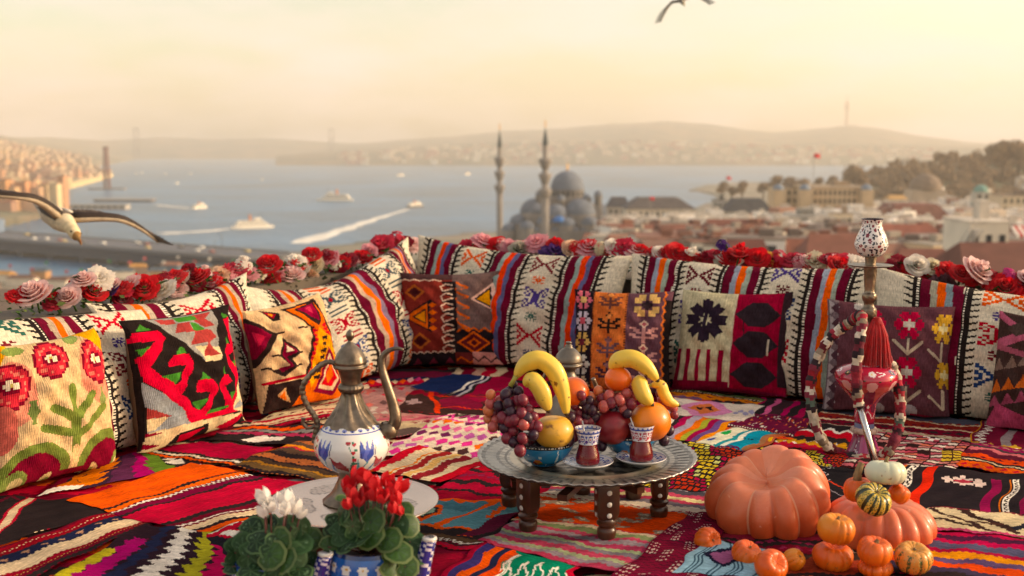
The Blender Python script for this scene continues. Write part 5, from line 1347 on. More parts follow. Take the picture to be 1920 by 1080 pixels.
def pg(c):
    c.a[:] = hx('5c373e'); c.rect(.0, 0, .10, 1, '6a5a5e')
    for k in range(7): c.poly([(.02, .02 + k * .14), (.11, .09 + k * .14), (.02, .15 + k * .14)], 'a09494'); c.poly([(.10, .02 + k * .14), (.03, .08 + k * .14), (.10, .14 + k * .14)], '4a3038')
    for cx in (.37, .66):
        for v0 in (.68, .26):
            if cx == .37 and v0 == .26: pass
            c.bm(FL5, cx - .115, v0, cx + .115, v0 + .26, {'r': 'b02440', 'w': 'c0b8a8'})
            c.line([(cx, v0), (cx, v0 - .13)], .018, 'b8a890'); c.line([(cx - .11, v0 - .02), (cx, v0 - .13), (cx + .11, v0 - .02)], .022, 'b8a890')
    c.bm(FL5, .84, .66, 1.02, .92, {'r': 'c89a3a', 'w': 'd8c890'}); c.line([(.82, .60), (.93, .50), (.93, .66)], .02, 'b8a890'); c.bm(FL5, .88, .28, 1.05, .50, {'r': 'c89a3a', 'w': 'd8c890'}); c.line([(.84, .2), (.95, .1), (.95, .26)], .02, 'b8a890')
    c.ell(.68, .05, .07, .06, '9a9090'); c.ell(.44, .05, .06, .05, '9a9090'); c.rect(.7, 0, .9, .03, '9a2a40'); c.ell(.28, .96, .06, .04, 'b0a8a0')
pillow_px(pg, (1551, 560), (1792, 574), (1781, 800), (1540, 780), 'mauve brown pillow with red flowers behind the water pipe', .15, seed=7)
def ph(c):
    c.a[:] = hx('402e2a')
    c.line([(.0, .70), (.9, 1.05)], .09, 'b05a70'); c.line([(.0, .98), (.5, .72)], .06, 'b05a70'); c.line([(.0, .70), (.6, .60), (1, .8)], .05, '9a5060'); c.dia(.22, .86, .12, .07, '4a3a34')
    for k in range(8): c.poly([(k * .13, .30 + k * .03), (.065 + k * .13, .42 + k * .03), (.13 + k * .13, .33 + k * .03)], 'cc6a34'); c.poly([(k * .13, .18 + k * .03), (.065 + k * .13, .29 + k * .03), (.13 + k * .13, .21 + k * .03)], '9a4a60'); c.poly([(k * .13, .48 + k * .03), (.065 + k * .13, .6 + k * .03), (.13 + k * .13, .51 + k * .03)], '7a6458')
    c.poly([(-.02, .02), (.1, .22), (.7, .02)], 'b04a68'); c.dia(.48, .17, .05, .05, 'b04a60'); c.poly([(.66, .08), (.72, .25), (1, .12)], 'a85a40')
pillow_px(ph, (1874, 582), (2092, 606), (2088, 850), (1846, 812), 'dark brown pillow with pink and orange teeth at the right edge', .15, seed=8)
# ================================================================== flowers along the parapets
def petal_bloom(layers, seed, n=5, m=5, ruffle=.0):
    """a bloom of cupped petals; layers = (count, base radius, top radius, height, half-width, curl, z0)"""
    rg = random.Random(seed); mb = MB()
    for li, (cnt, r0, r1, h, hw, curl, z0) in enumerate(layers):
        for k in range(cnt):
            a = 2 * math.pi * (k + li * .37) / cnt + rg.uniform(-.2, .2); s_ = rg.uniform(.88, 1.12); vs = []
            for i in range(m + 1):
                t = i / m
                for j in range(n + 1):
                    x = 2 * j / n - 1
                    wdt = hw * (math.sin(math.pi * (.12 + .80 * t)) ** .7) / max(.25, .5)
                    rr = (r0 + (r1 - r0) * t ** .8) * s_ + curl * max(0, t - .55) ** 2 * 5
                    aa = a + x * wdt
                    z = z0 + h * s_ * (t - .22 * t * t * abs(x) ** 2) - curl * max(0, t - .6) ** 2 * 3 + ruffle * math.sin(x * 7 + k) * t
                    rr *= 1 - .10 * x * x + ruffle * 2 * math.sin(x * 9 + k * 2) * t
                    vs.append((rr * math.cos(aa), rr * math.sin(aa), z))
            fs = [(i * (n + 1) + j, i * (n + 1) + j + 1, (i + 1) * (n + 1) + j + 1, (i + 1) * (n + 1) + j) for i in range(m) for j in range(n)]
            mb.add(vs, fs)
    return mb
ROSE_L = [(3, .03, .09, .70, 1.2, .0, .22), (3, .07, .17, .70, 1.05, .01, .2), (4, .12, .27, .68, .95, .03, .16), (5, .18, .40, .64, .82, .06, .10), (5, .26, .56, .58, .78, .10, .04), (6, .34, .72, .50, .70, .15, -.03), (6, .38, .86, .38, .64, .20, -.10)]
OPEN_L = [(5, .02, .20, .40, .8, .05, .25), (7, .08, .42, .42, .6, .12, .15), (9, .14, .66, .34, .5, .16, .08), (10, .2, .9, .18, .42, .18, .0)]
BUD_L = [(3, .05, .14, .9, 1.1, .0, .0), (3, .12, .26, .86, 1.1, .03, .0), (4, .2, .40, .74, .95, .10, -.02), (5, .25, .58, .5, .7, .16, -.05)]
BLOOMS = {'rose': petal_bloom(ROSE_L, 1).mesh('rose_bloom'), 'rose2': petal_bloom(ROSE_L, 7).mesh('rose_bloom'), 'peony': petal_bloom(OPEN_L, 2, ruffle=.035).mesh('peony_bloom'), 'bud': petal_bloom(BUD_L, 3).mesh('tulip_bloom')}
def cluster_mesh(seed):
    rg = random.Random(seed); mb = MB()
    for k in range(26):
        d = Vector((rg.gauss(0, 1), rg.gauss(0, 1), abs(rg.gauss(0, 1)) + .15)).normalized(); p = d * rg.uniform(.6, .85)
        M_ = Matrix.Translation(p) @ d.to_track_quat('Z', 'Y').to_matrix().to_4x4() @ Matrix.Scale(.30, 4)
        mb.M = M_
        for a in range(5):
            an = a * 1.2566; ca, sa = math.cos(an), math.sin(an)
            mb.add([(0, 0, 0), (ca * .55 - sa * .35, sa * .55 + ca * .35, .18), (ca * 1.0, sa * 1.0, .1), (ca * .55 + sa * .35, sa * .55 - ca * .35, .18)], [(0, 1, 2, 3)])
    mb.M = None
    return mb.mesh('cluster_bloom')
BLOOMS['cluster'] = cluster_mesh(4)
FM = {}
FCOL = {'red': 'd60f1e', 'crimson': '96102a', 'pink': 'e8a4ac', 'pale pink': 'f0cdc8', 'white': 'ece4d8', 'peach': 'eac4a4', 'cream': 'e4d8b8', 'purple': '4a1c72', 'magenta': 'c43a86', 'dusty pink': 'c07a7c', 'mauve': '7a4c54', 'yellow': 'dca43a', 'grey cream': 'bcb3a0', 'rose red': 'cc2c48'}
def fmat(c):
    if c not in FM: FM[c] = mat('petal_' + c.replace(' ', '_'), FCOL[c], rough=.65, var=.12, scale=14, sheen=.2, spec=.3, transl=.5)
    return FM[c]
M['leaf'] = mat('flower_leaf', '3c5a24', rough=.5, var=.3, scale=20, transl=.3)
def leaf_mesh():
    mb = MB(); vs = []
    N = 8
    for i in range(N + 1):
        t = i / N; w = .38 * math.sin(math.pi * min(1, t * .97 + .03)) ** .8
        z = .18 * math.sin(t * 2.4)
        vs += [(t, -w, z + w * .35), (t, 0, z), (t, w, z + w * .35)]
    fs = []
    for i in range(N):
        for j in range(2): fs.append((i * 3 + j, i * 3 + j + 1, (i + 1) * 3 + j + 1, (i + 1) * 3 + j))
    return mb.add(vs, fs).mesh('leaf')
LEAF = leaf_mesh(); LEAF.materials.append(M['leaf'])
FLOWERS = [(66, 552, 70, 'pale pink', 'rose'), (130, 556, 50, 'pale pink', 'rose2'), (158, 525, 46, 'pale pink', 'rose2'), (186, 521, 46, 'white', 'peony'), (178, 549, 46, 'red', 'rose'), (206, 545, 34, 'purple', 'peony'), (230, 562, 38, 'crimson', 'rose'), (247, 528, 32, 'pale pink', 'peony'), (273, 539, 54, 'red', 'rose2'), (306, 542, 46, 'white', 'peony'), (332, 541, 40, 'pale pink', 'rose'), (328, 519, 40, 'red', 'peony'), (376, 521, 48, 'red', 'rose'), (402, 535, 44, 'red', 'rose2'), (354, 507, 32, 'crimson', 'rose'), (414, 514, 34, 'peach', 'rose2'), (100, 568, 34, 'rose red', 'peony'),
    (455, 498, 42, 'white', 'cluster'), (478, 516, 38, 'cream', 'cluster'), (505, 497, 50, 'red', 'rose'), (508, 526, 38, 'red', 'rose2'), (528, 522, 34, 'peach', 'peony'), (548, 517, 48, 'pale pink', 'rose'), (581, 516, 34, 'peach', 'rose2'), (556, 489, 34, 'white', 'peony'), (590, 496, 38, 'cream', 'rose'), (585, 478, 38, 'red', 'rose'), (613, 486, 42, 'pink', 'peony'), (634, 500, 30, 'crimson', 'peony'), (651, 490, 44, 'crimson', 'rose2'), (679, 483, 38, 'red', 'rose'), (716, 470, 34, 'pale pink', 'rose'), (728, 466, 30, 'rose red', 'peony'), (744, 459, 18, 'purple', 'cluster'), (767, 452, 22, 'white', 'bud'), (776, 460, 26, 'pale pink', 'bud'),
    (868, 466, 28, 'rose red', 'peony'), (935, 462, 40, 'red', 'rose'), (956, 462, 32, 'pink', 'rose2'), (976, 470, 46, 'grey cream', 'rose'), (1006, 455, 42, 'pink', 'peony'), (1001, 476, 38, 'cream', 'rose2'), (1040, 475, 50, 'purple', 'peony'), (1072, 467, 38, 'peach', 'rose'), (1104, 465, 42, 'pink', 'peony'), (1126, 468, 34, 'cream', 'cluster'), (1105, 484, 38, 'red', 'rose2'), (1165, 468, 36, 'white', 'peony'), (1188, 473, 32, 'magenta', 'peony'), (1222, 478, 38, 'red', 'rose'), (1246, 478, 40, 'red', 'rose2'), (1268, 474, 44, 'red', 'rose'), (1277, 486, 36, 'dusty pink', 'rose'), (1306, 488, 36, 'red', 'rose2'), (1326, 488, 26, 'rose red', 'peony'), (1354, 463, 32, 'purple', 'cluster'), (1350, 490, 34, 'grey cream', 'cluster'), (1386, 478, 54, 'red', 'bud'), (1422, 485, 46, 'red', 'rose'), (1404, 498, 30, 'crimson', 'peony'), (1446, 486, 32, 'yellow', 'peony'), (1452, 501, 38, 'red', 'rose2'), (1472, 502, 30, 'rose red', 'peony'), (1496, 493, 38, 'pink', 'cluster'), (1524, 502, 36, 'red', 'rose'), (1530, 489, 38, 'cream', 'peony'), (1572, 498, 46, 'red', 'rose2'), (1604, 496, 40, 'white', 'peony'),
    (1682, 500, 28, 'rose red', 'peony'), (1696, 516, 34, 'red', 'rose'), (1720, 498, 46, 'white', 'rose'), (1748, 500, 38, 'cream', 'rose2'), (1742, 516, 34, 'crimson', 'rose'), (1731, 532, 36, 'pink', 'rose2'), (1768, 530, 46, 'mauve', 'rose'), (1774, 507, 40, 'red', 'peony'), (1802, 514, 46, 'red', 'rose2'), (1830, 509, 64, 'pale pink', 'rose'), (1824, 545, 40, 'dusty pink', 'rose2'), (1858, 530, 34, 'rose red', 'peony'), (1885, 541, 64, 'red', 'rose'), (1888, 519, 38, 'magenta', 'cluster'), (1916, 530, 44, 'crimson', 'rose2'), (1950, 540, 50, 'red', 'rose')]
ORD = ['first', 'second', 'third', 'fourth', 'fifth', 'sixth', 'seventh', 'eighth', 'ninth', 'tenth', 'eleventh', 'twelfth', 'thirteenth', 'fourteenth', 'fifteenth', 'sixteenth', 'seventeenth', 'eighteenth', 'nineteenth', 'twentieth', 'twenty-first', 'twenty-second', 'twenty-third', 'twenty-fourth', 'twenty-fifth', 'twenty-sixth'] + ['number %d' % k for k in range(27, 90)]
KIND = {'rose': 'rose', 'rose2': 'rose', 'peony': 'ruffled bloom', 'bud': 'tulip-shaped bloom', 'cluster': 'blossom cluster'}
NAMEK = {'rose': 'rose', 'rose2': 'rose', 'peony': 'ruffled_flower', 'bud': 'tulip_flower', 'cluster': 'flower_cluster'}
fm_cache = {}
def bloom_data(kind, c):
    if (kind, c) not in fm_cache:
        me = BLOOMS[kind].copy(); me.materials.append(fmat(c)); fm_cache[(kind, c)] = me
    return fm_cache[(kind, c)]
seen = {}
rg = random.Random(77)
# smaller blooms that close the row between the large ones
for px in list(range(30, 775, 13)) + list(range(870, 1600, 13)) + list(range(1672, 1935, 12)):
    near = [f for f in FLOWERS[:86] if abs(f[0] - px) < 40]
    if not near: continue
    py = sum(f[1] for f in near) / len(near) + rg.uniform(-9, 9)
    FLOWERS.append((px + rg.uniform(-6, 6), py - 2, rg.uniform(26, 42), rg.choice(['red', 'red', 'red', 'red', 'rose red', 'rose red', 'crimson', 'pale pink', 'white', 'white', 'pink']), rg.choice(['rose', 'rose2', 'peony', 'peony', 'cluster', 'bud'])))
for px, py, d, c, kind in sorted(FLOWERS):
    # distance: a little behind the cushion line of the wall it lies on
    r_ = ray(px, py)
    if px < 782: o0, nn, back = LB0, LBN, -.14
    else: o0, nn, back = RB0, RBN, -.15
    if d > 44: back += .03
    dep = ((o0 + nn * back).dot(nn)) / (Vector((r_.x, r_.y, 0)).dot(nn))
    q = Vector((0, 0, H)) + r_ * dep
    rad = d / F * q.y * (.52 if kind.startswith('rose') else .56); q.z += rad * .22
    size = 'large ' if d >= 44 else ('small ' if d < 35 else ''); wall_ = 'left' if px < 782 else ('middle' if px < 1300 else 'right'); key = (c, KIND[kind], size, wall_); seen[key] = seen.get(key, 0) + 1
    side = ORD[seen[key] - 1]
    o = empty(NAMEK[kind], q - Vector((0, 0, rad * .3)), 0, '%s%s %s, %s such from the left in the %s flowers' % (size, c, KIND[kind], side, wall_), 'flower', 'flowers along the parapets')
    b = link('bloom', bloom_data(kind, c), o)
    tilt = rg.uniform(.45, 1.0) if kind != 'bud' else rg.uniform(.1, .4)
    b.scale = (rad,) * 3; b.rotation_euler = (tilt, rg.uniform(-.35, .35), rg.uniform(-.5, .5))
    for k in range(rg.choice([1, 2, 2])):
        a = rg.uniform(0, 6.28); l = link('leaf', LEAF, o); s = rad * rg.uniform(.8, 1.25)
        l.scale = (s, s, s); l.rotation_euler = (rg.uniform(-.5, .5), rg.uniform(-.5, .2), a); l.location = (math.cos(a) * rad * .45, .02 + math.sin(a) * rad * .3, -rad * .25)
    MB().tube([(0, .005, -.0), (rg.uniform(-.01, .01), .03, -.02 - rad * .6)], .003, 5).build('stem', M['leaf'], o)

# loose greenery pushed between the blooms
rg = random.Random(55); gm = MB()
for k in range(1500):
    if k % 2: q = Lw(rg.uniform(.0, 2.4), rg.uniform(-.22, -.08), rg.uniform(.33, .42))
    else: q = Rw(rg.uniform(.1, 2.7), rg.uniform(-.24, -.10), rg.uniform(.32, .41))
    s = rg.uniform(.012, .026); a = rg.uniform(0, 6.28); d = Vector((math.cos(a), math.sin(a), rg.uniform(-.2, .8))).normalized(); sd = d.cross(Vector((rg.uniform(-1, 1), rg.uniform(-1, 1), 1))).normalized() * s * .42
    gm.add([q, q + d * s * .5 - sd, q + d * s * 1.2 + Vector((0, 0, -.002)), q + d * s * .5 + sd], [(0, 1, 2, 3)], rg.choice(['3c5a24', '4a6a2a', '2f4a1e', '5a6a30', '33401c']), False)
tag(gm.build('greenery', mat('loose_leaves', rough=.55, attr=True, var=.2, transl=.3)), 'loose green leaves between the blooms on the parapets', 'leaves', kind='stuff')
# ================================================================== metalwork
def metal_mat(name, base, dark, rough=.35, scale=30, attr=False):
    m = mat(name, base, rough=rough, metal=.92, var=.25, scale=scale, bump=.25, bscale=150, bdist=.001, attr=attr, detail=6)
    return m
M['brass'] = mat('antique_brass', '7c6e5e', rough=.38, metal=.9, var=.5, scale=34, bump=.35, bscale=110, bdist=.0015, detail=7)
M['tin'] = metal_mat('tinned_copper', 'a39c90', '40382f', .34, attr=True)
M['tray2'] = mat('pale_copper', rough=.22, metal=.95, var=.12, scale=8, attr=True, bump=.04, bscale=60)
M['silver'] = mat('steel_rod', 'c8c6c4', rough=.22, metal=1.0, var=.05)
M['glaze'] = mat('painted_glaze', rough=.12, attr=True, var=.05, coat=.6, scale=30)
M['wood'] = mat('dark_walnut', '40210f', rough=.38, var=.45, scale=22, coat=.35, bump=.15, bscale=90)
M['pearl'] = mat('mother_of_pearl', 'c8c4bc', rough=.25, var=.1, coat=.4)

def painted(mb, prof, n, cv, c=(0, 0, 0), th0=0.):
    """lathe whose faces take the colours of a pattern canvas (u round, v along the profile)"""
    hh, ww = cv.a.shape[:2]
    def col(u, v): return tuple(cv.a[min(hh - 1, int(v * hh)), min(ww - 1, int(((u + th0) % 1) * ww))])
    return mb.lathe(prof, n, c, col)
def smooth_prof(pts, k=6):
    """Catmull-Rom through profile points"""
    out = []; P_ = [pts[0]] + list(pts) + [pts[-1]]
    for i in range(1, len(P_) - 2):
        for s in range(k):
            t = s / k; a, b, c, d = P_[i - 1], P_[i], P_[i + 1], P_[i + 2]
            out.append(tuple(.5 * (2 * b[q] + (c[q] - a[q]) * t + (2 * a[q] - 5 * b[q] + 4 * c[q] - d[q]) * t * t + (3 * b[q] - a[q] - 3 * c[q] + d[q]) * t ** 3) for q in range(len(pts[0]))))
    return out + [tuple(pts[-1])]
def spath(pts, k=6): return [Vector(p) for p in smooth_prof([tuple(p) for p in pts], k)]

def tray(name, loc, rad, m, label, cols, flutes=60, rim=.010, scallop=.010, well=.62, flute=1.0):
    o = empty(name, loc, .3, label, 'tray')
    n = 240
    prof = [(.001, 0), (well * .25, 0), (well * .5, 0), (well * .8, 0), (well * .96, .0), (well, .002), (well * 1.02, .006), (well * 1.06, .006), (well * 1.10, .002), (well * 1.14, .004), (well * 1.18, .0035), (.80, .006), (.86, .0075), (.93, .009), (.965, .0105), (.985, .0135), (1.0, .0125), (.995, .009), (.96, .005), (.85, .001), (.6, -.004), (.001, -.004)]
    prof = [(r * rad, z * (rim / .010)) for r, z in prof]
    fine = []
    for a, b in zip(prof[:-1], prof[1:]):
        k = max(1, int(math.hypot(b[0] - a[0], b[1] - a[1]) / .005))
        for s in range(k): fine.append((a[0] + (b[0] - a[0]) * s / k, a[1] + (b[1] - a[1]) * s / k))
    fine.append(prof[-1])
    top_end = max(range(len(fine)), key=lambda i: fine[i][0])
    mb = MB(); vs = []; 
    for i, (r, z) in enumerate(fine):
        e = max(0, (r / rad - .9) / .1)
        for k in range(n):
            t = 2 * math.pi * k / n
            q = r * (1 + scallop * e * (abs(math.cos(t * flutes / 2)) - .5))
            zz = z + flute * (.0012 * math.sin(t * flutes) * max(0, min(1, (r / rad - .78) / .06)) * max(0, min(1, (.96 - r / rad) / .04)) if i < top_end else 0) + flute * .0016 * e * math.cos(t * flutes)
            vs.append((q * math.cos(t), q * math.sin(t), zz))
    fs, cc = [], []
    for i in range(len(fine) - 1):
        r = (fine[i][0] + fine[i + 1][0]) / 2 / rad
        for k in range(n):
            fs.append((i * n + k, i * n + (k + 1) % n, (i + 1) * n + (k + 1) % n, (i + 1) * n + k)); cc.append(cols(r, (k + .5) / n) if i < top_end else '57514a')
    mb.add(vs, fs, cc).build('plate', m, o)
    return o
def engr(r, u):
    """engraved ornament, dark with old patina in the lines"""
    t = u * 2 * math.pi
    if r > .955: return 'b4afa6'
    if r > .80:
        k = (u * 30) % 1
        return '4a4640' if (k < .07 or (.25 < k < .31 and .83 < r < .92) or (.5 < k < .58 and .83 < r < .92)) else ('86827a' if r > .93 or r < .82 else 'a8a49a')
    if r > .70: return '6f6a62' if abs(r - .75) < .012 else ('b4ada0' if (u * 90) % 1 > .3 else '7a746a')
    if r > .62: return 'c0b49c'
    a = math.sin(t * 16 + 14 * r) * math.sin(34 * r) + .7 * math.sin(t * 9 - 22 * r) * math.sin(t * 4)
    return '3c3833' if a > .35 else ('6e685f' if a > .05 else 'a49c8e')
def engr2(r, u):
    """plain coppery plate with six curling arabesque medallions cut into it"""
    t = u * 2 * math.pi
    if r > .965: return 'c4b4a8'
    w = (u * 5) % 1 - .5
    x, y = w * 2 * math.pi / 5 * r, r - .62
    d = math.hypot(x / 1.6, y * 1.15); a = math.atan2(y, x)
    if d < .185:
        if d > .170: return '6e6058'
        s = math.sin(52 * d + 2 * a + 1.5 * math.sin(3 * a)); return '75675f' if abs(s) < .30 else 'b0a094'
    if .30 < r < .325: return '786a62'
    return 'c2b2a6'

TC = Vector((G(1100, 860, .15).x, G(1100, 860, .15).y, .15))
tray_big = tray('serving_tray', TC, .243, M['tin'], 'large round engraved tin tray on the low wooden stand', engr)
EC = Vector((G(663, 941, .12).x, G(663, 941, .12).y, .12))
tray_sm = tray('serving_tray', EC, .174, M['tray2'], 'smaller coppery tray under the blue and white ewer', engr2, 40, rim=.0035, scallop=.0, well=.30, flute=0.)

# ------------------------------------------------------------------ folding stand with inlaid legs
st = empty('tray_stand', (TC.x, TC.y, 0), 0, 'low dark wooden stand with pearl-inlaid turned legs', 'stand')
for px, py in ((1137, 1034), (990, 1020), (1235, 992), (955, 968), (1095, 978), (1205, 955)):
    g = G(px, py - 8); d = Vector((g.x - TC.x, g.y - TC.y, 0)); a = math.atan2(d.y, d.x)
    if d.length > .19: d = d.normalized() * .19
    if py == 978: d = Vector((0.0, .15, 0)); a = math.pi / 2
    if py == 955: d = Vector((.12, .13, 0)); a = math.atan2(.13, .12)
    L = MB(); L.M = Matrix.Translation(d) @ Matrix.Rotation(a, 4, 'Z')
    # block: slightly tapered, chamfered
    w, t = .024, .019
    ring = lambda z, k: [(x * k, y * k, z) for x, y in ((t, -w * .7), (t, w * .7), (t * .7, w), (-t * .7, w), (-t, w * .7), (-t, -w * .7), (-t * .7, -w), (t * .7, -w))]
    zs = [(.062, .70), (.066, .86), (.078, 1.0), (.136, 1.0), (.1385, .97)]
    vs = [p for z, k in zs for p in ring(z, k)]
    L.add(vs, [(i * 8 + k, i * 8 + (k + 1) % 8, (i + 1) * 8 + (k + 1) % 8, (i + 1) * 8 + k) for i in range(4) for k in range(8)] + [tuple(range(32, 40))], None, False)
    L.lathe([(.012, .0025), (.0145, .006), (.0185, .022), (.0205, .034), (.020, .041), (.0165, .045), (.017, .048), (.0215, .052), (.0215, .057), (.017, .061), (.016, .064)], 16)
    leg = L.build('leg', M['wood'], st, sharp=40)
    for zz in (.123, .098, .074):
        D = MB(); D.M = L.M @ Matrix.Translation((t * (1.0), 0, zz)) @ Matrix.Rotation(math.pi / 2, 4, 'Y'); D.lathe([(.0001, .0012), (.0048, .0012), (.0056, .0004), (.0056, -.001)], 14); D.build('pearl_inlay', M['pearl'], leg)
        D = MB(); D.M = L.M @ Matrix.Translation((0, -w, zz)) @ Matrix.Rotation(math.pi / 2, 4, 'X'); D.lathe([(.0001, .0012), (.0042, .0012), (.0050, .0004), (.0050, -.001)], 14); D.build('pearl_inlay', M['pearl'], leg)
for a in (0.15, 1.2, 2.25):
    b = MB(); b.M = Matrix.Rotation(a, 4, 'Z') @ Matrix.Translation((0, 0, .100 + a * .008)); b.box((0, 0, 0), (.34, .022, .014)); b.build('crossbar', M['wood'], st)

# ------------------------------------------------------------------ the small stool under the ewer tray
sl = empty('stool', (EC.x, EC.y, 0), 0, 'small dark stool hidden under the coppery tray', 'stool')
MB().lathe([(.001, .095), (.085, .095), (.09, .101), (.09, .110), (.085, .1145), (.001, .1145)], 28).build('seat', M['wood'], sl, sharp=40)
for k in range(4):
    a = k * math.pi / 2 + .6
    MB().tube([(.065 * math.cos(a), .065 * math.sin(a), .098), (.082 * math.cos(a), .082 * math.sin(a), .003)], [.011, .008], 10).build('leg', M['wood'], sl)

# ------------------------------------------------------------------ ewer with painted ceramic body
def ewer_canvas():
    c = Cv(220, 90, 'e6e2dc')
    BL, RD, GN, TQ, NV = '3a4fa8', 'a81a28', '2a7a5a', '4a9ab0', '24306a'
    for k in range(22):
        u = (k + .5) / 22; c.ell(u, .86, .014, .045, '7a86c8'); c.ell(u, .84, .006, .02, NV); c.line([(u + .02, .95), (u + .026, .98)], .004, NV)
    c.rect(0, .775, 1, .80, BL); c.rect(0, .765, 1, .77, RD)
    for k in range(5):
        u = k / 5 + .06
        # tulip
        for s, col in ((-1, BL), (0, '5a6ac0'), (1, BL)):
            c.poly([(u, .34), (u - .022 + s * .016, .44), (u + s * .030, .70), (u + .012 + s * .016, .46)], col)
        c.line([(u - .03, .42), (u - .036, .62)], .004, NV); c.line([(u + .03, .42), (u + .04, .64)], .004, NV)
        c.line([(u, .34), (u - .02, .22), (u - .01, .06)], .008, TQ); c.poly([(u - .01, .08), (u - .05, .20), (u - .045, .42), (u - .03, .24)], TQ); c.poly([(u + .0, .08), (u + .035, .16), (u + .045, .36), (u + .022, .22)], '3a70b0')
        v = u + .085
        c.poly([(v + .03, .16), (v - .04, .24), (v - .055, .44), (v - .02, .34), (v - .01, .38), (v + .03, .24)], RD); c.poly([(v + .03, .16), (v + .06, .24), (v + .05, .42), (v + .035, .28)], GN); c.line([(v - .045, .28), (v - .05, .42)], .004, '5a1018')
        for s in range(4): c.ell(u + .135 + .006 * (s % 2), .28 + s * .12, .010, .028, 'c02838'); c.ell(u + .147 - .012 * (s % 2), .34 + s * .11, .006, .02, GN)
        c.ell(u + .115, .66, .010, .03, RD); c.line([(u + .115, .64), (u + .13, .5)], .003, GN)
    return c
ew = empty('ewer', (EC.x - .002, EC.y + .004, .1215), 0, 'tall brass ewer with blue and white painted ceramic body', 'ewer')
MB().lathe(smooth_prof([(.060, 0), (.061, .003), (.056, .008), (.044, .020), (.034, .040), (.028, .058), (.030, .072)], 5), 40, rmod=lambda t, v: 1 + .025 * math.cos(t * 16) * (1 - v)).build('foot', M['brass'], ew)
mb = MB(); painted(mb, smooth_prof([(.028, .070), (.052, .084), (.071, .108), (.0765, .132), (.071, .155), (.057, .176), (.050, .182)], 9), 220, ewer_canvas(), th0=.02); mb.build('body', M['glaze'], ew)
MB().lathe(smooth_prof([(.055, .178), (.050, .186), (.040, .200), (.028, .222), (.021, .242), (.0195, .252)], 6), 64, rmod=lambda t, v: 1 + .085 * math.cos(t * 9 + v * 4.5) * math.sin(math.pi * min(1, v + .02)) ** .5).build('shoulder', M['brass'], ew)
MB().lathe(smooth_prof([(.0195, .252), (.0225, .256), (.025, .263), (.0225, .270), (.0195, .273)], 6), 60, rmod=lambda t, v: 1 + .07 * abs(math.sin(t * 10))).build('collar', M['brass'], ew)
MB().lathe(smooth_prof([(.0195, .272), (.0205, .285), (.0255, .303), (.029, .308)], 5), 36).build('neck', M['brass'], ew)
lid = MB().lathe(smooth_prof([(.029, .307), (.0335, .309), (.0345, .313), (.032, .317), (.0325, .322), (.029, .335), (.021, .350), (.011, .361), (.006, .367), (.0045, .371), (.007, .376), (.0085, .383), (.006, .391), (.001, .396)], 5), 48, rmod=lambda t, v: 1 + .03 * abs(math.cos(t * 5)) * (.3 < v < .6)).build('lid', M['brass'], ew)
sp = spath([(.066, 0, .168), (.082, 0, .172), (.090, -.004, .195), (.083, -.004, .235), (.072, -.004, .275), (.064, -.004, .310), (.066, -.004, .335), (.080, -.006, .350), (.096, -.008, .354), (.108, -.008, .351)], 6)
MB().tube(sp, [max(.0028, .0165 - .0138 * (i / len(sp)) ** .8) for i in range(len(sp))], 12).build('spout', M['brass'], ew)
MB().lathe([(.017, .150), (.021, .160), (.019, .176), (.014, .182)], 16, (.074, 0, 0)).build('spout_base', M['brass'], ew)
hd = spath([(-.029, 0, .318), (-.045, 0, .322), (-.062, 0, .312), (-.082, 0, .292), (-.096, 0, .268), (-.097, 0, .245), (-.088, 0, .22), (-.076, 0, .20), (-.069, 0, .178), (-.074, 0, .155), (-.076, 0, .135)], 7)
MB().tube(hd, [.0048 + .0018 * abs(math.sin(i * .9)) for i in range(len(hd))], 10).build('handle', M['brass'], ew)
MB().tube(spath([(-.072, 0, .175), (-.088, 0, .17), (-.098, 0, .18), (-.097, 0, .193)], 5), [.004, ] * 15 + [.006], 8).build('handle_curl', M['brass'], ew)

ew.scale = (1.0, 1.0, .895)
# ------------------------------------------------------------------ second ewer behind the fruit
e2p = P(1066, 700, 2.93)
e2 = empty('ewer', (e2p.x, 2.93, .008), 0, 'dark metal ewer standing behind the fruit bowls', 'ewer')
M['pewter'] = metal_mat('dull_pewter', '7d7468', '2c2620', .42)
MB().lathe(smooth_prof([(.055, 0), (.05, .006), (.025, .03), (.022, .05), (.05, .08), (.062, .11), (.055, .15), (.035, .185), (.022, .205), (.030, .216), (.040, .219), (.030, .225), (.020, .24), (.018, .252), (.026, .262)], 5), 40).build('body', M['pewter'], e2)
MB().lathe(smooth_prof([(.026, .260), (.036, .262), (.0375, .268), (.034, .272), (.036, .276), (.033, .290), (.022, .304), (.012, .311), (.010, .317), (.007, .320), (.008, .326), (.001, .328)], 5), 40).build('lid', M['pewter'], e2)
MB().tube(spath([(.05, -.01, .13), (.075, -.02, .16), (.075, -.02, .20), (.062, -.03, .235)], 6), [.009] * 10 + [.006] * 9, 10).build('spout', M['brass'], e2)
MB().tube(spath([(-.03, .01, .262), (-.06, .01, .24), (-.07, .01, .19), (-.055, .01, .14)], 6), .005, 8).build('handle', M['brass'], e2)

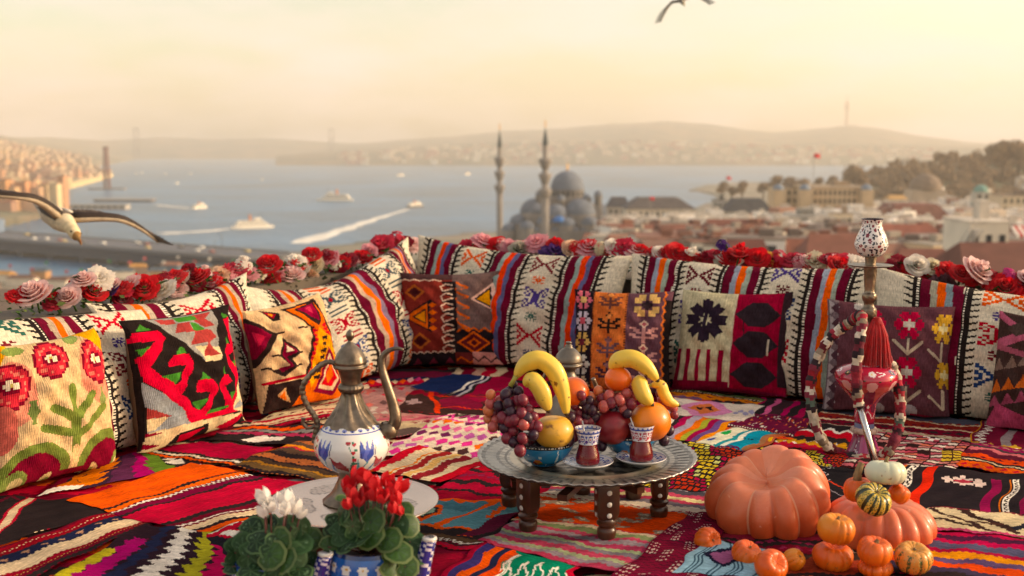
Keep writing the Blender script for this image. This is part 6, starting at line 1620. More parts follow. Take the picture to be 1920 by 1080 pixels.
# ================================================================== bowls and fruit
def T(px, py, z): return G(px, py, z)
def bowl_canvas(seed):
    rg = random.Random(seed); c = Cv(160, 40, '2480b4')
    c.rect(0, .9, 1, 1, '14181c'); c.dots('v', .95, 60, .04, 'd8d8d0')
    for k in range(26):
        u, v = rg.random(), rg.uniform(.25, .85); c.ell(u, v, .008, .035, 'c0dce0')
    for k in range(4):
        u = k / 4 + .07; c.line([(u, .85), (u + .01, .7), (u + .005, .6), (u + .02, .45), (u + .018, .3)], .006, 'dce4e0'); c.ell(u + .13, .5, .03, .12, 'c8742a'); c.ell(u + .10, .42, .02, .1, '9a2a28'); c.ell(u + .15, .45, .02, .06, '4a8a40')
    c.rect(0, 0, 1, .12, '175c88')
    return c
def bowl(px, py, rad, h, label, seed):
    q = T(px, py, .1545)
    o = empty('fruit_bowl', (q.x, q.y, .1545), 0, label, 'bowl')
    mb = MB(); pr = smooth_prof([(rad * .42, 0), (rad * .45, h * .05), (rad * .66, h * .24), (rad * .88, h * .62), (rad * 1.0, h)], 7)
    painted(mb, pr, 160, bowl_canvas(seed)); mb.build('shell', M['glaze'], o)
    MB().lathe([(rad * 1.0, h), (rad * .985, h * 1.01), (rad * .96, h * .96), (rad * .8, h * .5), (rad * .5, h * .2), (.001, h * .12)], 64).build('inside', mat('bowl_inside', '17202a', rough=.2), o)
    return o
b1 = bowl(1020, 868, .0695, .052, 'blue painted fruit bowl on the left with bananas, quince and dark grapes', 1)
b2 = bowl(1180, 850, .070, .052, 'blue painted fruit bowl on the right with pomegranate and oranges', 2)

def fruit_mat(name, a, b, scale=12, rough=.35, bump=.0, bscale=200, thr=(.45, .6), coat=.2, spec=.5, sss=0.):
    m = mat(name, a, rough=rough, var=.06, scale=30, bump=bump, bscale=bscale, bdist=.0008, coat=coat, spec=spec, sss=sss)
    n, l = m.node_tree.nodes, m.node_tree.links
    nz = n.new('ShaderNodeTexNoise'); nz.inputs['Scale'].default_value = scale; nz.inputs['Detail'].default_value = 5
    tc = n.new('ShaderNodeTexCoord'); l.new(tc.outputs['Object'], nz.inputs['Vector'])
    mx = n.new('ShaderNodeMix'); mx.data_type = 'RGBA'; mx.inputs['A'].default_value = (*hx(a), 1); mx.inputs['B'].default_value = (*hx(b), 1)
    mr = n.new('ShaderNodeMapRange'); mr.inputs['From Min'].default_value = thr[0]; mr.inputs['From Max'].default_value = thr[1]
    l.new(nz.outputs['Fac'], mr.inputs['Value']); l.new(mr.outputs['Result'], mx.inputs['Factor'])
    hs = [q for q in n if q.type == 'HUE_SAT'][0]; l.new(mx.outputs['Result'], hs.inputs['Color'])
    return m
M['banana'] = fruit_mat('banana_skin', 'e4c044', '7a4c18', 55, .45, thr=(.64, .70), sss=.1)
M['btip'] = mat('banana_tip', '3a2814', rough=.7)
M['bstem'] = mat('banana_stem', 'a8a048', rough=.6)
M['orange'] = fruit_mat('orange_peel', 'ec8410', 'd86c08', 9, .36, bump=.35, bscale=420)
M['tangerine'] = fruit_mat('tangerine_peel', 'ec6c0c', 'd85808', 9, .36, bump=.35, bscale=380)
M['quince'] = fruit_mat('quince_skin', 'd8a634', '7a4c1c', 34, .45, thr=(.60, .70))
M['pom'] = fruit_mat('pomegranate_skin', '7a1220', 'a8382c', 14, .38, thr=(.45, .65))
GRAPE = [fruit_mat('dark_grape_skin', '2a0f20', '5a3a54', 22, .38, coat=.05, thr=(.5, .7)), fruit_mat('red_grape_skin', '6a1528', '9a4a5a', 22, .36, coat=.05, thr=(.5, .7)), fruit_mat('rose_grape_skin', 'a84048', 'c06a58', 40, .28, coat=.1), fruit_mat('amber_grape_skin', 'c8683a', 'd8885a', 40, .28, coat=.1)]
M['twig'] = mat('grape_stalk', '7a5a34', rough=.8)
def banana(pts, rad, label, stem_end=True, name='banana'):
    """curved by points in world space"""
    pth = spath(pts, 7); N = len(pth)
    o = empty(name, pth[0], 0, label, 'banana')
    q = [p - pth[0] for p in pth]
    rr = [rad * (1 - .70 * max(0, (i / (N - 1) - .55) / .45) ** 2.2) * (1 - .68 * max(0, (.28 - i / (N - 1)) / .28) ** 1.3) for i in range(N)]
    MB().tube(q, rr, 15, rmod=lambda t: 1 + .07 * math.cos(5 * t)).build('fruit', M['banana'], o)
    d = (q[-1] - q[-2]).normalized(); MB().tube([q[-1] - d * .001, q[-1] + d * .003, q[-1] + d * .006], [rr[-1] * 1.02, rr[-1] * .8, rr[-1] * .45], 10).build('tip', M['btip'], o)
    if stem_end:
        d = (q[0] - q[1]).normalized(); u = Vector((0, 0, -1))
        MB().tube([q[0] - d * .002, q[0] + d * .010 + u * .001, q[0] + d * .022 + u * .004], [rr[0] * 1.02, rr[0] * .78, rr[0] * .95], 10).build('stem', M['bstem'], o)
    return o
def W3(px, py, Y): return P(px, py, Y)
YB = b1.location.y; YC = b2.location.y
banana([W3(968, 705, YB - .035), W3(985, 683, YB - .037), W3(1012, 674, YB - .037), W3(1040, 695, YB - .040), W3(1055, 735, YB - .045), W3(1062, 775, YB - .052)], .0195, 'long upper banana with green stem on the left bowl')
banana([W3(984, 722, YB - .05), W3(998, 712, YB - .056), W3(1013, 728, YB - .062), W3(1022, 750, YB - .066), W3(1028, 769, YB - .068)], .0185, 'short lower banana with black tip on the left bowl', False)
banana([W3(1146, 692, YC - .025), W3(1160, 676, YC - .030), W3(1185, 672, YC - .035), W3(1210, 686, YC - .042), W3(1232, 712, YC - .048)], .0195, 'upper banana curving over the right bowl', False)
banana([W3(1198, 705, YC - .040), W3(1200, 722, YC - .052), W3(1208, 742, YC - .060), W3(1222, 758, YC - .064)], .0178, 'banana with a dark scar hanging under the upper one', False)
banana([W3(1222, 722, YC - .018), W3(1238, 722, YC - .020), W3(1245, 738, YC - .020), W3(1255, 752, YC - .02), W3(1272, 760, YC - .02)], .013, 'banana mostly hidden at the back of the right bowl', True)

def round_fruit(name, px, py, dpx, Y, m, label, cat, squash=.93, stem=None, dent=.0, tilt=0.):
    q = W3(px, py, Y); r = dpx / F * Y / 2
    o = empty(name, q - Vector((0, 0, r * squash)), 0, label, cat)
    ph = px * .1
    mb = MB(); mb.ball((0, 0, r * squash), (r, r, r * squash), 36, 24, fn=lambda d: 1 - dent * max(0, d.z - .75) ** 1.5 * 4 + .012 * math.sin(4 * d.x + ph) * math.sin(3 * d.y + 2 * d.z + ph))
    mb.build('fruit', m, o)
    if stem == 'navel': MB().lathe([(.0001, .0008), (.0022, .0006), (.003, -.0006)], 10, (0, 0, 2 * r * squash - .0012)).build('stem_button', M['leaf'], o)
    return o
round_fruit('orange', 1075, 735, 62, YB + .035, M['tangerine'], 'orange peeping out behind the bananas of the left bowl', 'orange', stem='navel')
round_fruit('quince', 1038, 809, 78, YB - .038, M['quince'], 'yellow spotted quince at the front of the left bowl', 'quince', .84, dent=.25)
round_fruit('tangerine', 1159, 711, 52, YC - .032, M['tangerine'], 'bright tangerine under the banana on the right bowl', 'orange', .92, stem='navel')
round_fruit('orange', 1220, 790, 78, YC - .046, M['orange'], 'largest orange at the front of the right bowl', 'orange', .97, stem='navel')
pg_ = round_fruit('pomegranate', 1148, 799, 76, YC - .042, M['pom'], 'dark red pomegranate in the right bowl', 'pomegranate', .93)
GM = MB().ball((0, 0, 0), (1, 1, 1.12), 14, 10).mesh('grape')
GMS = []
for m in GRAPE:
    g = GM.copy(); g.materials.append(m); GMS.append(g)
def grapes(pts, Y, label, mix, seed, r0=.0118):
    """a bunch: berries given by photo position, jittered in depth, on a stalk"""
    rg = random.Random(seed); c = W3(*pts[0][:2], Y)
    o = empty('grape_bunch', c, 0, label, 'grapes')
    prev = None
    for i, p in enumerate(pts):
        px, py = p[0], p[1]; y = Y + (p[2] if len(p) > 2 else rg.uniform(-.012, .012))
        w = rg.choices(range(4), mix)[0] if len(p) < 4 else p[3]
        g = link('grape', GMS[w], o); g.location = W3(px, py, y) - c; s = r0 * rg.uniform(.88, 1.1); g.scale = (s, s, s); g.rotation_euler = (rg.uniform(-.6, .6), rg.uniform(-.6, .6), 0)
        if i % 4 == 0:
            if prev is not None: MB().tube([prev, (prev + g.location) / 2 + Vector((0, .006, .006)), g.location], .0012, 5).build('stalk', M['twig'], o)
            prev = g.location.copy()
    return o
g1 = [(920, 740, -.02, 3), (919, 757, -.02, 2), (916, 770, -.015, 3), (938, 752), (948, 740, -.03), (962, 723), (955, 735, -.0), (935, 762, -.03), (953, 757, -.045), (930, 788, -.02, 2), (925, 800, -.025, 2), (942, 783, -.045, 1), (956, 790, -.055, 1), (944, 775, -.02), (968, 768, -.03), (980, 750, -.05, 1), (978, 775, -.06), (982, 796, -.065, 2), (962, 808, -.05, 1), (950, 822, -.055, 1), (972, 812, -.04), (980, 822, -.07, 1), (1000, 816, -.065, 0), (996, 798, -.05), (975, 845, -.072, 1), (963, 830, -.06), (990, 770, -.035), (1000, 782, -.04), (935, 798, -.02, 0), (946, 803, -.045), (972, 735, -.01), (985, 760, -.02), (965, 788, -.06), (928, 775, -.01), (915, 785, -.005, 3), (988, 784, -.06, 0), (970, 752, -.035), (958, 772, -.05, 0), (1008, 800, -.055)]
grapes(g1, YB - .035, 'large bunch of dark and rosy grapes spilling over the left bowl', (5, 4, 2, 0), 1)
grapes([(985, 832, -.045, 0), (1066, 826, -.035, 0), (1076, 818, -.02, 1), (1012, 828, -.02), (994, 824, -.02, 1)], YB, 'dark grapes tucked round the quince at the rim of the left bowl', (5, 2, 0, 0), 9)
grapes([(1118, 822, -.03, 0), (1185, 826, -.055, 0), (1176, 812, -.05, 1), (1255, 808, -.01, 0), (1120, 805, -.01, 1), (1128, 836, -.05, 0), (1245, 826, -.03, 0), (1190, 838, -.06, 0)], YC, 'dark grapes filling the rim of the right bowl', (5, 2, 0, 0), 10)
g2 = [(1078, 760), (1092, 753), (1100, 765), (1085, 775), (1070, 782), (1098, 780), (1110, 770), (1082, 790), (1095, 792), (1072, 800), (1088, 805), (1105, 790), (1105, 752), (1090, 742), (1115, 782), (1098, 806)]
grapes(g2, YB + .01, 'bunch of dark purple grapes between the two bowls', (6, 2, 0, 0), 2)
g3 = [(1122, 733, -.02, 3), (1108, 745, -.02, 3), (1118, 752), (1128, 748, -.03, 1), (1142, 742, -.04, 2), (1132, 762, -.05, 2), (1146, 755, -.05, 1), (1162, 750, -.05, 2), (1174, 738, -.03), (1183, 758, -.045, 1), (1170, 766, -.04), (1150, 768, -.03), (1124, 760, -.01), (1176, 774, -.045, 0), (1160, 776, -.02), (1188, 742), (1138, 750, -.02), (1154, 735), (1115, 765), (1192, 770, -.01), (1180, 725, .0, 1)]
grapes(g3, YC - .02, 'bunch of red grapes below the tangerine on the right bowl', (3, 5, 2, 0), 3)
g4 = [(1247, 740, -.0, 3), (1250, 755, -.01, 2), (1257, 760, -.0, 2), (1264, 778, -.02, 1), (1240, 750, .0, 2), (1243, 730, .01, 3), (1262, 765, .005, 2), (1238, 738, .01, 1)]
grapes(g4, YC + .0, 'few bright red and amber grapes behind the large orange', (0, 3, 3, 2), 4, .0105)

# ================================================================== tea
M['glass'] = bpy.data.materials.new('clear_glass'); M['glass'].use_nodes = True
_n, _l = M['glass'].node_tree.nodes, M['glass'].node_tree.links
_n.clear(); _o = _n.new('ShaderNodeOutputMaterial'); _m = _n.new('ShaderNodeMixShader'); _t = _n.new('ShaderNodeBsdfTransparent'); _g = _n.new('ShaderNodeBsdfGlossy'); _f = _n.new('ShaderNodeLayerWeight')
_g.inputs['Roughness'].default_value = .03; _f.inputs['Blend'].default_value = .3; _t.inputs['Color'].default_value = (.97, .97, .97, 1)
_p = _n.new('ShaderNodeMath'); _p.operation = 'MULTIPLY_ADD'; _p.inputs[1].default_value = .14; _p.inputs[2].default_value = .015; _l.new(_f.outputs['Facing'], _p.inputs[0]); _l.new(_p.outputs[0], _m.inputs[0]); _l.new(_t.outputs[0], _m.inputs[1]); _l.new(_g.outputs[0], _m.inputs[2]); _l.new(_m.outputs[0], _o.inputs[0])
M['tea'] = mat('red_tea', '9c0a1c', rough=.08, var=0., transl=.6)
M['spoon'] = M['silver']
def saucer_canvas():
    c = Cv(96, 24, 'e2e0e0')
    for k in range(12):
        u = (k + .5) / 12; c.ell(u, .66, .026, .10, '3a4ea0'); c.ell(u, .66, .012, .05, 'c8cce4'); c.ell(u + .04, .62, .010, .06, '5a6ab4'); c.ell(u, .44, .018, .06, '4a5cae')
    c.rect(0, .86, 1, .90, '3a4ea0'); c.rect(0, .30, 1, .34, '3a4ea0')
    return c
def glass_canvas(red):
    c = Cv(120, 30, 'dcd9de'); B_ = '34489a'; R_ = 'a02040'
    c.rect(0, .0, 1, .05, B_); c.rect(0, .78, 1, .82, B_)
    for k in range(8):
        u = (k + .5) / 8; c.ell(u, .50, .036, .22, R_ if red else B_); c.ell(u, .50, .022, .13, 'e2dce0'); c.ell(u, .5, .010, .06, R_); c.ell(u + .0625, .32, .022, .14, '5a3a8a' if not red else 'b83a4a'); c.ell(u + .0625, .62, .014, .08, '4a5ab0' if not red else R_); c.ell(u + .03, .16, .014, .08, R_ if red else '4a5ab0')
    for k in range(16): c.ell((k + .5) / 16, .90, .014, .05, '5a6ab8')
    return c
def tea(px, py, label_g, label_s, label_t, red, spoon_dir):
    q = G(px, py, .156); s = Vector((q.x, q.y, .1555))
    o = empty('saucer', s, 0, label_s, 'saucer')
    mb = MB(); pr = smooth_prof([(.001, .0045), (.020, .0045), (.024, .0055), (.038, .0085), (.050, .0135), (.0545, .0165)], 5); painted(mb, pr, 96, saucer_canvas())
    mb.lathe([(.0545, .0165), (.055, .0155), (.050, .0115), (.036, .004), (.028, .001), (.026, -.0008), (.001, -.0005)], 64, col='e2e0e0'); mb.build('dish', M['glaze'], o)
    g = empty('tea_glass', s + Vector((0, 0, .0052)), 0, label_g, 'tea glass')
    prof = smooth_prof([(.018, .0), (.0245, .003), (.0275, .012), (.0265, .024), (.0215, .042), (.0205, .050), (.0225, .062), (.0275, .082)], 6)
    inner = [(r - .0016, z) for r, z in prof[3:]][::-1]
    MB().lathe(prof + [(prof[-1][0] - .0006, .0826)] + inner + [(.015, .0045), (.001, .004)], 48).lathe([(.001, 0), (.018, 0)], 48).build('glass', M['glass'], g)
    lp = [(r - .0019, z) for r, z in prof if .0045 < z < .0485]
    MB().lathe([(.001, .0049)] + [(lp[0][0] - .003, .005)] + lp + [(.001, lp[-1][1])], 40).build('tea', M['tea'], g)
    mb = MB(); painted(mb, [(r + .0004, z) for r, z in prof if z > .0475], 120, glass_canvas(red), th0=.03); mb.build('painted_band', M['glaze'], g)
    sp_ = empty('teaspoon', s + Vector((0, 0, .010)), 0, label_t, 'spoon')
    a = Vector((spoon_dir * -.008, .004, .004)); b = Vector((spoon_dir * .024, .008, .091))
    MB().tube([a, a.lerp(b, .5), b], [.0012, .0010, .0019], 8).build('handle', M['spoon'], sp_)
    mb = MB(); mb.ball(a, (.006, .004, .009), 12, 8); mb.build('spoon_bowl', M['spoon'], sp_)
tea(1102, 876, 'left tulip tea glass with blue painted band', 'left white saucer with blue rim pattern', 'spoon standing in the left tea glass', False, -.5)
tea(1202, 869, 'right tulip tea glass with red flower band', 'right white saucer with blue rim pattern', 'spoon leaning out of the right tea glass', True, -1)

# ================================================================== water pipe
hk = G(1618, 862); HY = hk.y
kx = HY / F * 1.01
HP = Vector((hk.x, HY, .006))
def HZ(py): return P(1636, py, HY).z - .006
h = empty('water_pipe', HP, 0, 'tall pink painted water pipe with brass stem and cloth-wrapped hose', 'water pipe')
def hook_base():
    c = Cv(120, 60, '7a1846'); rg = random.Random(2)
    for k in range(5):
        u = k / 5 + .1; c.poly([(u - .06, 0), (u + .06, 0), (u + .03, .6), (u - .03, .6)], 'a83a70')
        for s in range(14): c.ell(u + .1 + rg.uniform(-.045, .045), rg.uniform(.03, .55), .005, .012, 'e6d8dc')
        c.line([(u, .06), (u, .45)], .008, 'e0b0c8')
    c.rect(0, .62, 1, .68, '6a7aa0'); c.rect(0, .0, 1, .04, '8a4a7a')
    c.rect(0, .70, 1, 1, 'b0183c')
    for k in range(6): c.line([(k / 6, .74), (k / 6 + .08, .84), (k / 6 + .166, .74)], .008, 'e8d8d8'); c.ell(k / 6 + .08, .92, .018, .04, 'e8d8d8'); c.ell(k / 6, .9, .05, .09, '5a1838')
    return c
def hook_urn():
    c = Cv(140, 50, 'b4203e'); rg = random.Random(3)
    c.rect(0, 0, 1, .35, 'b84a44')
    for k in range(7):
        u = k / 7
        c.poly([(u, .0), (u + .07, .38), (u + .143, .0)], '7a1c40'); c.ell(u + .07, .36, .03, .1, 'd8a0a0')
        for s in range(5): a = s * 1.257; c.ell(u + .07 + .013 * math.cos(a), .66 + .045 * math.sin(a), .009, .03, ['3a2a5a', '4a3018', 'e6dcd8'][k % 3])
        c.ell(u + .07, .66, .005, .016, 'e0c060'); c.line([(u + .10, .60), (u + .15, .66), (u + .10, .72)], .006, 'f0e4e4'); c.line([(u + .1, .66), (u + .18, .66)], .005, 'f0e4e4'); c.ell(u + .03, .5, .008, .025, '3a2418'); c.ell(u + .11, .48, .008, .025, '3a2418')
    c.dots('v', .9, 40, .05, 'f0e0e0'); c.rect(0, .94, 1, 1, 'b02a44')
    return c
M['hglaze'] = mat('pink_painted_glass', rough=.16, attr=True, var=.06, coat=.7, scale=25)
b_ = MB(); painted(b_, smooth_prof([(.056, HZ(862)), (.055, HZ(858)), (.046, HZ(848)), (.036, HZ(832)), (.029, HZ(818)), (.0275, HZ(810)), (.026, HZ(795)), (.027, HZ(775)), (.028, HZ(762)), (.031, HZ(753))], 6), 120, hook_base()); b_.build('base', M['hglaze'], h)
MB().lathe(smooth_prof([(.026, HZ(812)), (.034, HZ(809)), (.034, HZ(803)), (.026, HZ(800))], 4), 40, rmod=lambda t, v: 1 + .05 * math.sin(t * 11)).build('knot_ring', mat('cord_ring', 'b8a090', rough=.9, var=.4, scale=120), h)
b_ = MB(); painted(b_, smooth_prof([(.031, HZ(754)), (.045, HZ(741)), (.066, HZ(726)), (.080, HZ(712)), (.0825, HZ(704)), (.077, HZ(695)), (.060, HZ(688)), (.038, HZ(683)), (.024, HZ(679))], 6), 140, hook_urn(), th0=.05); b_.build('urn', M['hglaze'], h)
MB().lathe(smooth_prof([(.024, HZ(684)), (.022, HZ(672)), (.018, HZ(655)), (.016, HZ(610)), (.016, HZ(600)), (.020, HZ(592)), (.0195, HZ(580)), (.014, HZ(574)), (.013, HZ(568)), (.0185, HZ(560)), (.0185, HZ(552)), (.013, HZ(546)), (.0145, HZ(530)), (.017, HZ(505)), (.017, HZ(497)), (.0135, HZ(495)), (.015, HZ(484)), (.0155, HZ(478))], 5), 40, rmod=lambda t, v: 1 + .05 * math.sin(t * 7 + v * 60) * math.sin(v * 90)).build('stem', M['brass'], h)
MB().lathe(smooth_prof([(.014, HZ(497)), (.03, HZ(498)), (.052, HZ(499)), (.058, HZ(497)), (.0585, HZ(496)), (.052, HZ(496.5)), (.014, HZ(495))], 4), 48).build('ash_plate', M['brass'], h)
def hook_bowl():
    c = Cv(110, 70, 'e2dcd6'); rg = random.Random(9)
    for r_ in range(9):
        for k in range(16):
            u, v = (k + (r_ % 2) * .5) / 16, (r_ + .5) / 9.5
            if (r_ + k) % 3 == 0:
                for s in range(5): a = s * 1.257; c.ell(u + .012 * math.cos(a), v + .026 * math.sin(a), .010, .020, '7a1c28')
            else:
                for s in range(3): c.ell(u + rg.uniform(-.026, .026), v + rg.uniform(-.05, .05), .011, .020, '1c1c2c')
    c.rect(0, .97, 1, 1, '24243a'); c.rect(0, .0, 1, .05, '1c1c2c')
    return c
b_ = MB(); painted(b_, smooth_prof([(.015, HZ(482)), (.030, HZ(477)), (.041, HZ(465)), (.0425, HZ(455)), (.036, HZ(440)), (.028, HZ(428)), (.0255, HZ(418)), (.0285, HZ(410))], 8), 110, hook_bowl()); b_.lathe([(.0285, HZ(410)), (.026, HZ(411)), (.022, HZ(425)), (.001, HZ(432))], 40, col='2a2024'); b_.build('tobacco_bowl', M['glaze'], h)
# tassel: many loose threads
rg = random.Random(6); tb = MB()
top = Vector((.016, -.020, HZ(596)))
for k in range(240):
    a = rg.uniform(0, 6.28); r1 = .044 * math.sqrt(rg.random()); L = HZ(598) - HZ(686 + rg.uniform(-6, 6))
    d = Vector((math.cos(a), math.sin(a) * .55, 0))
    pts = [top + d * r1 * .25, top + d * r1 * .7 + Vector((0, 0, -L * .35)), top + d * r1 * 1.0 + Vector((rg.uniform(-.004, .004), 0, -L))]
    tb.tube(pts, .0014, 4)
for k in range(24):
    a = k / 24 * 6.28; tb.tube([top + Vector((.008 * math.cos(a), .007 * math.sin(a), .004)), top + Vector((.011 * math.cos(a), .009 * math.sin(a), -.012)), top + Vector((.009 * math.cos(a), .008 * math.sin(a), -.026))], .0016, 5)
tb.build('tassel', mat('red_silk_thread', 'd40c16', rough=.55, sheen=.4, var=.2, scale=60, transl=.3), h)
# hose
hpts = [(1662, 672, .03), (1676, 695, .02), (1686, 735, .0), (1688, 775, -.02), (1682, 812, -.03), (1666, 846, -.05)]
hp3 = [P(px, py, HY + dy) for px, py, dy in hpts] + [Vector((G(1645, 868).x, G(1645, 868).y, .017)), Vector((G(1610, 872).x, G(1610, 872).y, .017)), Vector((G(1575, 862).x, G(1575, 862).y, .018))]
hp3 += [P(px, py, HY + dy) for px, py, dy in [(1545, 830, -.03), (1526, 785, -.02), (1519, 740, -.01), (1524, 700, .0), (1540, 660, .0), (1562, 628, .0), (1585, 612, -.01), (1600, 600, -.03), (1611, 592, -.06), (1617, 600, -.085), (1612, 640, -.095), (1606, 690, -.10), (1607, 730, -.10), (1611, 762, -.10)]]
hp3 = [p - HP for p in hp3]
pth = spath(hp3, 8)
rg = random.Random(12); HC = ['8e1626', 'd2c8b6', 'a01c30', '5e1420', '7a1826', 'b4a892', '2a1a20', '8e2434', '8a7a66', '6a2030', 'c4b8a2', '3a2028', '54685a', '7e2a3c', '2e2228']
segc = {}
def hosecol(t, k):
    i = int(t * 85 + k * .9 + .6 * math.sin(k * 6.28)); 
    if i not in segc: segc[i] = rg.choice(HC)
    return segc[i]
MB().tube(pth, [.0138 + .0016 * math.sin(i * 1.3) + .001 * math.sin(i * 2.9) for i in range(len(pth))], 14, hosecol).build('hose', mat('wrapped_cloth', rough=.9, attr=True, var=.25, scale=90, bump=.6, bscale=180, bdist=.003), h)
rod0 = P(1611, 758, HY - .10) - HP; rod1 = P(1648, 892, HY - .20) - HP
MB().tube([rod0, rod0.lerp(rod1, .3), rod1], [.0095, .0085, .0105], 14).build('mouthpiece', M['silver'], h)

# ================================================================== pumpkins and gourds
def pumpkin_mat(name, a, b, scale=5, rough=.38, thr=(.4, .65), attr=False):
    m = fruit_mat(name, a, b, scale, rough + .08, bump=.2, bscale=60, thr=thr, coat=.1)
    flecks(m, '8a5a2c', 95, .68, .74, .7)
    return m
PM = {'salmon': pumpkin_mat('salmon_pumpkin_skin', 'c86440', 'd27a50', 6, .36), 'orange': pumpkin_mat('orange_pumpkin_skin', 'd4540a', 'de6c12', 9, .34), 'gold': pumpkin_mat('golden_gourd_skin', 'e08a1a', 'd06c10', 10, .34), 'white': pumpkin_mat('white_gourd_skin', 'd6d8bc', 'c8ccae', 8, .4)}
M['gattr'] = mat('striped_gourd_skin', rough=.38, attr=True, var=.1, coat=.25, scale=40)
M['pstem'] = mat('dry_gourd_stem', '8a7450', rough=.85, var=.3, scale=60, bump=.5, bscale=120)
def pumpkin(px, py, wpx, hpx, Y, m, label, ribs=10, depth=.10, stem=.25, tilt=(0, 0), z=None, dip=.22, stripes=None, power=.6, name='pumpkin', cat='pumpkin', sr=.09, mat_='gattr', skew=0.):
    """px,py = centre in the photo, wpx/hpx its width and height there; stands at distance Y"""
    c = P(px, py, Y); r = wpx / F * c.y / 2 * 1.0; hh = hpx / F * c.y / 2
    o = empty(name, c, 0, label, cat)
    o.rotation_euler = (tilt[0], tilt[1], rnd.uniform(0, 6) if tilt == (0, 0) else .3)
    n, mm = ribs * 12, 36
    rg = random.Random(int(px * 7 + py)); jit = [rg.uniform(-.25, .25) for _ in range(ribs)]; amp = [rg.uniform(.75, 1.2) for _ in range(ribs)]
    vs, fs, cc = [], [], []
    for i in range(mm + 1):
        ph = math.pi * i / mm; s, cz = math.sin(ph), -math.cos(ph)
        for k in range(n):
            t = 2 * math.pi * k / n; w = t * ribs / (2 * math.pi) + .22 * math.sin(2 * t + px) + .15 * math.sin(3 * t + py); ri = int(w) % ribs
            f = abs(math.sin(math.pi * w)) ** power
            g = 1 - depth * amp[ri] * (1 - f) * s ** .5
            rad = r * (s ** .82) * g * (1 + .025 * math.sin(t * 2 + px) + .02 * math.sin(t * 3 + py))
            zz = hh * cz * (1 - dip * max(0, abs(cz) - .0) ** 2 * math.exp(-(s / .42) ** 2) * 1.6) * (1 - .05 * (1 - f)) * (1 + (skew * math.cos(t - .5) if cz > -.2 else 0) * min(1, (cz + .2) * 2))
            vs.append((rad * math.cos(t), rad * math.sin(t), zz))
    for i in range(mm):
        for k in range(n):
            fs.append((i * n + k, i * n + (k + 1) % n, (i + 1) * n + (k + 1) % n, (i + 1) * n + k))
            if stripes: t = 2 * math.pi * (k + .5) / n; w = t * ribs / (2 * math.pi) + .22 * math.sin(2 * t + px) + .15 * math.sin(3 * t + py); cc.append(stripes(w % 1, i / mm, rg, int(w) % ribs))
    MB().add(vs, fs, cc or None).build('flesh', M[mat_] if stripes else PM[m], o)
    if stem:
        zt = hh * (1 - dip * 1.6); L = stem * r * 2; sr_ = sr * r * 2
        ps = [(0, 0, zt - .004), (.0, 0, zt + L * .35), (L * .15, 0, zt + L * .75), (L * .3, 0, zt + L)]
        MB().tube(spath(ps, 4), [sr_ * 1.5] + [sr_] * 4 + [sr_ * .85] * 4 + [sr_ * .75] * 4, 15, rmod=lambda t: 1 + .18 * math.cos(5 * t)).build('stem', M['pstem'], o)
    return o
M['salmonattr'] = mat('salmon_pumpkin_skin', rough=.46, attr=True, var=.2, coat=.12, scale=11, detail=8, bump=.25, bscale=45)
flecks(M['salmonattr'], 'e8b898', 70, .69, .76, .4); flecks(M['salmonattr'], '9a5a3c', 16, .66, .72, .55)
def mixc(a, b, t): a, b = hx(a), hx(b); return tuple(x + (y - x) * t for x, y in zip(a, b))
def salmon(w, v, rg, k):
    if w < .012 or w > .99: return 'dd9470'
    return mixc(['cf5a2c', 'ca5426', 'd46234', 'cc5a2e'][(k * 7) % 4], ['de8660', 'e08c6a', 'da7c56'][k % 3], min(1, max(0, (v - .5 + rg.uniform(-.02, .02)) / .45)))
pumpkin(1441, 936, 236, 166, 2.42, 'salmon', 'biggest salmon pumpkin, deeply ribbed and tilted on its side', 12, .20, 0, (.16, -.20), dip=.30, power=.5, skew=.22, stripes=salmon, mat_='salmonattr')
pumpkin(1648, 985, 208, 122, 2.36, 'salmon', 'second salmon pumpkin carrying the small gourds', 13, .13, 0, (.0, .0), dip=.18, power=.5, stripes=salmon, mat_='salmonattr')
def green_st(w, v, rg, k):
    if w < .22 or w > .80: return '26331c'
    return 'c8a83a' if rg.random() < .62 else ('4a5a28' if rg.random() < .6 else 'd8c060')
def mottled(w, v, rg, k):
    d = .55 if v < .55 else .25
    if (w < .16 or w > .86) and rg.random() < .75 and v < .75: return '4a5a2c'
    return 'd8923a' if rg.random() > d * .35 else ('c8b060' if rg.random() < .6 else '6a7034')
pumpkin(1609, 918, 56, 52, 2.33, 'orange', 'orange pumpkin with a tall dry stem on top of the pile', 10, .05, .62, sr=.13, tilt=(-.05, -.05))
pumpkin(1661, 886, 78, 52, 2.29, 'white', 'white gourd topmost of the pile', 9, .05, .17, tilt=(-.15, .1), sr=.05, name='gourd', cat='gourd')
pumpkin(1638, 936, 70, 56, 2.235, 'gold', 'green and yellow striped gourd at the front of the pile', 11, .07, .06, tilt=(.5, .1), stripes=green_st, sr=.04, name='gourd', cat='gourd')
pumpkin(1686, 926, 40, 40, 2.29, 'orange', 'small orange pumpkin half hidden right of the striped gourd', 9, .09, 0, tilt=(.3, .5))
pumpkin(1568, 992, 72, 62, 2.15, 'gold', 'golden pumpkin standing on another one', 9, .07, .08, tilt=(.1, .1), sr=.04)
pumpkin(1562, 1043, 80, 56, 2.16, 'orange', 'orange pumpkin carrying the golden one', 9, .10, 0, tilt=(.05, .0))
pumpkin(1640, 1033, 70, 56, 2.10, 'orange', 'dark orange pumpkin with a stub stem on top of a smaller one', 11, .08, .09, tilt=(.15, .1), sr=.06)
pumpkin(1641, 1064, 68, 36, 2.12, 'orange', 'flat ribbed pumpkin at the bottom of the right pair', 14, .16, 0, tilt=(.0, .02), power=.5)
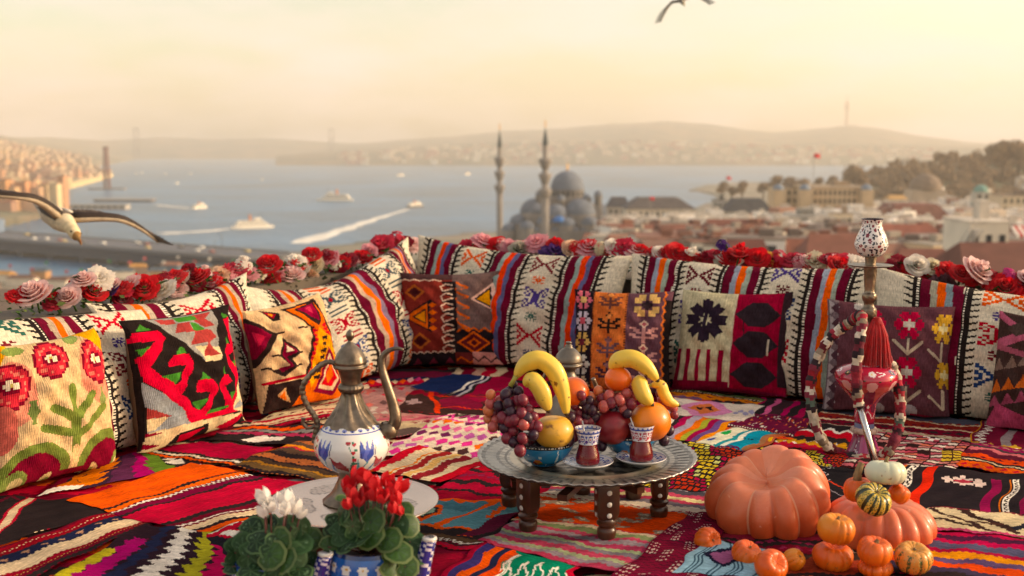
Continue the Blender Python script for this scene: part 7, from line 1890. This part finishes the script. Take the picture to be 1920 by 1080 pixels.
pumpkin(1712, 1046, 72, 60, 2.12, 'gold', 'mottled yellow and green gourd right of the pumpkins', 10, .06, .05, tilt=(.3, -.1), stripes=mottled, sr=.05, name='gourd', cat='gourd')
pumpkin(1327, 1014, 55, 47, 2.27, 'orange', 'leftmost small orange pumpkin lying on its side', 9, .08, .05, tilt=(1.1, .7), sr=.04)
pumpkin(1400, 1039, 62, 50, 2.18, 'orange', 'small orange pumpkin below the biggest salmon one', 9, .09, .06, tilt=(.35, .25), sr=.04)
pumpkin(1446, 1060, 66, 56, 2.09, 'orange', 'smooth orange pumpkin cut by the bottom edge', 9, .02, 0, tilt=(.9, .3))
pumpkin(1488, 1050, 44, 46, 2.15, 'gold', 'small golden orange pumpkin behind the smooth one', 9, .10, .06, tilt=(.6, .7), sr=.04)

# ================================================================== cyclamen pots
M['cleaf'] = mat('cyclamen_leaf', rough=.48, attr=True, var=.35, scale=45, spec=.3, transl=.15)
M['cstem'] = mat('cyclamen_stalk', '5a2a24', rough=.5)
EDGE = ['45603a', '31502c', '5c6c40']; DARK = [['18301a', '1c361c'], ['22401f', '284622'], ['304c22', '365624']]
def cleaf_mesh(seed):
    rg = random.Random(seed); mb = MB(); N, K_ = 28, 6; vs = [(0, 0, 0)]
    for k in range(1, K_ + 1):
        for i in range(N):
            a = 2 * math.pi * i / N
            rr = (1 - .48 * math.exp(-(min(a, 2 * math.pi - a) / .35) ** 2)) * (1 + .12 * math.cos(a - math.pi) ) * (1 + .03 * math.sin(a * 9 + seed))
            q = k / K_; z = -.05 * q * q + .07 * math.sin(a * 3 + seed) * q * q - .10 * q * abs(math.sin(a))
            vs.append((-rr * q * math.cos(a), rr * q * math.sin(a), z))
    fs = [(0, 1 + i, 1 + (i + 1) % N) for i in range(N)]; cc = ['2a4426'] * N
    for k in range(K_ - 1):
        for i in range(N):
            fs.append((1 + k * N + i, 1 + (k + 1) * N + i, 1 + (k + 1) * N + (i + 1) % N, 1 + k * N + (i + 1) % N))
            cc.append('3a5636' if i % 4 == 0 and k < 3 else ('4e6a4c' if k == 2 and rg.random() < .3 else (EDGE[seed] if k == K_ - 2 else rg.choice(DARK[seed]))))
    me = mb.add(vs, fs, cc).mesh('leaf'); me.materials.append(M['cleaf']); return me
CL = [cleaf_mesh(k) for k in range(3)]
def cyc_bloom(c):
    mb = MB()
    for k in range(5):
        a = k * 1.2566; M_ = Matrix.Rotation(a, 4, 'Z'); mb.M = M_; vs = []
        for i in range(7):
            t = i / 6; w = .42 * math.sin(math.pi * (.1 + .83 * t)) ** .8
            for j in range(5):
                x = j / 2 - 1; vs.append((.16 + .28 * t + .12 * math.sin(t * 3), x * w * .9, -.15 + 1.1 * t ** .9 - .1 * x * x + .06 * math.sin(x * 5 + k) * t))
        mb.add(vs, [(i * 5 + j, i * 5 + j + 1, (i + 1) * 5 + j + 1, (i + 1) * 5 + j) for i in range(6) for j in range(4)])
    mb.M = None
    me = mb.mesh('bloom'); me.materials.append(c); return me
CYR = cyc_bloom(mat('red_cyclamen_petal', 'd40c1c', rough=.55, var=.12, scale=40, sheen=.3, transl=.4)); CYW = cyc_bloom(mat('white_cyclamen_petal', 'f0ece6', rough=.55, var=.05, scale=40, sheen=.3, transl=.4))
def pot_canvas(seed):
    c = Cv(150, 50, '1d5cb0'); rg = random.Random(seed)
    c.rect(0, 0, 1, .4, '2a4a9a'); c.rect(0, .93, 1, 1, '16306c')
    for k in range(14):
        u = (k + .5) / 14
        for s in range(6): a = s * 1.047; c.ell(u + .014 * math.cos(a), .76 + .045 * math.sin(a), .009, .028, 'd8dcd8')
        c.ell(u, .76, .007, .02, 'c8a040'); c.ell(u + .035, .56, .016, .05, 'a03858'); c.ell(u + .035, .56, .008, .025, 'e0d8d8'); c.ell(u, .52, .010, .03, 'c8b060'); c.ell(u, .62, .007, .02, '8ac0d8')
        c.ell(u + .02, .30, .018, .05, 'c85a30'); c.ell(u, .18, .014, .04, 'd8d8d8')
    return c
def cyclamen(px, py, Y, label, plabel, bloom, flowers, leaves, pot_r, pot_h, seed, spout=True):
    rg = random.Random(seed); q = P(px, py, Y)
    base = Vector((q.x, Y, .010))
    po = empty('plant_pot', base, 0, plabel, 'pot')
    mb = MB(); painted(mb, smooth_prof([(pot_r * .62, 0), (pot_r * .85, pot_h * .18), (pot_r * 1.0, pot_h * .5), (pot_r * .96, pot_h * .8), (pot_r * .88, pot_h)], 8), 150, pot_canvas(seed)); mb.lathe([(pot_r * .88, pot_h), (pot_r * .82, pot_h), (pot_r * .8, pot_h * .85)], 50, col='16306c'); mb.build('pot_body', M['glaze'], po)
    MB().lathe([(pot_r * .81, pot_h * .86), (.001, pot_h * .9)], 30).build('soil', mat('potting_soil', '2a1c12', rough=1., bump=.8, bscale=90), po)
    if spout:
        def sc(t, k): return 'd8d4e0' if (int(t * 26) + int(k * 12)) % 3 == 0 else '2a2f8a'
        s_ = spath([(pot_r * .9, -.005, pot_h * .35), (pot_r * 1.25, -.01, pot_h * .5), (pot_r * 1.42, -.012, pot_h * .85), (pot_r * 1.55, -.014, pot_h * 1.12)], 7)
        MB().tube(s_, [.020 - .008 * i / len(s_) for i in range(len(s_))], 14, sc).build('spout', M['glaze'], po)
        MB().lathe([(.009, -.003), (.0135, -.001), (.0135, .003), (.009, .004)], 16, tuple(s_[-1]), col='d8d4cc').build('spout_lip', M['glaze'], po)
    o = empty('cyclamen', base + Vector((0, 0, pot_h * .88)), 0, label, 'plant')
    for lx, ly, s, dy in leaves:
        t = P(lx, ly, Y + dy) - o.location
        l = link('leaf', rg.choice(CL), o); l.location = t; s *= .86; l.scale = (s, s, s)
        az = math.atan2(t.y - .02, t.x) + rg.uniform(-.4, .4)
        l.rotation_euler = (rg.uniform(.15, 1.25), rg.uniform(-.5, .5) + .35 * t.x / .08, rg.uniform(-.9, .9))
        MB().tube([(rg.uniform(-.01, .01), rg.uniform(-.01, .01), 0), Vector((t.x * .6, t.y * .6, t.z * .7)), t + Vector((0, 0, -.001))], .0016, 5).build('leaf_stalk', M['cstem'], o)
    for fx, fy, s, dy in flowers:
        t = P(fx, fy, Y + dy) - o.location
        b = link('bloom', bloom, o); b.location = t; b.scale = (s, s, s); b.rotation_euler = (rg.uniform(-.5, .5), rg.uniform(-.5, .5), rg.uniform(0, 6))
        MB().tube([(rg.uniform(-.015, .015), 0, 0), Vector((t.x * .8, t.y * .7, t.z * .55)), t + Vector((0, 0, -.002))], .0015, 5).build('flower_stalk', M['cstem'], o)
    return o
rg = random.Random(40)
L1 = [(640, 962, .026, -.02), (665, 945, .026, .02), (700, 948, .027, .03), (735, 962, .026, .02), (625, 985, .028, .0), (660, 985, .03, -.03), (695, 978, .03, -.03), (740, 985, .028, -.02), (765, 985, .026, .0), (620, 1010, .028, .01), (648, 1018, .028, -.04), (690, 1005, .032, -.045), (725, 1010, .03, -.045), (770, 1015, .029, -.01), (745, 1030, .032, -.05), (775, 1040, .026, -.02), (760, 1062, .027, -.05), (730, 1058, .028, -.06), (615, 1025, .022, -.03), (720, 935, .022, .04), (755, 955, .022, .03), (680, 965, .03, .0), (712, 990, .028, -.01), (645, 940, .022, .03), (635, 1000, .028, -.03), (672, 1012, .03, -.05)]
F1 = [(652, 918, .026, .0), (668, 900, .026, .01), (690, 903, .026, .0), (705, 918, .026, -.01), (722, 908, .024, .02), (738, 922, .026, .0), (752, 918, .024, .01), (660, 935, .022, -.02), (684, 932, .024, -.01), (716, 938, .024, -.02), (745, 942, .022, -.02), (655, 950, .018, -.03), (672, 945, .02, -.02), (738, 958, .018, -.03), (752, 962, .016, -.02), (700, 935, .02, -.02), (730, 930, .02, -.01)]
cyclamen(690, 1060, 1.96, 'red flowering cyclamen growing in the blue teapot-shaped pot', 'blue flowered teapot-shaped plant pot with dotted spout', CYR, F1, L1, .072, .125, 1)
L2 = [(470, 990, .028, .0), (500, 985, .026, .03), (530, 985, .028, .02), (560, 990, .028, .0), (450, 1010, .03, .0), (480, 1015, .03, -.03), (520, 1012, .03, -.03), (555, 1018, .032, -.02), (580, 1010, .026, .02), (440, 1035, .03, -.01), (465, 1042, .03, -.04), (505, 1040, .032, -.05), (545, 1045, .032, -.04), (575, 1040, .026, .0), (435, 1062, .028, -.03), (470, 1070, .03, -.06), (520, 1068, .032, -.06), (560, 1068, .028, -.05), (490, 1000, .028, -.01), (540, 1000, .028, .0), (510, 1025, .03, -.04), (455, 1025, .028, -.02), (530, 1050, .03, -.05), (585, 1058, .02, .0), (545, 975, .022, .04), (488, 975, .02, .04)]
F2 = [(498, 940, .026, .0), (508, 955, .022, -.01), (540, 945, .028, .01), (552, 958, .024, .0), (534, 960, .02, -.02), (496, 965, .02, -.02), (562, 968, .018, .0)]
cyclamen(505, 1075, 1.93, 'white flowering cyclamen with dark leaves in the left pot', 'blue plant pot mostly hidden under the dark leaves of the white cyclamen', CYW, F2, L2, .066, .11, 2)

# ================================================================== gulls
def gull(name, head_to, loc, span, label, dip=.0, bank=0., droop=.25, scale=1.0, rz=0.):
    """one continuous bird mesh: body rings along x (forward), wings with layered flight feathers"""
    mb = MB(); W_, G_, D_, BK, YL = 'a89a8a', '5e5248', '2e221c', '1a1412', '8e6c3c'
    # body from tail to beak: (x, z, ry, rz, colour)
    rings = [(-.27, .02, .015, .006, W_), (-.20, .02, .045, .012, W_), (-.13, .01, .05, .032, W_), (-.05, .0, .066, .058, 'cfc4b4'), (.05, -.005, .070, .064, 'c4b49c'), (.12, -.008, .058, .056, 'cdbfa4'), (.17, -.012, .042, .042, 'd8c8a8'), (.21, -.022, .036, .037, 'd8c8a4'), (.245, -.034, .034, .036, 'd4c29a'), (.275, -.044, .026, .028, 'd4c29a'), (.295, -.052, .012, .014, YL), (.325, -.062, .008, .010, YL), (.345, -.074, .004, .006, '7a4a1c')]
    n = 14; vs, fs, cc = [], [], []
    for x, z, ry, rz_, c in rings:
        for k in range(n):
            a = 2 * math.pi * k / n; vs.append((x, ry * math.cos(a), z + rz_ * math.sin(a)))
    for i in range(len(rings) - 1):
        for k in range(n):
            top = .05 < k / n < .45
            fs.append((i * n + k, i * n + (k + 1) % n, (i + 1) * n + (k + 1) % n, (i + 1) * n + k)); cc.append(G_ if top and 2 <= i < 5 else rings[i + 1][4])
    fs += [tuple(range(n - 1, -1, -1)), tuple(range((len(rings) - 1) * n, len(rings) * n))]; cc += [W_, YL]
    mb.add(vs, fs, cc)
    for s in (-1, 1): mb.ball((.258, s * .030, -.028), .006, 8, 6, BK)
    # tail fan
    for k in range(7):
        a = (k - 3) * .13; x0, y0 = -.2, math.sin(a) * .05
        x1, y1 = -.2 - .17 * math.cos(a), math.sin(a) * .22
        nx, ny = -math.sin(a) * .022, math.cos(a) * .022
        mb.add([(x0, y0 - .012, .02), (x1 + nx, y1 - ny, .018 + .002 * k % 2), (x1 - .01, y1, .018), (x1 - nx, y1 + ny, .020), (x0, y0 + .012, .024), (x0, y0, .012)], [(0, 1, 2, 3, 4), (0, 5, 4)], [W_ if k % 2 else 'd0c6b6', W_], False)
    # wings: arm with thickness, then overlapping feathers
    for s in (-1, 1):
        def wp(t): # leading edge point along the span t 0..1
            y = .05 + span / 2 * t
            x = .10 + .10 * math.sin(min(1, t / .45) * math.pi / 2) - .34 * max(0, t - .42) ** 1.25
            z = .03 + .055 * math.sin(min(1, t / .42) * math.pi * .5) * span - droop * max(0, t - .35) ** 1.4
            return Vector((x, s * y, z))
        arm = [wp(t) for t in np.linspace(0, 1, 16)]
        mb.tube(arm, [.030 * (1 - .85 * t) + .003 for t in np.linspace(0, 1, 16)], 8, lambda t, k: 'c8b8a0' if k < .5 else D_)
        N = 30
        for k in range(N):
            t = (k + .5) / N; p = wp(t)
            L = .21 - .03 * t if t < .55 else .19 + .16 * (t - .55) - .34 * max(0, t - .75)
            sweep = -.1 + 2.3 * max(0, t - .42) ** 1.1
            d = Vector((-math.cos(sweep), s * math.sin(sweep), -.06)).normalized(); w_ = .021 * span / 1.2
            sd = Vector((-d.y, d.x, 0)).normalized() * w_
            up = Vector((0, 0, .004 + .0006 * (k % 3)))
            c1 = [D_, '3c2e26', '54443a'][k % 3] if t > .35 else ['6a5a4c', '5a4a3e', '7a6a5a'][k % 3]
            if t > .8: c1 = BK
            q = [p - sd * .8, p + d * L * .6 - sd, p + d * L * .95 - sd * .5, p + d * L, p + d * L * .95 + sd * .6, p + d * L * .6 + sd, p + sd * .8]
            mb.add([v + up for v in q] + [v - Vector((0, 0, .003)) for v in q], [tuple(range(7)), tuple(range(13, 6, -1))] + [(i, i + 7, (i + 1) % 7 + 7, (i + 1) % 7) for i in range(7)], c1, False)
            # covert row: pale scalloped edge along the arm
            cL = .055 * (1 - .5 * t); e = Vector((0, 0, .014))
            mb.add([p - sd + e, p + d * cL - sd * .8 + e * .8, p + d * cL * 1.15 + e * .8, p + d * cL + sd * .8 + e * .8, p + sd + e, p + Vector((.012, 0, 0)) + e * .6], [(0, 1, 2, 3, 4, 5)], ['8a7664', '6a5848', '9c8874'][k % 3] if t < .8 else '7a6654', False)
        for k in range(9):   # white scapulars next to the back
            a = k / 9; p = Vector((.06 - .16 * a, s * (.035 + .03 * a), .055 - .02 * a)); mb.ball(p, (.04, .022, .010), 8, 5, 'd8cebc')
    o = mb.build(name, M['feather'])
    o.location = loc; o.scale = (scale,) * 3
    o.rotation_euler = (bank, dip, rz)
    return tag(o, label, 'bird')
M['feather'] = mat('feathers', rough=.75, attr=True, var=.18, scale=40)
gull('seagull', None, P(104, 406, 5.2), 1.25, 'brown and white gull gliding low past the left edge, wings spread', dip=.20, bank=-.26, droop=.20, scale=.80, rz=R(-42))
gull('seagull', None, P(1278, 2, 9.5), 1.25, 'gull cut by the top edge of the sky', dip=.1, bank=-.30, droop=.8, scale=.31, rz=R(70))
